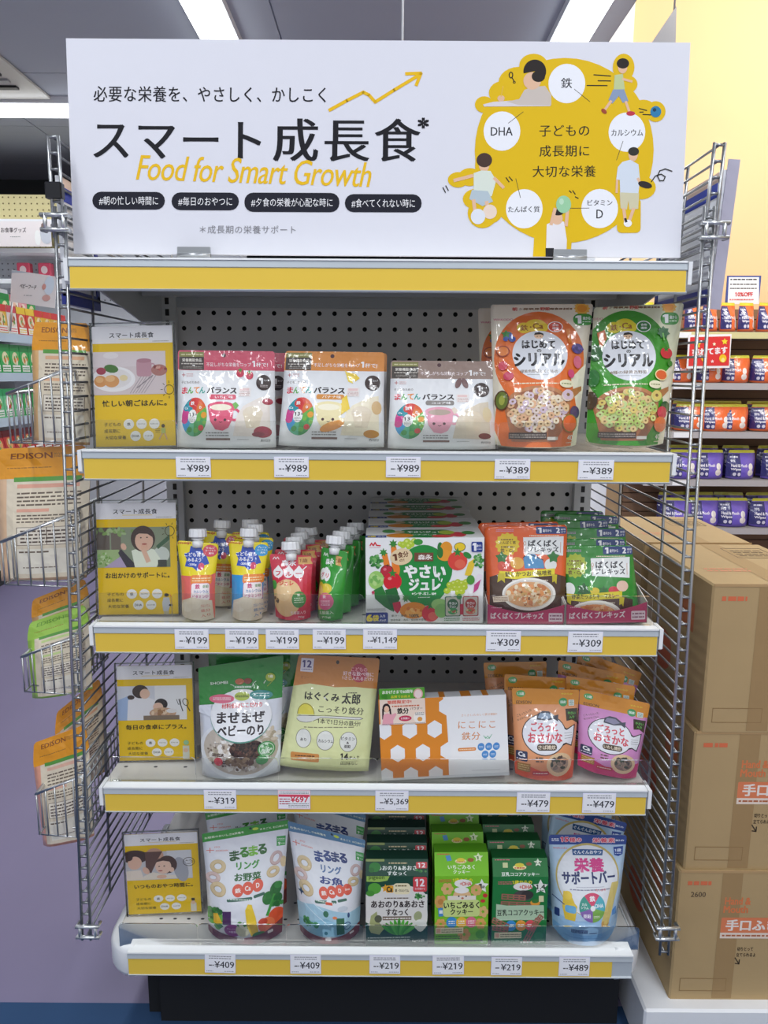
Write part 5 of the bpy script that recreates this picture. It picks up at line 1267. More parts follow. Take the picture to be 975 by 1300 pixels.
A.t('まぜまぜ', 500, 600, 440, 96, '2a2228', .04, -2, out='f4f6fa', ow=.09); A.t('ベビーのり', 502, 712, 420, 88, '2a2228', .04, -2, out='f4f6fa', ow=.09)
A.t('SHOMEI', 280, 284, 160, 26, 'e6f0e2', .02, -4); A.ell(470, 272, 42, 30, 'b8623a'); A.ell(548, 268, 38, 28, '8a3a2a'); A.line([(385, 300), (415, 310), (425, 328), (590, 325), (605, 290), (630, 270)], 5, 'e0ece0'); A.rect(420, 312, 590, 340, '5fa870'); A.micro(430, 316, 582, 334, 1, 'f0f4ec', wd=10)
A.ell(770, 230, 48, 42, 'a8b83a', 22); A.t('1歳', 770, 222, 48, 30, 'f4f4e0', .03); A.line([(740, 318), (790, 268)], 5, 'a8b83a'); A.line([(706, 290), (722, 262)], 7, 'e8f0e0')
A.ell(740, 880, 78, 70, '4f9a5a', 24); A.ell(700, 970, 56, 42, '4f9a5a', 20); A.ring(740, 880, 66, 58, 5, 'e0f0e0'); A.blobs(735, 890, 50, 60, 22, ['cfe4cf', '8ac08a'], 12); A.t('国産', 735, 900, 70, 36, 'e8f4e8', .03)
A.ell(302, 985, 40, 36, 'd8384a', 18); A.t('38', 302, 985, 60, 44, 'd8384a', .04, out='f4d8d8', ow=.05); A.micro(245, 912, 350, 945, 2, '5a4a44', wd=9); A.t('約', 250, 1000, 24, 26, '4a3a34', .02); A.micro(345, 965, 372, 1030, 3, '4a3a34'); A.micro(262, 822, 330, 832, 1, '555')
M, W_, H_ = stand(A, Z3, 12, yfix=.028)
mb = pouch_mb(W_, H_, .05, A, 'd0d6dc', seed=31, bot=.02, rc=.03, wrinkle=.0014)
o = place(mb, 'rice_topping_pouch', M, 'green and white pouch with a rice bowl picture, frontmost', POUCH)
behind(o, [(.014, .045, 0.004, 2, 'green topped pouch standing directly behind the rice bowl pouch'), (.004, .09, .012, -3, 'rearmost green topped pouch, only its dark top showing')], 'green and white rice topping pouches')

D2 = (350, 830, 6.964)
q = [(200, 62), (918, 95), (815, 1100), (30, 1048)]
A = Art(q, 'e3e8ac', D2)
A.poly([(150, 40), (950, 60), (910, 352), (700, 330), (520, 332), (300, 300), (160, 322)], 'c9823a')
A.poly([(225, 88), (336, 95), (325, 208), (215, 200)], 'e9e2ea'); A.t('12', 275, 138, 76, 58, '4a3f7a', .03, 3); A.micro(226, 176, 320, 192, 1, '6a5f8a'); A.t('ゼリー', 255, 250, 70, 24, 'a8602a', .02, 3)
A.ell(543, 126, 14, 16, '3a2a1c'); A.ell(735, 215, 74, 78, 'b8384a', 26); A.t('こどもの', 735, 185, 140, 34, 'f0a8b0', .03, 2); A.t('好きな飲べ物に', 728, 222, 270, 36, 'f4d8dc', .02, 3); A.t('1さじ入れるだけ♪', 722, 260, 275, 30, 'f4d8dc', .02, 3)
A.t('はぐくみ', 410, 410, 300, 66, '23201c', .03, 4); A.t('太郎', 665, 430, 160, 88, '23201c', .03, 4, sp=1.05); A.micro(640, 372, 720, 388, 1, '4a4436', wd=8)
A.t('こっそり鉄分', 578, 525, 395, 62, '2a2620', .015, 4)
A.ell(270, 560, 76, 96, 'e4d84a', 22, 0, 180, 360); A.line([(205, 572), (346, 568)], 4, '3a3826'); A.ring(270, 560, 76, 92, 4, '3a3826', 14, 0, 180, 360)
A.ell(265, 598, 76, 32, 'dfe0da', 20); A.ring(265, 598, 76, 34, 4, '3a3826', 20, 0, 0, 180); A.poly([(320, 572), (560, 580), (740, 590), (770, 600), (740, 610), (560, 596), (380, 592), (320, 620)], 'dfe0da'); A.line([(190, 574), (420, 568), (600, 580), (740, 588), (770, 602), (740, 610), (560, 598), (400, 588), (335, 618)], 3.5, '3a3826')
A.t('1本で1日分の鉄分!', 560, 630, 372, 46, '2a2620', .01, 5); A.micro(255, 655, 690, 690, 1, '8a8866', wd=8); 
for (x, y, rx, ry, r) in ((250, 775, 68, 88, 6), (440, 790, 76, 90, 4), (640, 805, 76, 92, 4)): A.ell(x, y, rx, ry, 'e6e8e2', 24, r); A.ring(x, y, rx, ry, 4, '5a584a', 26, r)
A.t('あり', 248, 785, 52, 28, '33302a', .02, 4); A.t('カルシウム', 445, 795, 130, 30, '33302a', .02, 5); A.t('ビタミン', 640, 775, 120, 30, '33302a', .02, 5); A.t('&', 636, 812, 20, 20, '33302a', .02); A.t('亜鉛', 632, 846, 56, 30, '33302a', .02, 5)
A.rr(134, 910, 384, 990, 14, 'd8924a', 3); A.micro(175, 928, 345, 948, 1, '4a3018', wd=10); A.micro(155, 960, 360, 978, 1, 'f0c890', wd=8)
A.t('14', 605, 940, 62, 58, '2a2620', .03, 3); A.t('本入り', 690, 955, 88, 34, '2a2620', .015, 4); A.t('ほぼ味なし', 645, 1010, 146, 32, '5a5840', .01, 3); A.line([(575, 985), (725, 992)], 2, '8a8866'); A.line([(60, 1025), (830, 1068)], 3, 'cdd29a')
M, W_, H_ = stand(A, Z3, 12, yfix=.028)
mb = pouch_mb(W_, H_, .03, A, 'dfe4a8', seed=32, bot=.0, rc=.05, wrinkle=.0018, seal=.06)
place(mb, 'powder_pouch', M, 'pale yellow pouch headed はぐくみ太郎 with orange top, tilted slightly', POUCH)

D3 = (475, 870, 5.571)
q = [(42, 122), (918, 122), (968, 642), (40, 632)]
A = Art(q, 'f0f1f2', D3)
A.poly([(40, 120), (480, 120), (505, 230), (520, 420), (525, 620), (40, 620)], 'e08a22')
def hexa(x, y, s_): A.poly([(x, y - 56 * s_), (x + 50 * s_, y - 28 * s_), (x + 50 * s_, y + 28 * s_), (x, y + 56 * s_), (x - 50 * s_, y + 28 * s_), (x - 50 * s_, y - 28 * s_)], 'eef0f2')
for (x, y) in ((72, 312), (249, 314), (423, 316), (161, 460), (339, 462), (72, 606), (251, 608), (430, 610), (505, 178), (515, 458)): hexa(x, y, 1.0)
A.poly([(480, 120), (600, 120), (600, 620), (525, 620), (522, 540), (545, 500), (530, 400), (512, 320), (530, 250), (512, 200), (540, 160)], 'f0f1f2'); A.rect(560, 120, 980, 620, 'f0f1f2')
A.rect(36, 620, 970, 645, 'dcdfe2')
A.t('さくさく♪たのしく鉄分補給!!', 735, 238, 250, 15, 'e0a070', .005); A.t('にこにこ', 720, 300, 262, 44, 'd88a4a', .008, 1, sp=1.25); A.t('鉄分', 680, 370, 130, 50, 'd88a4a', .01, 1, sp=1.1); A.line([(770, 372), (785, 390), (800, 375), (812, 392), (828, 365)], 4, '6ab88a'); A.ring(800, 378, 18, 14, 3, '6ab88a', 12, 0, 0, 180)
A.rr(588, 444, 718, 466, 10, 'e08a3a'); A.micro(600, 449, 708, 461, 1, 'fbe0c0')
for (x, y) in ((754, 443), (809, 443), (864, 444), (785, 494), (840, 494)): A.ell(x, y, 25, 25, '4f8fd0', 20); A.micro(x - 14, y - 6, x + 14, y + 8, 2, 'e6f0fa', seed=x)
A.line([(690, 596), (900, 600)], 2.5, 'bbb')
Tp = Art([(0, 0), (880, 60)], 'eceef0')
for x in (130, 250, 420, 720): Tp.rect(x, 0, x + 40, 60, 'e08a22')
Tp.rect(0, 0, 150, 60, 'e08a22'); Tp.rect(570, 0, 640, 60, 'e08a22')
M, W_, H_ = stand(A, Z3, 9, yfix=.012)
M = Matrix.Translation((0, 0, .004)) @ M
mb = box_mb(W_, H_, .034, A, 'e8eaec', top=Tp)
hexbox = place(mb, 'supplement_box', M, 'white box with orange panel of white hexagons lying back on the shelf', 'box')
A = Art([(48, 52), (372, 278)], 'eef0e4', D3)
A.rect(48, 52, 372, 120, '5aa83a'); A.blobs(90, 105, 30, 14, 8, ['4f9a34', '3f8a2c'], 18); A.t('おかげさまで60周年', 180, 74, 220, 22, 'f2f6e8', .03); A.t('品質でお応え', 200, 104, 140, 16, 'e4d83a', .02); A.ell(325, 92, 34, 34, 'e8b0a8', 20); A.ell(325, 92, 26, 26, 'f4e0dc', 20); A.star(300, 122, 14, '3f8a2c'); A.star(345, 126, 14, '3f8a2c')
A.rect(48, 120, 372, 278, 'f0dccc'); A.t('期間限定中!', 190, 138, 170, 22, 'd8503a', .03); A.micro(135, 156, 330, 172, 1, 'c86a4a', wd=8); A.t('鉄分', 212, 194, 80, 36, '2f2a26', .04); A.t('パウダー', 308, 182, 88, 20, '2f2a26', .01); A.ell(226, 242, 46, 18, 'c8385a', 18); A.t('お気軽に', 226, 242, 62, 14, 'f8e4e8', .02); A.ell(330, 240, 44, 36, 'f4eee6'); A.ell(330, 250, 18, 14, 'e0a050'); A.micro(298, 206, 362, 228, 2, '777')
A.ell(95, 172, 28, 28, '33262a', 18); A.ell(96, 180, 18, 21, 'eec4a8', 16); A.line([(70, 180), (68, 240)], 12, '33262a'); A.line([(120, 180), (126, 240)], 12, '33262a'); A.poly([(60, 278), (72, 215), (100, 205), (130, 215), (160, 205), (166, 216), (140, 250), (140, 278)], 'eaa8b4'); A.micro(60, 270, 366, 277, 1, '888')
M2 = hexbox.matrix_world.copy()
ha = Art(q, 'fff', D3); Mh, Wh, Hh = stand(ha, Z3, 9, yfix=.012); Mh = Matrix.Translation((0, 0, .004)) @ Mh
# lies against the upper left of the box face
mb = MB(('paper',)); w_, h_ = Wh * .355, Hh * .445
mb.box(-w_ / 2, w_ / 2, .0002, .0006, 0, h_, 'eee'); flat_surf((-w_ / 2, 0, h_), (w_, 0, 0), (0, 0, -h_)).print_on(mb, A)
place(mb, 'coupon_card', Mh @ Matrix.Translation((-Wh / 2 + w_ / 2 + .002, -.0012, Hh * .69)), 'small green and pink coupon card with a girl in braids, on the hexagon box', 'card')

D4 = (635, 830, 4.875)
def fish(A, quad, base, foot, sc, oy, meat, rot):
    X = lambda x: x
    A.poly(quad[0], 'dc9220')
def fishart(quad, refquad, base, foot, kind, meat):
    """common artwork drawn in the upright frame 70..490 x 205..745 of the left front pouch"""
    A = Art(quad, base, D4); A.H = homog(refquad)
    A.rect(60, 200, 500, 318, 'd98e22'); A.ell(125, 247, 28, 23, '4fa85a', 18); A.t('1.5歳', 125, 247, 40, 20, 'f0f6e8', .03); A.t('EDISON', 144, 304, 90, 20, '5a3a20', .02)
    A.t('やわらか', 410, 248, 72, 12, 'e8d83a', .02); A.ell(386, 302, 28, 28, '3f9a5a', 20); A.rr(410, 272, 460, 330, 6, 'd98e22'); A.rect(420, 288, 455, 326, 'dce8e4'); A.micro(424, 292, 452, 322, 4, '3a7a5a'); A.t('国産', 386, 302, 34, 18, 'e6f4e6', .03)
    A.t('ごろっと入った', 145, 370, 96, 15, '5a4434', .01, -24); A.t('おさかなごはん', 148, 394, 96, 13, '5a4434', .01, -24)
    A.poly([(398, 345), (475, 342), (472, 432), (438, 412), (402, 418)], '3a3426'); A.t('やさい', 437, 372, 50, 18, '6ac05a', .03); A.t('入り', 437, 396, 34, 16, '6ac05a', .03)
    body = []
    cx, cy = 262, 488
    for k in range(30):
        a = math.radians(k * 12); rr_ = 1.0
        body.append((cx + 132 * math.cos(a), cy + 104 * math.sin(a)))
    A.poly([(370, 440), (402, 462), (458, 438), (450, 500), (432, 562), (395, 545), (365, 555)], '1f1c1e'); A.ell(cx, cy, 134, 114, '1f1c1e', 32)
    A.ell(cx, cy, 129, 109, 'e9ebf2', 32); A.poly([(360, 452), (402, 470), (450, 446), (444, 500), (428, 554), (394, 538), (355, 545)], 'e9ebf2')
    for y in (486, 500, 514): A.line([(385, y), (436, y)], 2.5, '8a8c94')
    A.poly([(218, 408), (225, 375), (255, 358), (295, 360), (330, 385), (352, 378), (348, 420), (325, 405), (280, 415)], '3a3f50'); A.poly([(225, 398), (240, 372), (290, 370), (318, 392), (280, 408)], '8fa4bc' if kind == 1 else '8a88a4')
    A.t('ごろっと', 262, 448, 160, 50, 'd2485a', .035, sp=1.0); A.t('おさかな', 266, 508, 205, 52, 'd2485a', .035)
    A.rr(212, 540, 332, 574, 16, '4a3a2a'); A.t('さば雑炊' if kind == 1 else 'いわし雑炊', 272, 557, 104, 22, 'efe0c8', .02)
    A.poly([(85, 640), (160, 655), (260, 690), (460, 640), (460, 760), (85, 760)], foot); A.ell(350, 650, 82, 62, 'e6c8a0', 26); A.ell(350, 650, 60, 42, meat, 20); A.blobs(345, 645, 52, 34, 22, ['4f4a44', '8a7a6a', 'a8907a', '3a4a34'], 14)
    A.rr(96, 582, 158, 636, 8, '2a3458'); A.t('Ca', 127, 600, 36, 24, 'f4f4f8', .04); A.micro(100, 618, 154, 630, 1, 'dde'); A.rect(104, 646, 174, 690, 'a87a34'); A.micro(108, 650, 170, 686, 3, 'e0c080'); A.rr(186, 682, 284, 704, 6, 'c0323a'); A.micro(192, 687, 278, 699, 1, 'f4d8d0'); A.micro(205, 604, 250, 640, 2, '6a5444')
    return A
ref = [(72, 208), (490, 222), (445, 742), (92, 718)]
A = fishart(ref, ref, 'e8a070', 'e0582e', 1, 'b09a84')
M, W_, H_ = stand(A, Z3, 12, yfix=.028)
wfp = lambda v: 1.0 - .02 * smooth(.2, .5, v) + 0 * v
mb = pouch_mb(W_, H_, .04, A, 'd9c0a0', seed=41, bot=.03, rc=.05, wrinkle=.0014)
o = place(mb, 'fish_meal_pouch', M, 'frontmost orange pouch with a white fish drawing', POUCH)
behind(o, [(-.012, .040, .006, 2, 'orange fish pouch, second in its row'), (-.030, .085, .014, -3, 'orange fish pouch at the back of its row')], 'orange fish pouches')
A = fishart([(488, 215), (928, 300), (840, 792), (500, 722)], [(70, 205), (490, 205), (460, 742), (90, 735)], 'd894cc', 'cf3070', 2, '8a7260')
M, W_, H_ = stand(Art([(490, 215), (928, 305), (838, 790), (478, 716)], 'fff', D4), Z3, 12, yfix=.028)
mb = pouch_mb(W_, H_, .04, A, 'd9c0c8', seed=42, bot=.03, rc=.05, wrinkle=.0014)
o = place(mb, 'fish_meal_pouch', M, 'frontmost pink pouch with a white fish drawing, leaning right', POUCH)
behind(o, [(-.008, .035, .012, -3, 'pink fish pouch, second in its row'), (-.022, .075, .022, 1, 'pink fish pouch, third in its row'), (.004, .105, .024, 8, 'pink fish pouch tilted furthest, at the back of its row')], 'pink fish pouches')

# ---- lowest shelf
D5 = (250, 1030, 4.432)
def ringbag(quad, ref, hd, txt, tcols, rcol, name, extra, seed, label, lean, Yf, wf, h2):
    A = Art(quad, 'e6e9ef', D5); A.H = homog(ref)
    # upright frame 30..520 x 50..740 of the left bag, header tilted up to the right
    A.poly([(20, 118), (530, 40), (530, 102), (20, 184)], hd); A.poly([(20, 0), (530, 0), (530, 45), (20, 122)], hd)
    A.t('お野菜のおいしさ&栄養を' if h2 else 'お魚のおいしさ&栄養を', 145, 138, 210, 15, 'e8f0da', .02, -9); A.ell(315, 102, 18, 10, 'c8dc4a', 14, -9); A.t('まるごと お口あけて', 425, 93, 170, 14, 'e8f0da', .02, -9); A.ell(286, 98, 8, 8, '233')
    A.line([(50, 238), (88, 238)], 4, 'e0705a'); A.line([(68, 222), (68, 254)], 4, 'e0705a'); A.t('ITO', 106, 218, 28, 9, 'e0705a', .01, -3); A.t('SHOKUHIN', 130, 240, 66, 9, 'e0705a', .01, -3)
    A.poly([(444, 158), (502, 152), (502, 215), (446, 222)], '4fa85a'); A.t('9', 462, 205, 14, 20, 'eaf6e8', .03); A.micro(450, 168, 498, 186, 2, 'dff0dc'); A.micro(476, 198, 500, 208, 1, 'dff0dc')
    for i, (ch, c) in enumerate(zip('まるまる', tcols)): A.t(ch, 200 + i * 53, 262 - i * 9 + (10 if i in (0,) else 0), 48, 58, c, .055, -6)
    A.t('リング', 280, 325, 132, 44, rcol, .04, -6); A.t(name, 282, 388, 150, 42, '2f6a34' if h2 else '3a4a8a', .035, -4)
    def donut(x, y, rx, ry, rot=0, c='d9c49a', c2='c0a878'):
        A.ring(x, y, rx, ry, rx * .55, c2, 22, rot); A.ring(x, y - 2, rx * .96, ry * .92, rx * .42, c, 22, rot)
    donut(112, 336, 44, 40); donut(86, 402, 42, 34, 0, 'd8c0b8', 'bfa39a'); donut(118, 462, 46, 40, 10); donut(446, 292, 36, 46, 30, 'd0b8b4', 'b89a94'); donut(430, 370, 40, 32, -20); A.ell(492, 318, 20, 34, 'd9c49a')
    tags = ['鉄', 'Ca', 'D'] + ([] if h2 else ['DHA'])
    for i, t_ in enumerate(tags): A.ell(230 + i * (56 if h2 else 53), 460 - i * 13, 32, 34, 'e2604a', 20)
    for i, t_ in enumerate(tags): A.t(t_, 230 + i * (56 if h2 else 53), 460 - i * 13, 32 if t_ != 'D' else 18, None if t_ == 'DHA' else 24, 'fbeee8', .03, -8)
    A.rr(170, 498, 314, 514, 7, '3f6a5a', -6); A.micro(176, 500, 308, 512, 1, 'e0ece0'); A.rr(320, 478, 385, 494, 7, '3f6a5a', -12)
    extra(A)
    A.poly([(40, 680), (140, 695), (260, 712), (380, 690), (500, 640), (500, 790), (40, 790)], '7a3a3a'); A.rr(230, 708, 270, 722, 3, 'e6dcd8'); A.rr(400, 688, 430, 704, 3, 'e6dcd8')
    M, W_, H_ = stand(Art(quad, 'fff', D5), Z0, lean, yfix=Yf)
    mb = pouch_mb(W_, H_, .052, A, 'd6dade', seed=seed, bot=.06, rc=.03, wrinkle=.0016, wf=wf)
    return place(mb, 'ring_snack_pouch', M, label, POUCH)
def ex_v(A):
    A.blobs(105, 620, 48, 50, 26, ['3f8a3a', '2a6a2c', '6ab04a'], 20); A.poly([(95, 600), (120, 590), (150, 640), (120, 655), (98, 650)], 'e8b82a'); A.poly([(148, 575), (195, 570), (196, 640), (150, 645)], '4a2a5a'); A.ell(205, 672, 46, 34, '9a3f8a', 20); A.t('やさいパウダー', 205, 664, 62, 10, 'f0dcf0', .01); A.t('4種類', 205, 680, 44, 12, 'f0dcf0', .01)
    A.ell(262, 668, 40, 36, 'd6d2b4', 16); A.blobs(262, 650, 30, 26, 10, ['5a9a4a', 'e8e6d0'], 14); A.poly([(275, 560), (290, 528), (312, 532), (335, 600), (352, 690), (310, 700), (285, 640)], 'efcd2e')
    A.ell(405, 510, 34, 36, '2f7a34'); A.ell(448, 470, 34, 42, '2a7030', 16, 20); A.ell(462, 450, 24, 20, '3a8a3c'); A.line([(440, 500), (400, 600)], 16, '3f9a3a'); A.ell(460, 525, 26, 30, '256a2a'); A.blobs(455, 560, 30, 20, 8, ['3a8a34', '2a6a2a'], 16)
    A.ell(450, 620, 46, 46, 'e0562e', 20); A.ell(395, 650, 46, 40, 'e8784a', 20); A.ell(375, 630, 26, 20, 'c84a34'); A.ell(355, 700, 40, 22, '4f8a3a')
ringbag([(28, 125), (520, 45), (478, 745), (68, 735)], [(28, 122), (522, 42), (480, 748), (68, 738)], '3f9a3a', '', ('2a5a2a', '3f8a2a', '7ac03a', '2f6a2f'), '3f9a3a', 'お野菜', ex_v, 51, 'white snack pouch with green header, vegetables and ring biscuits', 9, .026, lambda v: 1.0 - .03 * math.sin(math.pi * v), True)
def ex_f(A):
    A.poly([(40, 560), (160, 530), (300, 550), (400, 560), (520, 530), (520, 700), (40, 700)], 'a9cfe0'); A.poly([(60, 640), (240, 600), (500, 660), (500, 700), (60, 700)], '93c4da'); A.line([(100, 540), (200, 600), (260, 640)], 3, 'e6f4fa'); A.line([(150, 520), (260, 580)], 3, 'e6f4fa')
    A.star(84, 490, 22, '2f4a6a', 4, .4); A.rect(240, 505, 285, 520, 'd8563a'); A.poly([(245, 505), (252, 480), (262, 492), (275, 478), (280, 505)], 'f0f2f4'); A.ell(355, 535, 36, 16, 'c9d2da', 16, -8); A.rect(310, 590, 365, 690, '2f6a44'); A.ell(240, 572, 18, 18, '3f7a5a'); A.ell(172, 640, 18, 18, '4f9a6a'); A.blobs(120, 640, 30, 26, 14, ['4f9a5a', '3a7a4a'], 12); A.ell(300, 588, 16, 9, 'e88a5a'); A.ell(236, 680, 12, 10, '3f7a8a'); A.ell(385, 640, 26, 26, '3a5a8a', 16); A.ell(385, 640, 20, 20, 'a9cfe0', 16); A.line([(370, 648), (400, 632)], 4, '3a5a8a'); A.ell(395, 575, 8, 16, '2f4a7a')
fq = [(510, 62), (948, 170), (912, 725), (585, 720)]
o2 = ringbag(fq, [(30, 122), (510, 42), (470, 745), (60, 735)], '5a86a8', '', ('2f4a8a', '3a4f8a', '3a4a7a', '2f3f7a'), '5a7aa8', 'お魚', ex_f, 52, 'white snack pouch with blue header, sea picture and ring biscuits', 9, .026, lambda v: 1.0 - .03 * math.sin(math.pi * v), False)
o1 = [o for o in bpy.data.objects if o.name.startswith('ring_snack_pouch') and o is not o2][0]
behind(o1, [(.002, .055, .012, -3, 'white snack pouch behind the green headed one, its top under the shelf above')], 'green headed ring snack pouches')
behind(o2, [(-.006, .055, .016, 2, 'white snack pouch behind the blue headed one, its top under the shelf above')], 'blue headed ring snack pouches')

D6 = (455, 1030, 3.8235)
def row_of(o, n, dy, dx, dz, words_, group):
    behind(o, [(dx * (k + 1), dy * (k + 1), dz * (k + 1), 0, '%s, %s in its row' % (words_, ('second', 'third', 'fourth', 'fifth', 'sixth')[k])) for k in range(n)], group)
def gable(front, top, quad, Dp, side, slope, label, seed, lean=0, Yf=.012):
    M, W_, H_ = stand(front, Z0, lean, yfix=Yf)
    tp, tq = top
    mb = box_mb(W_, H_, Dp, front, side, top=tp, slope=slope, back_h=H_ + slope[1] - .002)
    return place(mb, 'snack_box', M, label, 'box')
# dark green seaweed snack box
A = Art([(36, 315), (338, 315), (336, 642), (36, 635)], '1c4a38', D6)
A.ell(190, 425, 145, 70, 'e4e2dc', 30); A.rect(36, 400, 334, 545, 'e4e2dc'); A.poly([(36, 530), (110, 570), (150, 600), (250, 600), (300, 580), (334, 530), (334, 642), (36, 642)], '1c4a38'); A.ell(300, 500, 36, 80, 'e4e2dc')
A.poly([(40, 306), (155, 306), (140, 335), (100, 342), (40, 340)], '9fc45a'); A.t('pigeon', 88, 323, 74, 22, '4a6a2a', .02); A.star(130, 372, 20, 'e8a82e'); A.rr(132, 358, 170, 392, 8, 'e8a82e'); A.t('Ca', 150, 376, 26, 24, '2a2a1c', .05); A.rr(168, 348, 250, 400, 16, 'f0e6c0'); A.t('鉄・カルシウム', 210, 382, 66, 14, '3a3a2a', .03); A.micro(178, 354, 232, 366, 1, '7a6a3a', wd=6)
A.rr(264, 318, 332, 388, 8, 'd84a50'); A.t('12', 297, 345, 44, 34, 'f8eef0', .03); A.t('か月頃から', 298, 374, 50, 10, 'f8eef0', .01); A.ell(78, 372, 32, 26, '5aa83c'); A.ell(58, 395, 20, 14, '4a9634')
A.micro(125, 412, 245, 424, 1, '6a5a4a', wd=5); A.t('あおのり&あおさ', 190, 446, 256, 32, '2a1c18', .03); A.t('すなっく', 186, 484, 106, 32, '2a1c18', .03); A.rect(116, 504, 256, 522, '7a6a5a'); A.micro(120, 508, 252, 519, 1, 'e8e2da', wd=6)
A.star(290, 410, 20, '4f9a4a', 6, .5); A.blobs(295, 412, 24, 18, 12, ['4f9a4a', '2f6a34'], 6)
A.poly([(60, 500), (88, 480), (98, 530), (125, 560), (100, 590), (60, 580), (50, 560)], 'a9b07a'); A.ell(95, 515, 18, 18, '5a5e4a'); A.ell(288, 504, 20, 24, 'a4ac80', 14, 20)
for k in range(9): A.ell(196 + (k - 4) * 13, 568 - 4 * (4 - abs(k - 4)), 9, 40, ('4fa83a', '3f9430', '62b84a')[k % 3], 10, (k - 4) * 14)
A.micro(45, 598, 250, 622, 2, 'c8d4cc'); A.t('6g×2袋', 290, 622, 60, 14, 'f0f4f0', .02); A.ell(300, 545, 32, 26, 'dfe2dc', 16)
Tp = Art([(0, 0), (300, 84)], '1a4636')
Tp.t('あおのり&あおさ', 150, 44, 190, 22, 'e8eeea', .02); Tp.t('すなっく', 150, 70, 90, 20, 'e8eeea', .02); Tp.ell(44, 40, 28, 24, '2f7a34'); Tp.ell(28, 54, 14, 12, '2a6a30'); Tp.rr(242, 14, 296, 46, 6, 'c8484e'); Tp.t('12', 269, 30, 34, 22, 'f4e8ea', .03); Tp.micro(110, 14, 200, 26, 1, 'c8b890', wd=6); Tp.blobs(262, 62, 28, 14, 8, ['4f8a4a', '2f6a3a'], 6); Tp.rr(0, 0, 90, 12, 3, '8a9a5a')
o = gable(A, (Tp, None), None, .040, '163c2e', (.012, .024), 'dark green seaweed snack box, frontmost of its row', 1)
row_of(o, 4, .046, .0005, 0.0, 'dark green seaweed snack box', 'dark green seaweed snack boxes')
# lime strawberry milk cookie box
A = Art([(368, 316), (636, 316), (624, 645), (372, 640)], '7cc424', D6)
A.micro(388, 330, 450, 348, 2, 'd84a4a'); A.t('1歳からの', 505, 336, 96, 20, 'f0e43a', .03); A.star(600, 366, 36, 'f2f4ea'); A.t('1', 592, 368, 12, 26, '4a4a3a', .04); A.t('歳', 608, 370, 14, 14, '4a4a3a', .02)
A.ell(508, 352, 44, 20, 'f4f2ec', 20); A.t('+DHA', 520, 354, 56, 18, 'd84a3a', .03)
def cook(A, x, y, r, c='dfae6a', h='7cc424', n=6):
    for k in range(n):
        a = k * 6.283 / n; A.ell(x + r * .62 * math.cos(a), y + r * .62 * math.sin(a), r * .42, r * .42, c, 10)
    A.ring(x, y, r * .8, r * .8, r * .45, c, 14)
cook(A, 430, 378, 30, 'e0b878'); cook(A, 398, 440, 32, 'd8a45c', 'd8a45c'); A.ell(398, 440, 14, 14, 'c48a44'); cook(A, 572, 385, 28, 'e0b070', n=7); cook(A, 604, 490, 28, 'e0b878', n=5)
A.ell(502, 412, 44, 34, 'e8bf8c', 22); A.rect(432, 412, 570, 440, 'efe6d8'); A.ell(486, 414, 4, 4, '3a2a22', 8); A.ell(522, 414, 4, 4, '3a2a22', 8); A.ell(504, 424, 7, 5, 'c8785a', 8); A.ell(500, 385, 36, 16, 'f4f2ec')
A.rr(410, 432, 588, 512, 16, 'cfe08a'); A.t('いちごみるく', 500, 457, 172, 32, '2a2a1c', .035); A.t('クッキー', 500, 489, 108, 26, '2a2a1c', .03); A.ell(616, 412, 12, 10, 'c83a34'); A.ell(604, 438, 12, 8, 'c83a34'); A.poly([(386, 470), (408, 468), (412, 508), (390, 510)], '4f8fc8'); A.rect(392, 480, 408, 496, 'e8f0f4')
for x, c in ((452, '3a8fd0'), (499, 'e8b83a'), (546, 'e0748a')): A.ell(x, 538, 26, 26, c, 20); A.micro(x - 15, 528, x + 15, 548, 2, 'f4f4f4', seed=x)
cook(A, 400, 545, 26, 'd8a45c'); cook(A, 592, 545, 26, 'd8a45c'); cook(A, 512, 595, 30, 'd8a05a'); A.rect(376, 562, 508, 590, 'f0e6c0'); A.rect(380, 566, 400, 586, 'e8b09a'); A.micro(404, 568, 502, 586, 2, '6a6a4a'); A.micro(378, 596, 500, 628, 3, '4a6a1a'); A.micro(505, 618, 600, 632, 1, '3a4a14', wd=7); A.ell(590, 596, 24, 20, '5aa81c'); A.t('8g×3', 604, 632, 26, 9, 'f0f4e0', .01)
Tp = Art([(0, 0), (262, 116)], '78c022')
Tp.t('いちごみるく', 130, 72, 130, 22, 'eef6dc', .02); Tp.t('クッキー', 130, 96, 80, 18, 'eef6dc', .02); Tp.ell(128, 44, 28, 12, 'e8e0a0'); Tp.ell(128, 38, 20, 10, 'e0c83a'); Tp.micro(106, 42, 150, 52, 1, 'c86a3a'); Tp.star(214, 26, 24, 'dfeec0'); Tp.t('1', 210, 28, 8, 14, '3a6a1a', .03); Tp.poly([(54, 18), (76, 14), (84, 40), (62, 44)], '4f8fc8'); Tp.ell(176, 38, 16, 10, '9a5a2a'); Tp.micro(14, 4, 74, 14, 1, 'd84a4a')
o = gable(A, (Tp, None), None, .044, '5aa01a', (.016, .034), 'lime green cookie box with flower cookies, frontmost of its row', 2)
row_of(o, 3, .058, -.001, 0.0, 'lime green cookie box', 'lime green cookie boxes')
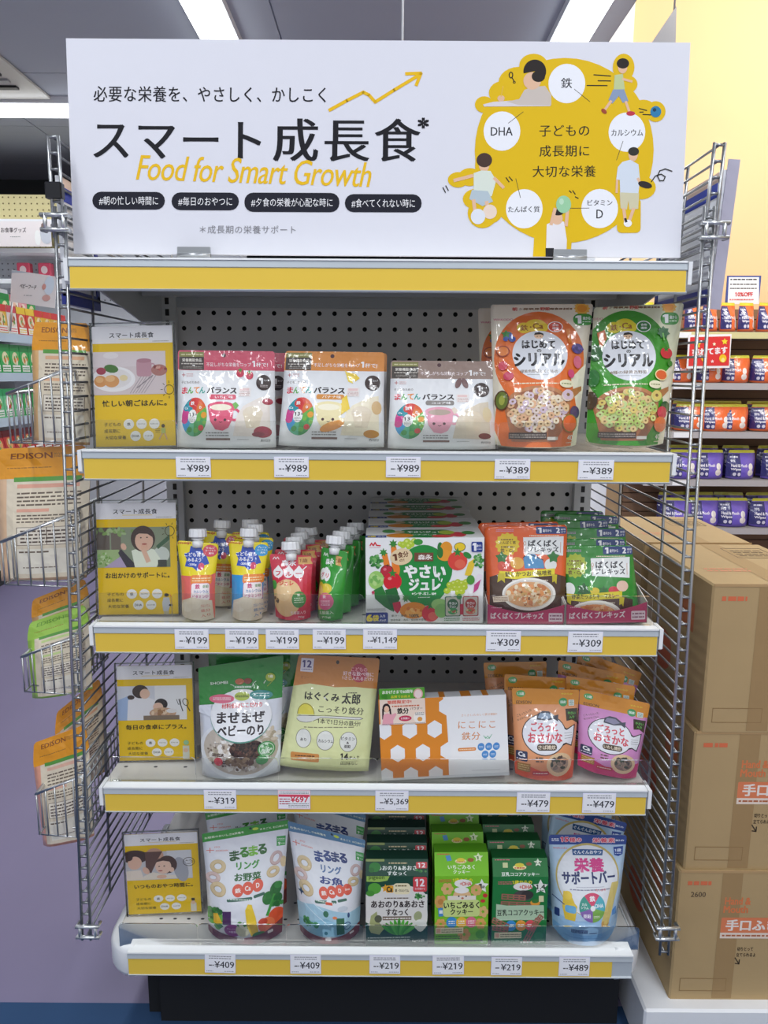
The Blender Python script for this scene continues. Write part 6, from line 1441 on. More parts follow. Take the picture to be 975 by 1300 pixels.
# green cocoa cookie box
A = Art([(650, 318), (926, 320), (905, 650), (648, 645)], '1d7a3a', D6)
A.micro(676, 340, 745, 358, 2, 'e06a7a'); A.t('1歳からの', 795, 346, 96, 20, 'f0e43a', .03); A.ell(798, 368, 48, 20, 'f0ece6', 20); A.t('+DHA', 812, 370, 62, 18, 'd84a3a', .03); A.star(886, 370, 38, 'f0f2ea'); A.t('1.4', 886, 370, 44, 24, '3a4a3a', .03); A.micro(872, 384, 902, 392, 1, '6a7a6a')
A.ell(800, 412, 48, 26, '4f4a48', 20); A.ell(820, 408, 30, 20, '3a3634')
def lattice(A, x, y, w_, h_, rot, c='a06a58'):
    r = math.radians(rot)
    for k in range(3):
        o_ = (k - 1) * h_ / 2; A.line([(x - w_ / 2 * math.cos(r) - o_ * math.sin(r), y - w_ / 2 * math.sin(r) + o_ * math.cos(r)), (x + w_ / 2 * math.cos(r) - o_ * math.sin(r), y + w_ / 2 * math.sin(r) + o_ * math.cos(r))], 6, c)
    for k in range(5):
        t_ = (k / 4 - .5) * w_; A.line([(x + t_ * math.cos(r) + h_ / 2 * math.sin(r), y + t_ * math.sin(r) - h_ / 2 * math.cos(r)), (x + t_ * math.cos(r) - h_ / 2 * math.sin(r), y + t_ * math.sin(r) + h_ / 2 * math.cos(r))], 7, c)
lattice(A, 752, 420, 112, 22, 4); lattice(A, 768, 455, 150, 20, 3); A.ell(858, 448, 24, 16, 'e8a03a'); A.ell(858, 440, 18, 10, '3a7a34'); A.rect(876, 414, 900, 444, 'e0dcae')
A.rr(668, 460, 900, 530, 4, 'b4cfae'); A.poly([(668, 452), (780, 470), (900, 462), (900, 530), (668, 530)], 'b4cfae'); A.t('豆乳ココアクッキー', 786, 494, 226, 30, '1c241e', .02)
for x, c in ((740, '3a8fd0'), (788, 'e09a3a'), (834, 'd8505a')): A.ell(x, 556, 26, 25, c, 20); A.micro(x - 15, 547, x + 15, 566, 2, 'f4f4f4', seed=x)
lattice(A, 690, 545, 80, 22, 25); lattice(A, 840, 580, 120, 22, -60); lattice(A, 690, 570, 70, 20, 10); lattice(A, 868, 535, 60, 20, -50)
A.rect(662, 586, 790, 614, 'f0e6c0'); A.rect(666, 590, 684, 610, 'e8b09a'); A.micro(690, 592, 786, 610, 2, '6a6a4a'); A.micro(655, 618, 780, 632, 1, '9ac8a4'); A.micro(785, 628, 845, 640, 1, 'e0ece0', wd=7); A.ell(872, 606, 22, 18, '2f8a4a'); A.t('12g×4', 876, 634, 40, 9, 'e8f4e8', .01)
Tp = Art([(0, 0), (262, 88)], '1a7236')
Tp.t('豆乳ココアクッキー', 130, 76, 178, 18, 'e6f0e6', .02); Tp.ell(128, 44, 32, 12, 'e8dca0'); Tp.ell(128, 34, 22, 10, 'd8c83a'); Tp.micro(104, 42, 152, 52, 1, 'c8503a', wd=6); Tp.star(216, 22, 20, 'dfe8d4'); Tp.t('1.4', 216, 23, 22, 11, '2a5a34', .03); Tp.ell(172, 28, 14, 8, '8a4a2a'); Tp.rect(48, 22, 72, 46, 'c8cf9a'); Tp.micro(12, 4, 82, 14, 1, 'd86a7a')
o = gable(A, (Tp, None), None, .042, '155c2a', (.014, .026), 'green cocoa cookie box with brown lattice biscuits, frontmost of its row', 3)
row_of(o, 4, .049, -.002, 0.0, 'green cocoa cookie box', 'green cocoa cookie boxes')

D7 = (680, 1030, 7.223)
q = [(118, 225), (835, 230), (720, 1120), (165, 1120)]
A = Art(q, 'b9d4ea', D7); A.H = homog([(118, 225), (836, 228), (722, 1195), (160, 1190)])
A.rect(100, 200, 860, 335, '27478f'); A.ell(465, 640, 285, 320, 'c8b468', 40); A.ell(465, 650, 272, 306, 'e8ecf2', 40); A.poly([(140, 960), (300, 1000), (500, 990), (740, 960), (740, 1200), (140, 1200)], '9cc4e6'); A.poly([(160, 1060), (400, 1110), (730, 1090), (730, 1200), (160, 1200)], '7fb4e2')
A.t('15', 262, 278, 66, 50, 'd8405a', .06, out='f8e8ec', ow=.10); A.t('種の', 362, 282, 110, 50, 'd8405a', .03, out='f8e8ec', ow=.10); A.t('栄養素', 620, 288, 200, 50, 'd8405a', .03, out='f8e8ec', ow=.10); A.micro(145, 262, 212, 300, 2, 'e8f0fa', wd=9); A.t('配合', 770, 288, 80, 20, 'e8f0fa', .02)
A.t('wakodo', 222, 370, 130, 22, 'e0808a', .01, 3); A.poly([(330, 384), (612, 392), (604, 452), (336, 448)], '27588f'); A.t('ぐんぐんおやつ', 470, 418, 250, 36, 'f0f6fc', .03)
A.poly([(706, 360), (796, 352), (790, 440), (750, 462), (712, 448)], '2a4f9a'); A.t('1歳', 748, 396, 58, 36, 'e0eaf8', .04); A.micro(720, 424, 780, 440, 1, 'c8d8f0', wd=7)
A.t('栄養', 478, 540, 260, 124, 'd8388a', .05); A.t('サポートバー', 470, 650, 470, 104, '1f2f68', .045, -1); A.micro(295, 738, 660, 762, 1, '8a8aa0', wd=8); A.t('たっぷり', 565, 752, 90, 18, 'd8505a', .02); A.micro(350, 724, 600, 732, 1, '9a9ab0')
for k, c in enumerate(('d8486e', '4fb0c0', '7ab048', '8a68b0', '3a9a8a')): A.ell(482, 888, 116, 116, c, 8, 0, -126 + k * 72, -54 + k * 72)
A.ell(485, 893, 22, 22, 'f0f2f4'); A.t('鉄', 485, 818, 48, 42, 'f8eef2', .04); A.t('DHA', 545, 876, 72, 30, 'f4f8fa', .02); A.t('カル', 412, 860, 44, 20, 'f0f8f4', .02); A.t('シウム', 412, 886, 66, 22, 'f0f8f4', .02); A.t('亜鉛', 432, 952, 64, 32, 'f2eef8', .03); A.micro(490, 950, 545, 970, 2, 'f0f6e0')
A.poly([(675, 700), (740, 700), (742, 720), (632, 1020), (600, 1045), (560, 1030), (562, 1000)], 'd9c676'); A.ell(596, 1024, 38, 24, 'c49a52', 16, 10); A.ell(610, 1006, 34, 22, 'd4bd6e', 14, -60)
A.poly([(240, 770), (290, 765), (330, 860), (350, 880), (330, 1000), (250, 1000), (230, 900)], 'e8c83a'); A.rr(250, 880, 340, 940, 20, '6ab0d8'); A.ell(275, 800, 36, 36, 'efcf48'); A.line([(155, 830), (245, 880)], 8, '2a3f7a'); A.rr(172, 930, 210, 1000, 8, '2a3f7a'); A.poly([(668, 930), (710, 910), (716, 980), (665, 975)], '4f8fd0')
A.micro(300, 1066, 440, 1096, 3, '3a4a7a', wd=8); A.micro(455, 1086, 520, 1098, 1, '3a4a7a', wd=8); A.micro(240, 1130, 560, 1140, 1, '5f8fc4')
M, W_, H_ = stand(Art([(118, 225), (836, 228), (722, 1185), (155, 1180)], 'fff', D7), Z0, 9, yfix=.028)
mb = pouch_mb(W_, H_, .055, A, 'b0cce2', seed=61, bot=.11, rc=.05, wrinkle=.0014)
o = place(mb, 'biscuit_bar_pouch', M, 'frontmost light blue pouch with pink lettering and a biscuit bar', POUCH)
behind(o, [(-.026, .050, .016, 14, 'light blue bar pouch tilted behind the front one'), (-.004, .095, .034, 4, 'rearmost light blue bar pouch under the shelf above')], 'light blue bar pouches')
# ------------------------------------------------------------------ wire baskets and packets on the outside of the left mesh
def basket(pts_top, dz, label, n=9):
    """four rim corners (front-left, front-right, back-right, back-left); wires run down dz"""
    o = empty('wire_basket', pts_top[0]); tag(o, label, 'wire basket', 'wire baskets hung on the left mesh panel')
    P0 = Vector(pts_top[0]); R = [Vector(p) - P0 for p in pts_top]; Bt = [p + Vector((0, 0, -dz[i])) for i, p in enumerate(R)]
    mb = MB(('chrome',)); mb.tube(R, .0028, 'eef0f0', 8, closed=True); mb.obj('rim', parent=o)
    mb = MB(('chrome',)); mb.tube(Bt, .0016, 'd0d2d2', 6, closed=True); mb.obj('bottom_rim', parent=o)
    for a in range(4):
        b = (a + 1) % 4
        for k in range(n if a % 2 else 5):
            t = k / (n if a % 2 else 5)
            w_ = MB(('chrome',)); w_.tube([R[a].lerp(R[b], t), Bt[a].lerp(Bt[b], t)], .0014, 'c4c6c6', 5); w_.obj('wire', parent=o)
    for k in range(1, 6):
        w_ = MB(('chrome',)); w_.tube([Bt[0].lerp(Bt[3], k / 6), Bt[1].lerp(Bt[2], k / 6)], .0012, 'c4c6c6', 5); w_.obj('wire', parent=o)
    return o
def rimpts(fl, bl, ymid, w_):
    a = P(fl[0], fl[1], ymid[0]); b = P(bl[0], bl[1], ymid[1])
    return a, b
for (pa, pb, ya, yb, drop, lab) in (
    ((9, 500), (78, 471), .03, .02, .075, 'topmost wire basket on the left mesh, under the orange headed packets'),
    ((2, 688), (84, 655), .03, .02, .070, 'second wire basket from the top on the left mesh'),
    ((28, 834), (90, 810), .03, .02, .060, 'third wire basket from the top on the left mesh'),
    ((46, 1008), (104, 985), .03, .02, .075, 'lowest wire basket on the left mesh')):
    a = P(pa[0], pa[1], ya); b = P(pb[0], pb[1], yb)
    a2 = Vector((a.x, .17, a.z + .005)); b2 = Vector((b.x, .17, b.z + .005))
    basket([a, b, b2, a2], [drop, drop + (b.z - a.z), drop + (b.z - a.z), drop], lab)
def packet(quad, Y, lean, flavour, label, n, group, seed, head='ee9f0a'):
    A = Art(quad, 'dcae66', (0, 0, 1))
    xs = [(quad[0][0] + quad[3][0]) / 2, (quad[1][0] + quad[2][0]) / 2]; L, R = 0, 100
    A.H = homog([(0, 0), (100, 0), (100, 210), (0, 210)])
    A.rect(0, 0, 100, 48, head); A.rect(12, 48, 100, 205, 'e6d9c0'); A.t('EDISON', 38, 13, 46, 9, '8a4a10' if head[0] == 'e' else '6aa030', .02); A.t('mama', 70, 13, 14, 7, 'b07a2a' if head[0] == 'e' else '6aa030', .01); A.rect(20, 46, 92, 53, '5aa03c'); A.micro(12, 30, 60, 33, 1, '9a6a1a')
    A.rect(24, 57, 90, 63, flavour[1]); A.micro(24, 68, 92, 92, 4, '6a5a4a', seed=seed); A.rect(24, 95, 60, 100, flavour[1]); A.micro(24, 103, 92, 118, 3, '6a5a4a', seed=seed + 1)
    A.rect(24, 124, 92, 152, 'efe6d4'); A.line([(24, 124), (92, 124), (92, 152), (24, 152)], 1, '8a7a6a', closed=True); A.line([(58, 124), (58, 152)], 1, '8a7a6a'); A.micro(28, 127, 90, 150, 4, '5a4a3e', seed=seed + 2)
    A.rect(24, 158, 92, 198, 'f0ead9'); A.micro(26, 160, 60, 166, 1, '6a5a4a', seed=seed + 3); A.micro(30, 186, 70, 190, 1, '8a7a6a')
    M, W_, H_ = stand(A, P(quad[3][0], quad[3][1], Y).z, lean, yfix=Y)
    tgt = (P(quad[3][0], quad[3][1], Y) + P(quad[2][0], quad[2][1], Y)) / 2
    M.translation = tgt
    A.base = lin(flavour[0])
    mb = pouch_mb(W_, H_, .03, A, flavour[0], seed=seed, bot=.0, rc=.10, wrinkle=.003, seal=.04, nx=10, ny=14, wf=lambda v: .92 + .08 * smooth(.02, .2, v))
    o = place(mb, 'tableware_packet', M, label, 'packet', group)
    return o
G = 'packets in the wire baskets on the left'
packet([(40, 408), (116, 410), (114, 566), (44, 564)], .075, 2, ('e2b478', 'e8b48a'), 'orange headed packet in the topmost wire basket', 1, G, 71)
packet([(-8, 575), (116, 570), (110, 738), (2, 742)], .075, 2, ('e6c09a', 'e6a890'), 'wide orange headed packet in the second wire basket', 1, G, 72)
packet([(34, 798), (112, 772), (118, 880), (42, 892)], .060, 2, ('a2d050', 'c8dc90'), 'lime green edged packet in the third wire basket', 1, G, 73, head='a2d050')
packet([(40, 950), (112, 924), (120, 1066), (56, 1078)], .060, 2, ('e8a488', 'e8b8a0'), 'orange headed packet with pink body in the lowest wire basket', 1, G, 74)
packet([(38, 768), (112, 738), (118, 850), (52, 862)], .105, 2, ('e2b478', 'e8b48a'), 'orange packet behind the lime edged one', 1, G, 75)
packet([(70, 928), (130, 880), (134, 1000), (76, 1040)], .125, 2, ('e2b478', 'e8b48a'), 'orange packet standing behind the pink one in the lowest basket', 1, G, 76)

# ------------------------------------------------------------------ blue framed boards outside the mesh panels
def board(x, y0, y1, z0, z1, side, label):
    o = empty('framed_board', (x, y0, z0)); tag(o, label, 'board', 'blue framed boards beside the mesh panels')
    mb = MB(('paper',)); mb.box(0, side * .006, 0, y1 - y0, 0, z1 - z0, 'e9ebf0'); 
    A = Art([(0, 0), (100, 100)], 'e9ebf0'); A.rect(0, 0, 100, 8, 'e6cdbd'); A.rect(0, 8, 100, 20, '3547a8'); A.micro(6, 24, 94, 90, 7, 'c6c8d4', wd=1.2)
    flat_surf((-side * .0004, y0 * 0, z1 - z0), (0, y1 - y0, 0), (0, 0, -(z1 - z0))).print_on(mb, A)
    mb.obj('panel', parent=o)
    for (a, b, c, d) in ((0, y1 - y0, -.012, .010), (y1 - y0 - .012, y1 - y0, 0, z1 - z0)):
        f = MB(('plastic',)); f.box(-side * .002, side * .008, a, b, c, d, '27348c'); f.obj('frame', parent=o)
    return o
board(P(914, 240, 0).x + .012, .022, .27, P(905, 372, 0).z, P(905, 210, 0).z, 1, 'white board with blue frame outside the right mesh panel')
board(P(80, 300, .02).x, .02, .15, P(86, 374, 0).z, P(84, 218, 0).z, -1, 'white board with blue frame outside the left mesh panel')
# grey translucent sheet edge hanging right of the right mesh
a = P(922, 202, .02); b = P(912, 393, .02); mb = MB(('plastic',))
mb.box(-.014, .003, 0, .002, 0, a.z - b.z, 'b9b6c8')
tag(mb.obj('hanging_sheet', loc=(b.x, .02, b.z), rot=(0, math.radians(3.0), 0)), 'grey plastic sheet edge hanging beside the right mesh panel', 'sheet')

# ------------------------------------------------------------------ right side: cartons on a white platform
pf = MB(('painted_steel',))
pz = P(848, 1274, .03).z
pf.box(.478, 1.5, .015, 2.2, 0, pz, 'eef0f4', bev=.004)
tag(pf.obj('display_platform'), 'low white platform under the brown cartons', 'platform')
KR = 'b59a6e'
x_l = P(849, 1270, .04).x; ztop = P(900, 741, .05).z; ch = (ztop - pz) / 3
def carton(x, y, z, w_, d_, h_, label, seed, top=False):
    A = Art([(0, 0), (182, 200)], KR)
    A.rect(62, 0, 92, 200, 'a3855a'); A.micro(11, 12, 46, 21, 1, 'd9704a', wd=6, seed=seed)
    if seed != 1:
        A.rr(66, 70, 176, 94, 2, 'dd7f55'); A.t('手口ふき', 112, 82, 76, 17, 'f0e6dc', .04); A.rect(66, 94, 176, 103, 'ead8c8'); A.micro(69, 95.5, 172, 101.5, 1, 'b0623a'); A.t('Hand &', 88, 44, 38, 11, 'd97a4a', .03); A.t('Mouth', 86, 57, 36, 11, 'd97a4a', .03)
    if seed == 3: A.t('2600', 28, 34, 22, 8, '5a4a38', .01)
    A.t('切りとって', 106, 120, 24, 6, '3a2e20', .02); A.t('立てられるよ', 108, 129, 29, 6, '3a2e20', .02); A.line([(92, 134), (99, 144)], 1.6, '3a2e20'); A.line([(99, 137), (99, 144), (93, 143)], 1.6, '3a2e20')
    A.line([(12, 168), (82, 168), (82, 188), (12, 188)], .8, '93744a', closed=True)
    A2 = Art([(0, 0), (130, 130)], KR)
    A2.rect(58, 0, 80, 130, 'a98c60'); A2.micro(14, 84, 60, 96, 2, 'd98a6a', seed=seed); A2.line([(74, 16), (120, 16), (120, 50), (74, 50)], 1, '5a4630', closed=True); A2.micro(80, 22, 116, 46, 4, '6a5438', seed=4)
    mb = MB(('kraft',)); mb.box(0, w_, 0, d_, 0, h_, KR, bev=.003)
    flat_surf((0.003, 0, h_ - .003), (w_ - .006, 0, 0), (0, 0, -(h_ - .006))).print_on(mb, A, first=.0004)
    flat_surf((0.003, d_ - .003, h_), (w_ - .006, 0, 0), (0, -(d_ - .006), 0)).print_on(mb, A2, first=.0004)
    A3 = Art([(0, 0), (100, 100)], KR); A3.rr(20, 55, 50, 85, 12, 'c96a48'); A3.rect(60, 20, 80, 40, 'c97a50')
    flat_surf((0, d_ - .003, h_ - .003), (0, -(d_ - .006), 0), (0, 0, -(h_ - .006))).print_on(mb, A3, first=.0004)
    o = mb.obj('cardboard_carton', loc=(x, y, z)); tag(o, label, 'carton', 'brown cartons on the white platform')
    f = MB(('kraft',)); f.box(.002, w_ - .002, -.0008, .0002, h_ - .0035, h_ + .0012, 'b8976a'); f.obj('lid_flap', parent=o)
    return o
for k, lab in enumerate(('bottom brown carton of the front stack, marked 2600', 'middle brown carton of the front stack', 'top brown carton of the front stack')):
    carton(x_l + (0, .008, .016)[k], .04 + (.0, .004, .002)[k], pz + k * (ch + .0005), .22, .30, ch, lab, 3 - k, k == 2)
for k in range(3): carton(x_l + .008, .352, pz + k * (ch + .0005), .22, .29, ch, '%s brown carton of the stack behind' % ('bottom', 'middle', 'top')[k], 6 + k)

# ------------------------------------------------------------------ right background: slatted wall unit with wipes packs
YR = 3.30
def wipes_pack(w_, h_, orange, seed):
    LAST['use'] = False
    body = 'e8682c' if orange else '6a55c0'; dk = '2c2a6e'
    A = Art([(0, 0), (100, 80)], body)
    A.rect(0, 10, 42, 74, dk); A.micro(8, 16, 34, 22, 1, 'dcdcf0', wd=4, seed=seed); A.t('99%', 18, 30, 14, 7, 'e8e8f4', .02); A.t('Hand & Mouth', 38, 42, 52, 8, 'f0ecf4', .02); A.t('Wipes', 26, 53, 30, 8, 'f0ecf4', .03)
    A.ell(22, 66, 5, 5, 'dcd8e8', 10); A.ell(36, 66, 5, 5, 'dcd8e8', 10); A.rect(0, 0, 100, 8, 'd8d43a'); A.ell(78, 46, 9, 10, 'ece8e8', 12); A.ell(76, 62, 12, 9, 'e2dcdc', 12)
    mb = pouch_mb(w_, h_, .09, A, body, seed=seed, bot=.03, rc=.05, wrinkle=.004, seal=.0, gus=.9, nx=8, ny=8, wf=lambda v: .9 + .1 * smooth(.0, .3, v))
    return mb
protos = {}
mb = MB(('slatwood',)); nslat = 0
ur = empty('slat_shelving', (0, YR, 0)); tag(ur, 'brown slatted wall shelving with steel shelves of wipes packs', 'shelving')
sx0, sx1 = P(822, 500, YR).x, 2.9
zt = P(900, 392, YR + .3).z
n = 26
for k in range(n):
    z0_ = .05 + k * (zt - .05) / n; s_ = MB(('slatwood',)); s_.box(sx0, sx1, .32, .335, z0_ + .003, z0_ + (zt - .05) / n - .003, '8a6a50'); s_.obj('slat', parent=ur)
bk = MB(('matte',)); bk.box(sx0, sx1, .335, .36, .03, zt, '4a382c'); bk.obj('backing_panel', parent=ur)
rows = [(421, 'orange', 868), (486, 'orange', 858), (548, 'orange', 850), (609, 'purple', 852), (670, 'purple', 825)]
ordn = ('leftmost', 'second', 'third', 'fourth', 'fifth', 'sixth', 'seventh', 'eighth')
rown = ('top', 'second', 'third', 'fourth', 'lowest')
for r, (py, colr, xs_) in enumerate(rows):
    z = P(900, py, YR).z
    s_ = MB(('painted_steel',)); s_.box(sx0 + .01, sx1, 0, .32, z - .035, z, '8f8a88'); s_.box(sx0 + .01, sx1, -.004, 0, z - .038, z - .002, 'b4b0b2' if r else 'd6cf9a'); s_.obj('shelf_board', parent=ur)
    t_ = MB(('paper',)); pxx = P(866 if r < 3 else 864, py + 2, YR).x; t_.box(pxx - .05, pxx + .05, -.006, -.004, z - .035, z - .005, 'eef0f4'); t_.obj('shelf_label', parent=ur)
    starts = {0: (808, 842, 866, 889, 912, 935, 958), 1: (826, 844, 881, 914, 951), 2: (855, 887, 908, 951), 3: (846, 879, 919, 964), 4: (835, 870, 907, 948)}[r]
    wpx = {0: 22, 1: 35, 2: 40, 3: 38, 4: 42}[r]
    for i, px in enumerate(starts):
        key = (r == 0, colr)
        if r == 0: hh = 36
        else: hh = 34 if r < 3 else 37
        if (r, 0) not in protos:
            sc = 960 / ((YR + 1.144) * 1.0)
            protos[(r, 0)] = (wipes_pack(wpx / sc * .98, hh / sc, colr == 'orange', 80 + r).mesh('wipes_pack'))
        ox_ = bpy.data.objects.new('wipes_pack', protos[(r, 0)]); COL.objects.link(ox_)
        c_ = P(px + wpx / 2, py, YR + .06)
        ox_.location = (c_.x, YR + .06, z + .001)
        ox_.rotation_euler = (math.radians(random.uniform(-4, 2)), 0, math.radians((18 if r == 0 else 0) + random.uniform(-7, 7)))
        tag(ox_, '%s %s wipes pack on the %s wall shelf' % (ordn[i], 'orange and navy' if colr == 'orange' else 'purple and navy', rown[r]), 'wipes pack', 'wipes packs on the wall shelving')
        if r in (2, 3, 4) and i < 4:
            d_ = bpy.data.objects.new('wipes_pack', protos[(r, 0)]); COL.objects.link(d_)
            d_.location = (c_.x + .02, YR + .17, z + .001); d_.rotation_euler = (math.radians(-4), 0, math.radians(random.uniform(-7, 7))); d_.scale = (1, 1, 1.1)
            tag(d_, '%s rear %s wipes pack on the %s wall shelf' % (ordn[i], 'orange and navy' if colr == 'orange' else 'purple and navy', rown[r]), 'wipes pack', 'wipes packs on the wall shelving')
# promotional signs on the wall unit
def flat_sign(name, quad, Y, base, draw, label, th=.004, par=None, cat='sign', step=.0002):
    A = Art(quad, base, (0, 0, 1)); draw(A)
    c = [P(x, y, Y) for x, y in A.quad]
    w_ = ((c[1] - c[0]).length + (c[2] - c[3]).length) / 2; h_ = ((c[0] - c[3]).length + (c[1] - c[2]).length) / 2
    mb = MB(('paper',)); mb.box(-w_ / 2, w_ / 2, .0003, th, 0, h_, base); flat_surf((-w_ / 2, 0, h_), (w_, 0, 0), (0, 0, -h_)).print_on(mb, A, first=.0008, step=step)
    roll = math.atan2(c[1].z - c[0].z, c[1].x - c[0].x)
    o = mb.obj(name, loc=(c[2] + c[3]) / 2, rot=(0, -roll, 0)); tag(o, label, cat)
    return o
def red(A):
    A.poly([(877, 428), (928, 427), (925, 466), (874, 463)], 'dc3a3a'); A.t('売れてます', 901, 446, 44, 9, 'f8eef0', .05, -3); A.star(885, 437, 5, 'f0d83a'); A.star(920, 434, 4.5, 'f0d83a'); A.ell(917, 456, 5, 5.5, 'f0c42a', 10); A.ell(917, 458, 2.5, 3, 'f8e88a', 8); A.ell(893, 455, 4, 4, 'f0a82a', 8); A.star(906, 437, 2.5, 'f8f0d0'); A.star(903, 459, 2.5, 'f8d0d0')
flat_sign('red_sign', [(875, 425), (930, 424), (926, 469), (872, 466)], YR - .02, 'f0eef0', red, 'red and white promotional sign with yellow flames on the right shelving')
def off(A):
    A.rect(922, 350, 966, 384, '4a5a9a'); A.rect(924, 352, 963, 386, 'f0f0f4'); A.micro(926, 353, 960, 357, 1, '444'); A.micro(926, 359.5, 960, 363, 1, '555'); A.micro(926, 365, 960, 368, 1, '555', seed=4); A.t('10%OFF', 944, 374, 22, 5, 'd84a4a', .03); A.micro(926, 379, 956, 382, 1, 'd86a6a', seed=8)
flat_sign('discount_sign', [(922, 350), (966, 350), (963, 386), (921, 386)], YR + .1, '4a5a9a', off, 'blue framed white sign reading 10%OFF above the wipes packs')
def gs(A): A.line([(822, 55), (857, 12)], 1.5, '8a8c92')
p3 = [P(822, 62, 2.9), P(857, 10, 2.9), P(857, 62, 2.9)]
mb = MB(('plastic',)); c0 = p3[2]
mb.prism([(p3[0].x - c0.x, p3[0].z - c0.z), (p3[2].x - c0.x, p3[2].z - c0.z - .1), (p3[1].x - c0.x, p3[1].z - c0.z)], -.02, 0, '8d8f98')
hs_ = mb.obj('hanging_sign', loc=(c0.x, 2.9, c0.z)); q_ = MB(('chrome',)); q_.tube([(-.02, -.01, .05), (-.02, -.01, 4.5 - c0.z)], .005, 'c8cacc'); q_.obj('hanging_rod', parent=hs_)
tag(hs_, 'grey triangular hanging sign above the right end of the banner', 'sign')

# ------------------------------------------------------------------ left background: long gondola along the aisle, wall unit behind
XL = -2.15
ug = empty('aisle_shelving', (XL, .9, 0)); tag(ug, 'long white aisle shelving of baby food on the far left', 'shelving')
gb = MB(('painted_steel',)); gb.box(-.5, -.42, 0, 3.3, 0.0, 1.75, 'd3d5da'); gb.obj('back_panel', parent=ug)
gb = MB(('matte',)); gb.box(-.42, -.02, .02, 3.28, 0, .14, '2a2c30'); gb.obj('plinth', parent=ug)
D_ = lambda y: None
levels = [P(0, py, 0) for py in ()]
def zl(py, px=0):
    d = ray(px, py); t = (XL - CAM.x) / d.x; return (CAM + d * t).z
lev = [zl(423), zl(474), zl(532), zl(586), .40, .15]
for z in lev:
    s_ = MB(('painted_steel',)); s_.box(-.42, 0, 0, 3.3, z - .02, z, 'dfe1e4'); s_.box(0, .012, 0, 3.3, z - .045, z + .004, 'b9c9d6'); s_.obj('shelf_board', parent=ug)
def small_box(w_, d_, h_, cols, seed):
    A = Art([(0, 0), (100, 100)], cols[0]); rd = random.Random(seed)
    A.rect(0, 0, 100, 24, cols[1]); A.ell(50, 48, 32, 22, cols[2], 14); A.blobs(50, 50, 26, 16, 8, [cols[3], 'f0e6c8', '6aa84a'], 9, seed); A.rect(8, 72, 92, 94, 'f0efe8'); A.micro(12, 76, 88, 92, 2, cols[1], wd=4, seed=seed)
    mb = MB(('carton_print',)); mb.box(-w_ / 2, w_ / 2, 0, d_, 0, h_, cols[0])
    flat_surf((-w_ / 2, 0, h_), (w_, 0, 0), (0, 0, -h_)).print_on(mb, A, first=.0008, step=.0003)
    return mb.mesh('food_box')
pal = [('e8b83a', 'd8403a', 'f0d8a0', 'c86a3a'), ('d84a3a', 'f0c83a', 'f0e0c0', 'e08a4a'), ('3fae5a', '2a8a40', 'e8e0b0', 'e0843a'), ('6cc48a', '2f9a58', 'f0e8d0', 'c84a3a'), ('ece6e0', 'd8505a', 'f0c8b0', 'a84a2a'), ('f0a8b4', 'd8506a', 'f4e4d8', 'c83a4a'), ('b8322e', '7a1c1c', 'e0a060', '4a1a14')]
prot = [small_box(.112, .05, .165, p_, i) for i, p_ in enumerate(pal)]
oi = 0
rd = random.Random(4)
posn = ('first', 'second', 'third', 'fourth', 'fifth', 'sixth', 'seventh', 'eighth', 'ninth', 'tenth', 'eleventh', 'twelfth', 'thirteenth', 'fourteenth', 'fifteenth')
kindn = ['yellow and red', 'red and yellow', 'green', 'mint green', 'white and pink', 'pink', 'dark red']
for li, (z, kinds) in enumerate(zip(lev[:5], ((0, 1, 4), (2, 2, 3), (3, 2, 3), (6, 6, 1), (5, 4, 0)))):
    cnt = {}
    for i in range(10):
        k = kinds[rd.randrange(3) if li in (0, 4) else (i // 4) % 3]
        o = bpy.data.objects.new('food_box', prot[k]); COL.objects.link(o)
        o.location = (XL - .012, 3.04 + i * .118, z + .001); o.rotation_euler = (math.radians(-3 if li < 3 else -12), 0, math.radians(90))
        cnt[k] = cnt.get(k, 0) + 1
        tag(o, '%s box, %s of its colour from the near end on %s aisle shelf' % (kindn[k], posn[cnt[k] - 1], ('top', 'second', 'third', 'fourth', 'fifth')[li]), 'box', 'baby food boxes on the left aisle shelving')
# second tier of small boxes on the top shelf
for i in range(9):
    k = (4, 5, 2)[i % 3]; o = bpy.data.objects.new('food_box', prot[k]); COL.objects.link(o); o.location = (XL - .20, 3.1 + i * .12, lev[0] + .10); o.rotation_euler = (0, 0, math.radians(90))
    r_ = MB(('painted_steel',))
    tag(o, '%s box, %s along the raised back row of top aisle shelf' % (kindn[k], posn[i]), 'box', 'baby food boxes on the left aisle shelving')
r_ = MB(('painted_steel',)); r_.box(-.34, -.14, 2.0, 3.3, lev[0] + .0, lev[0] + .099, 'dfe1e4'); r_.obj('riser', parent=ug)
def baby(A):
    A.rect(10, 343, 66, 346, 'b9c2cc'); A.t('ベビーフード', 34, 364, 21, 5.5, '4a4448', .02, 5); A.micro(30, 374, 41, 377, 1, 'aaa', wd=1); A.ell(60, 362, 6, 12, 'd9e4f0', 14); A.ell(54, 364, 2.5, 4, 'd89a90', 8); A.ell(58, 378, 5, 4, 'd8a8a0', 10)
flat_sign('food_sign', [(10, 342), (68, 351), (69, 390), (13, 384)], 3.3, 'e9e3e2', baby, 'white hanging sign reading ベビーフード above the aisle shelving')
fs = [o for o in bpy.data.objects if o.name == 'food_sign'][0]; q_ = MB(('chrome',)); q_.tube([(-.12, .01, .02), (-.12, .01, lev[0] - fs.location.z)], .006, 'c8cacc'); q_.obj('post', parent=fs)
YW = 4.25
def zw(py): return P(30, py, YW).z
def zb(py): return P(30, py, YW + .32).z
wu = empty('wall_unit', (0, YW, 0)); tag(wu, 'tall wall unit with cream pegboard top and white shelves at far left', 'shelving')
mb = MB(('painted_steel',)); mb.box(-5.5, -1.0, .32, .36, zb(316), zb(247), 'e6d9a0'); 
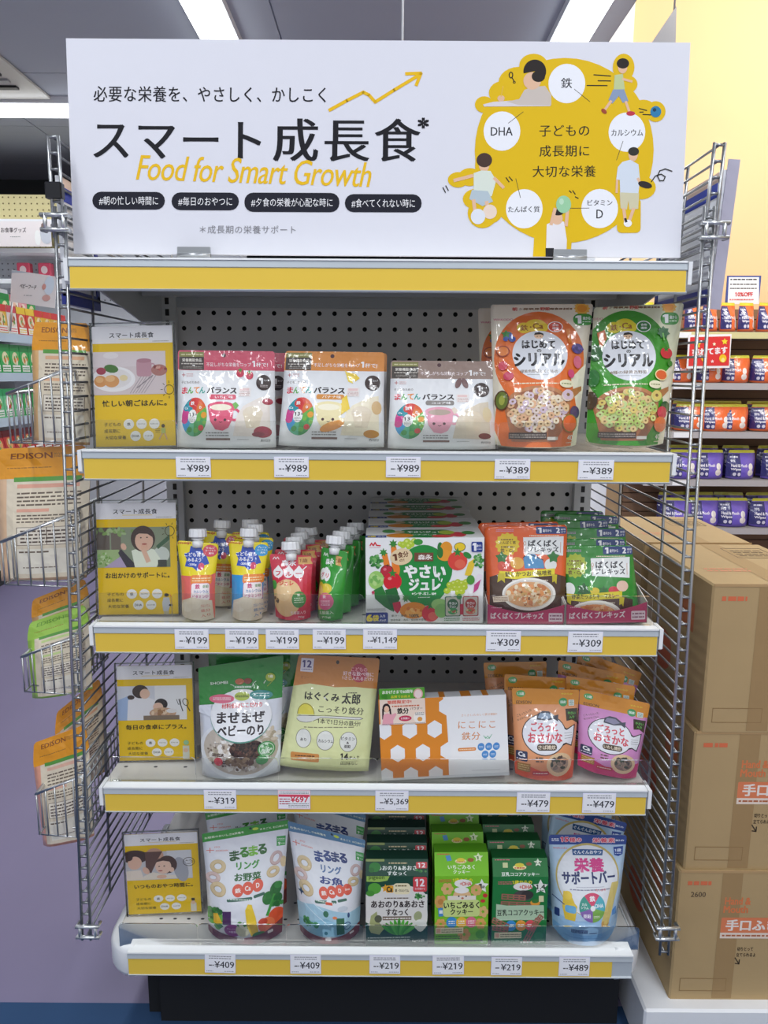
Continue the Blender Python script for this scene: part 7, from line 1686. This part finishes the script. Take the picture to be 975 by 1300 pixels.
A = Art([(0, 0), (450, 40)], 'e6d9a0')
for i in range(110):
    for j in range(9): A.ell(2 + i * 4.05, 2 + j * 4.2, .6, .6, '7a6c3c', 5)
flat_surf((-5.5, .319, zb(247)), (4.5, 0, 0), (0, 0, -.40)).print_on(mb, A, first=.0006); mb.obj('cream_pegboard', parent=wu)
mb = MB(('painted_steel',)); mb.box(-5.5, -1.0, .32, .36, 0, zb(316), 'c9ccd2')
A = Art([(0, 0), (450, 40)], 'c9ccd2')
for i in range(110):
    for j in range(9): A.ell(2 + i * 4.05, 2 + j * 4.2, .6, .6, '6a6c74', 5)
flat_surf((-5.5, .319, zb(316)), (4.5, 0, 0), (0, 0, -.40)).print_on(mb, A, first=.0006); mb.obj('grey_pegboard', parent=wu)
for (py, h_) in ((278, .03), (315, .03), (354, .03), (440, .03)):
    mb = MB(('painted_steel',)); mb.box(-5.5, -1.0, 0, .32, zw(py) - h_, zw(py), 'eceef2'); mb.obj('shelf_board', parent=wu)
def goods(A):
    A.t('お食事グッズ', 19, 292, 32, 6.5, '4a4448', .01); A.micro(14, 299.5, 27, 301.5, 1, 'aaa', wd=.8); A.ell(60, 298, 8, 12, 'c8ccd6', 16); A.ell(57, 288, 3, 5, '8a7470', 8); A.ell(49, 302, 4, 10, 'f0f0ee', 10)
flat_sign('tableware_sign', [(-40, 281), (66, 281), (66, 313), (-40, 313)], YW - .03, 'ece4e4', goods, 'long pale sign reading お食事グッズ between two shelves of the wall unit')
for i, (px, lab) in enumerate(((30, 'pink and white boxed item on the wall unit, left of the mesh'), (57, 'pink and white boxed item on the wall unit, just left of the mesh upright'))):
    mb = MB(('carton_print',)); mb.box(-.045, .045, 0, .06, 0, .12, 'd8506a', bev=.006); A = Art([(0, 0), (100, 100)], 'd8506a'); A.ell(50, 40, 26, 22, 'f0dcdc'); A.rect(10, 70, 90, 90, 'f4f0f0'); flat_surf((-.045, 0, .12), (.09, 0, 0), (0, 0, -.12)).print_on(mb, A, first=.0008)
    c_ = P(px, 353, YW + .1); tag(mb.obj('gift_box', loc=(c_.x, YW + .1, zw(354) + .001)), lab, 'box')
# small blue notice boards seen below the top shelf
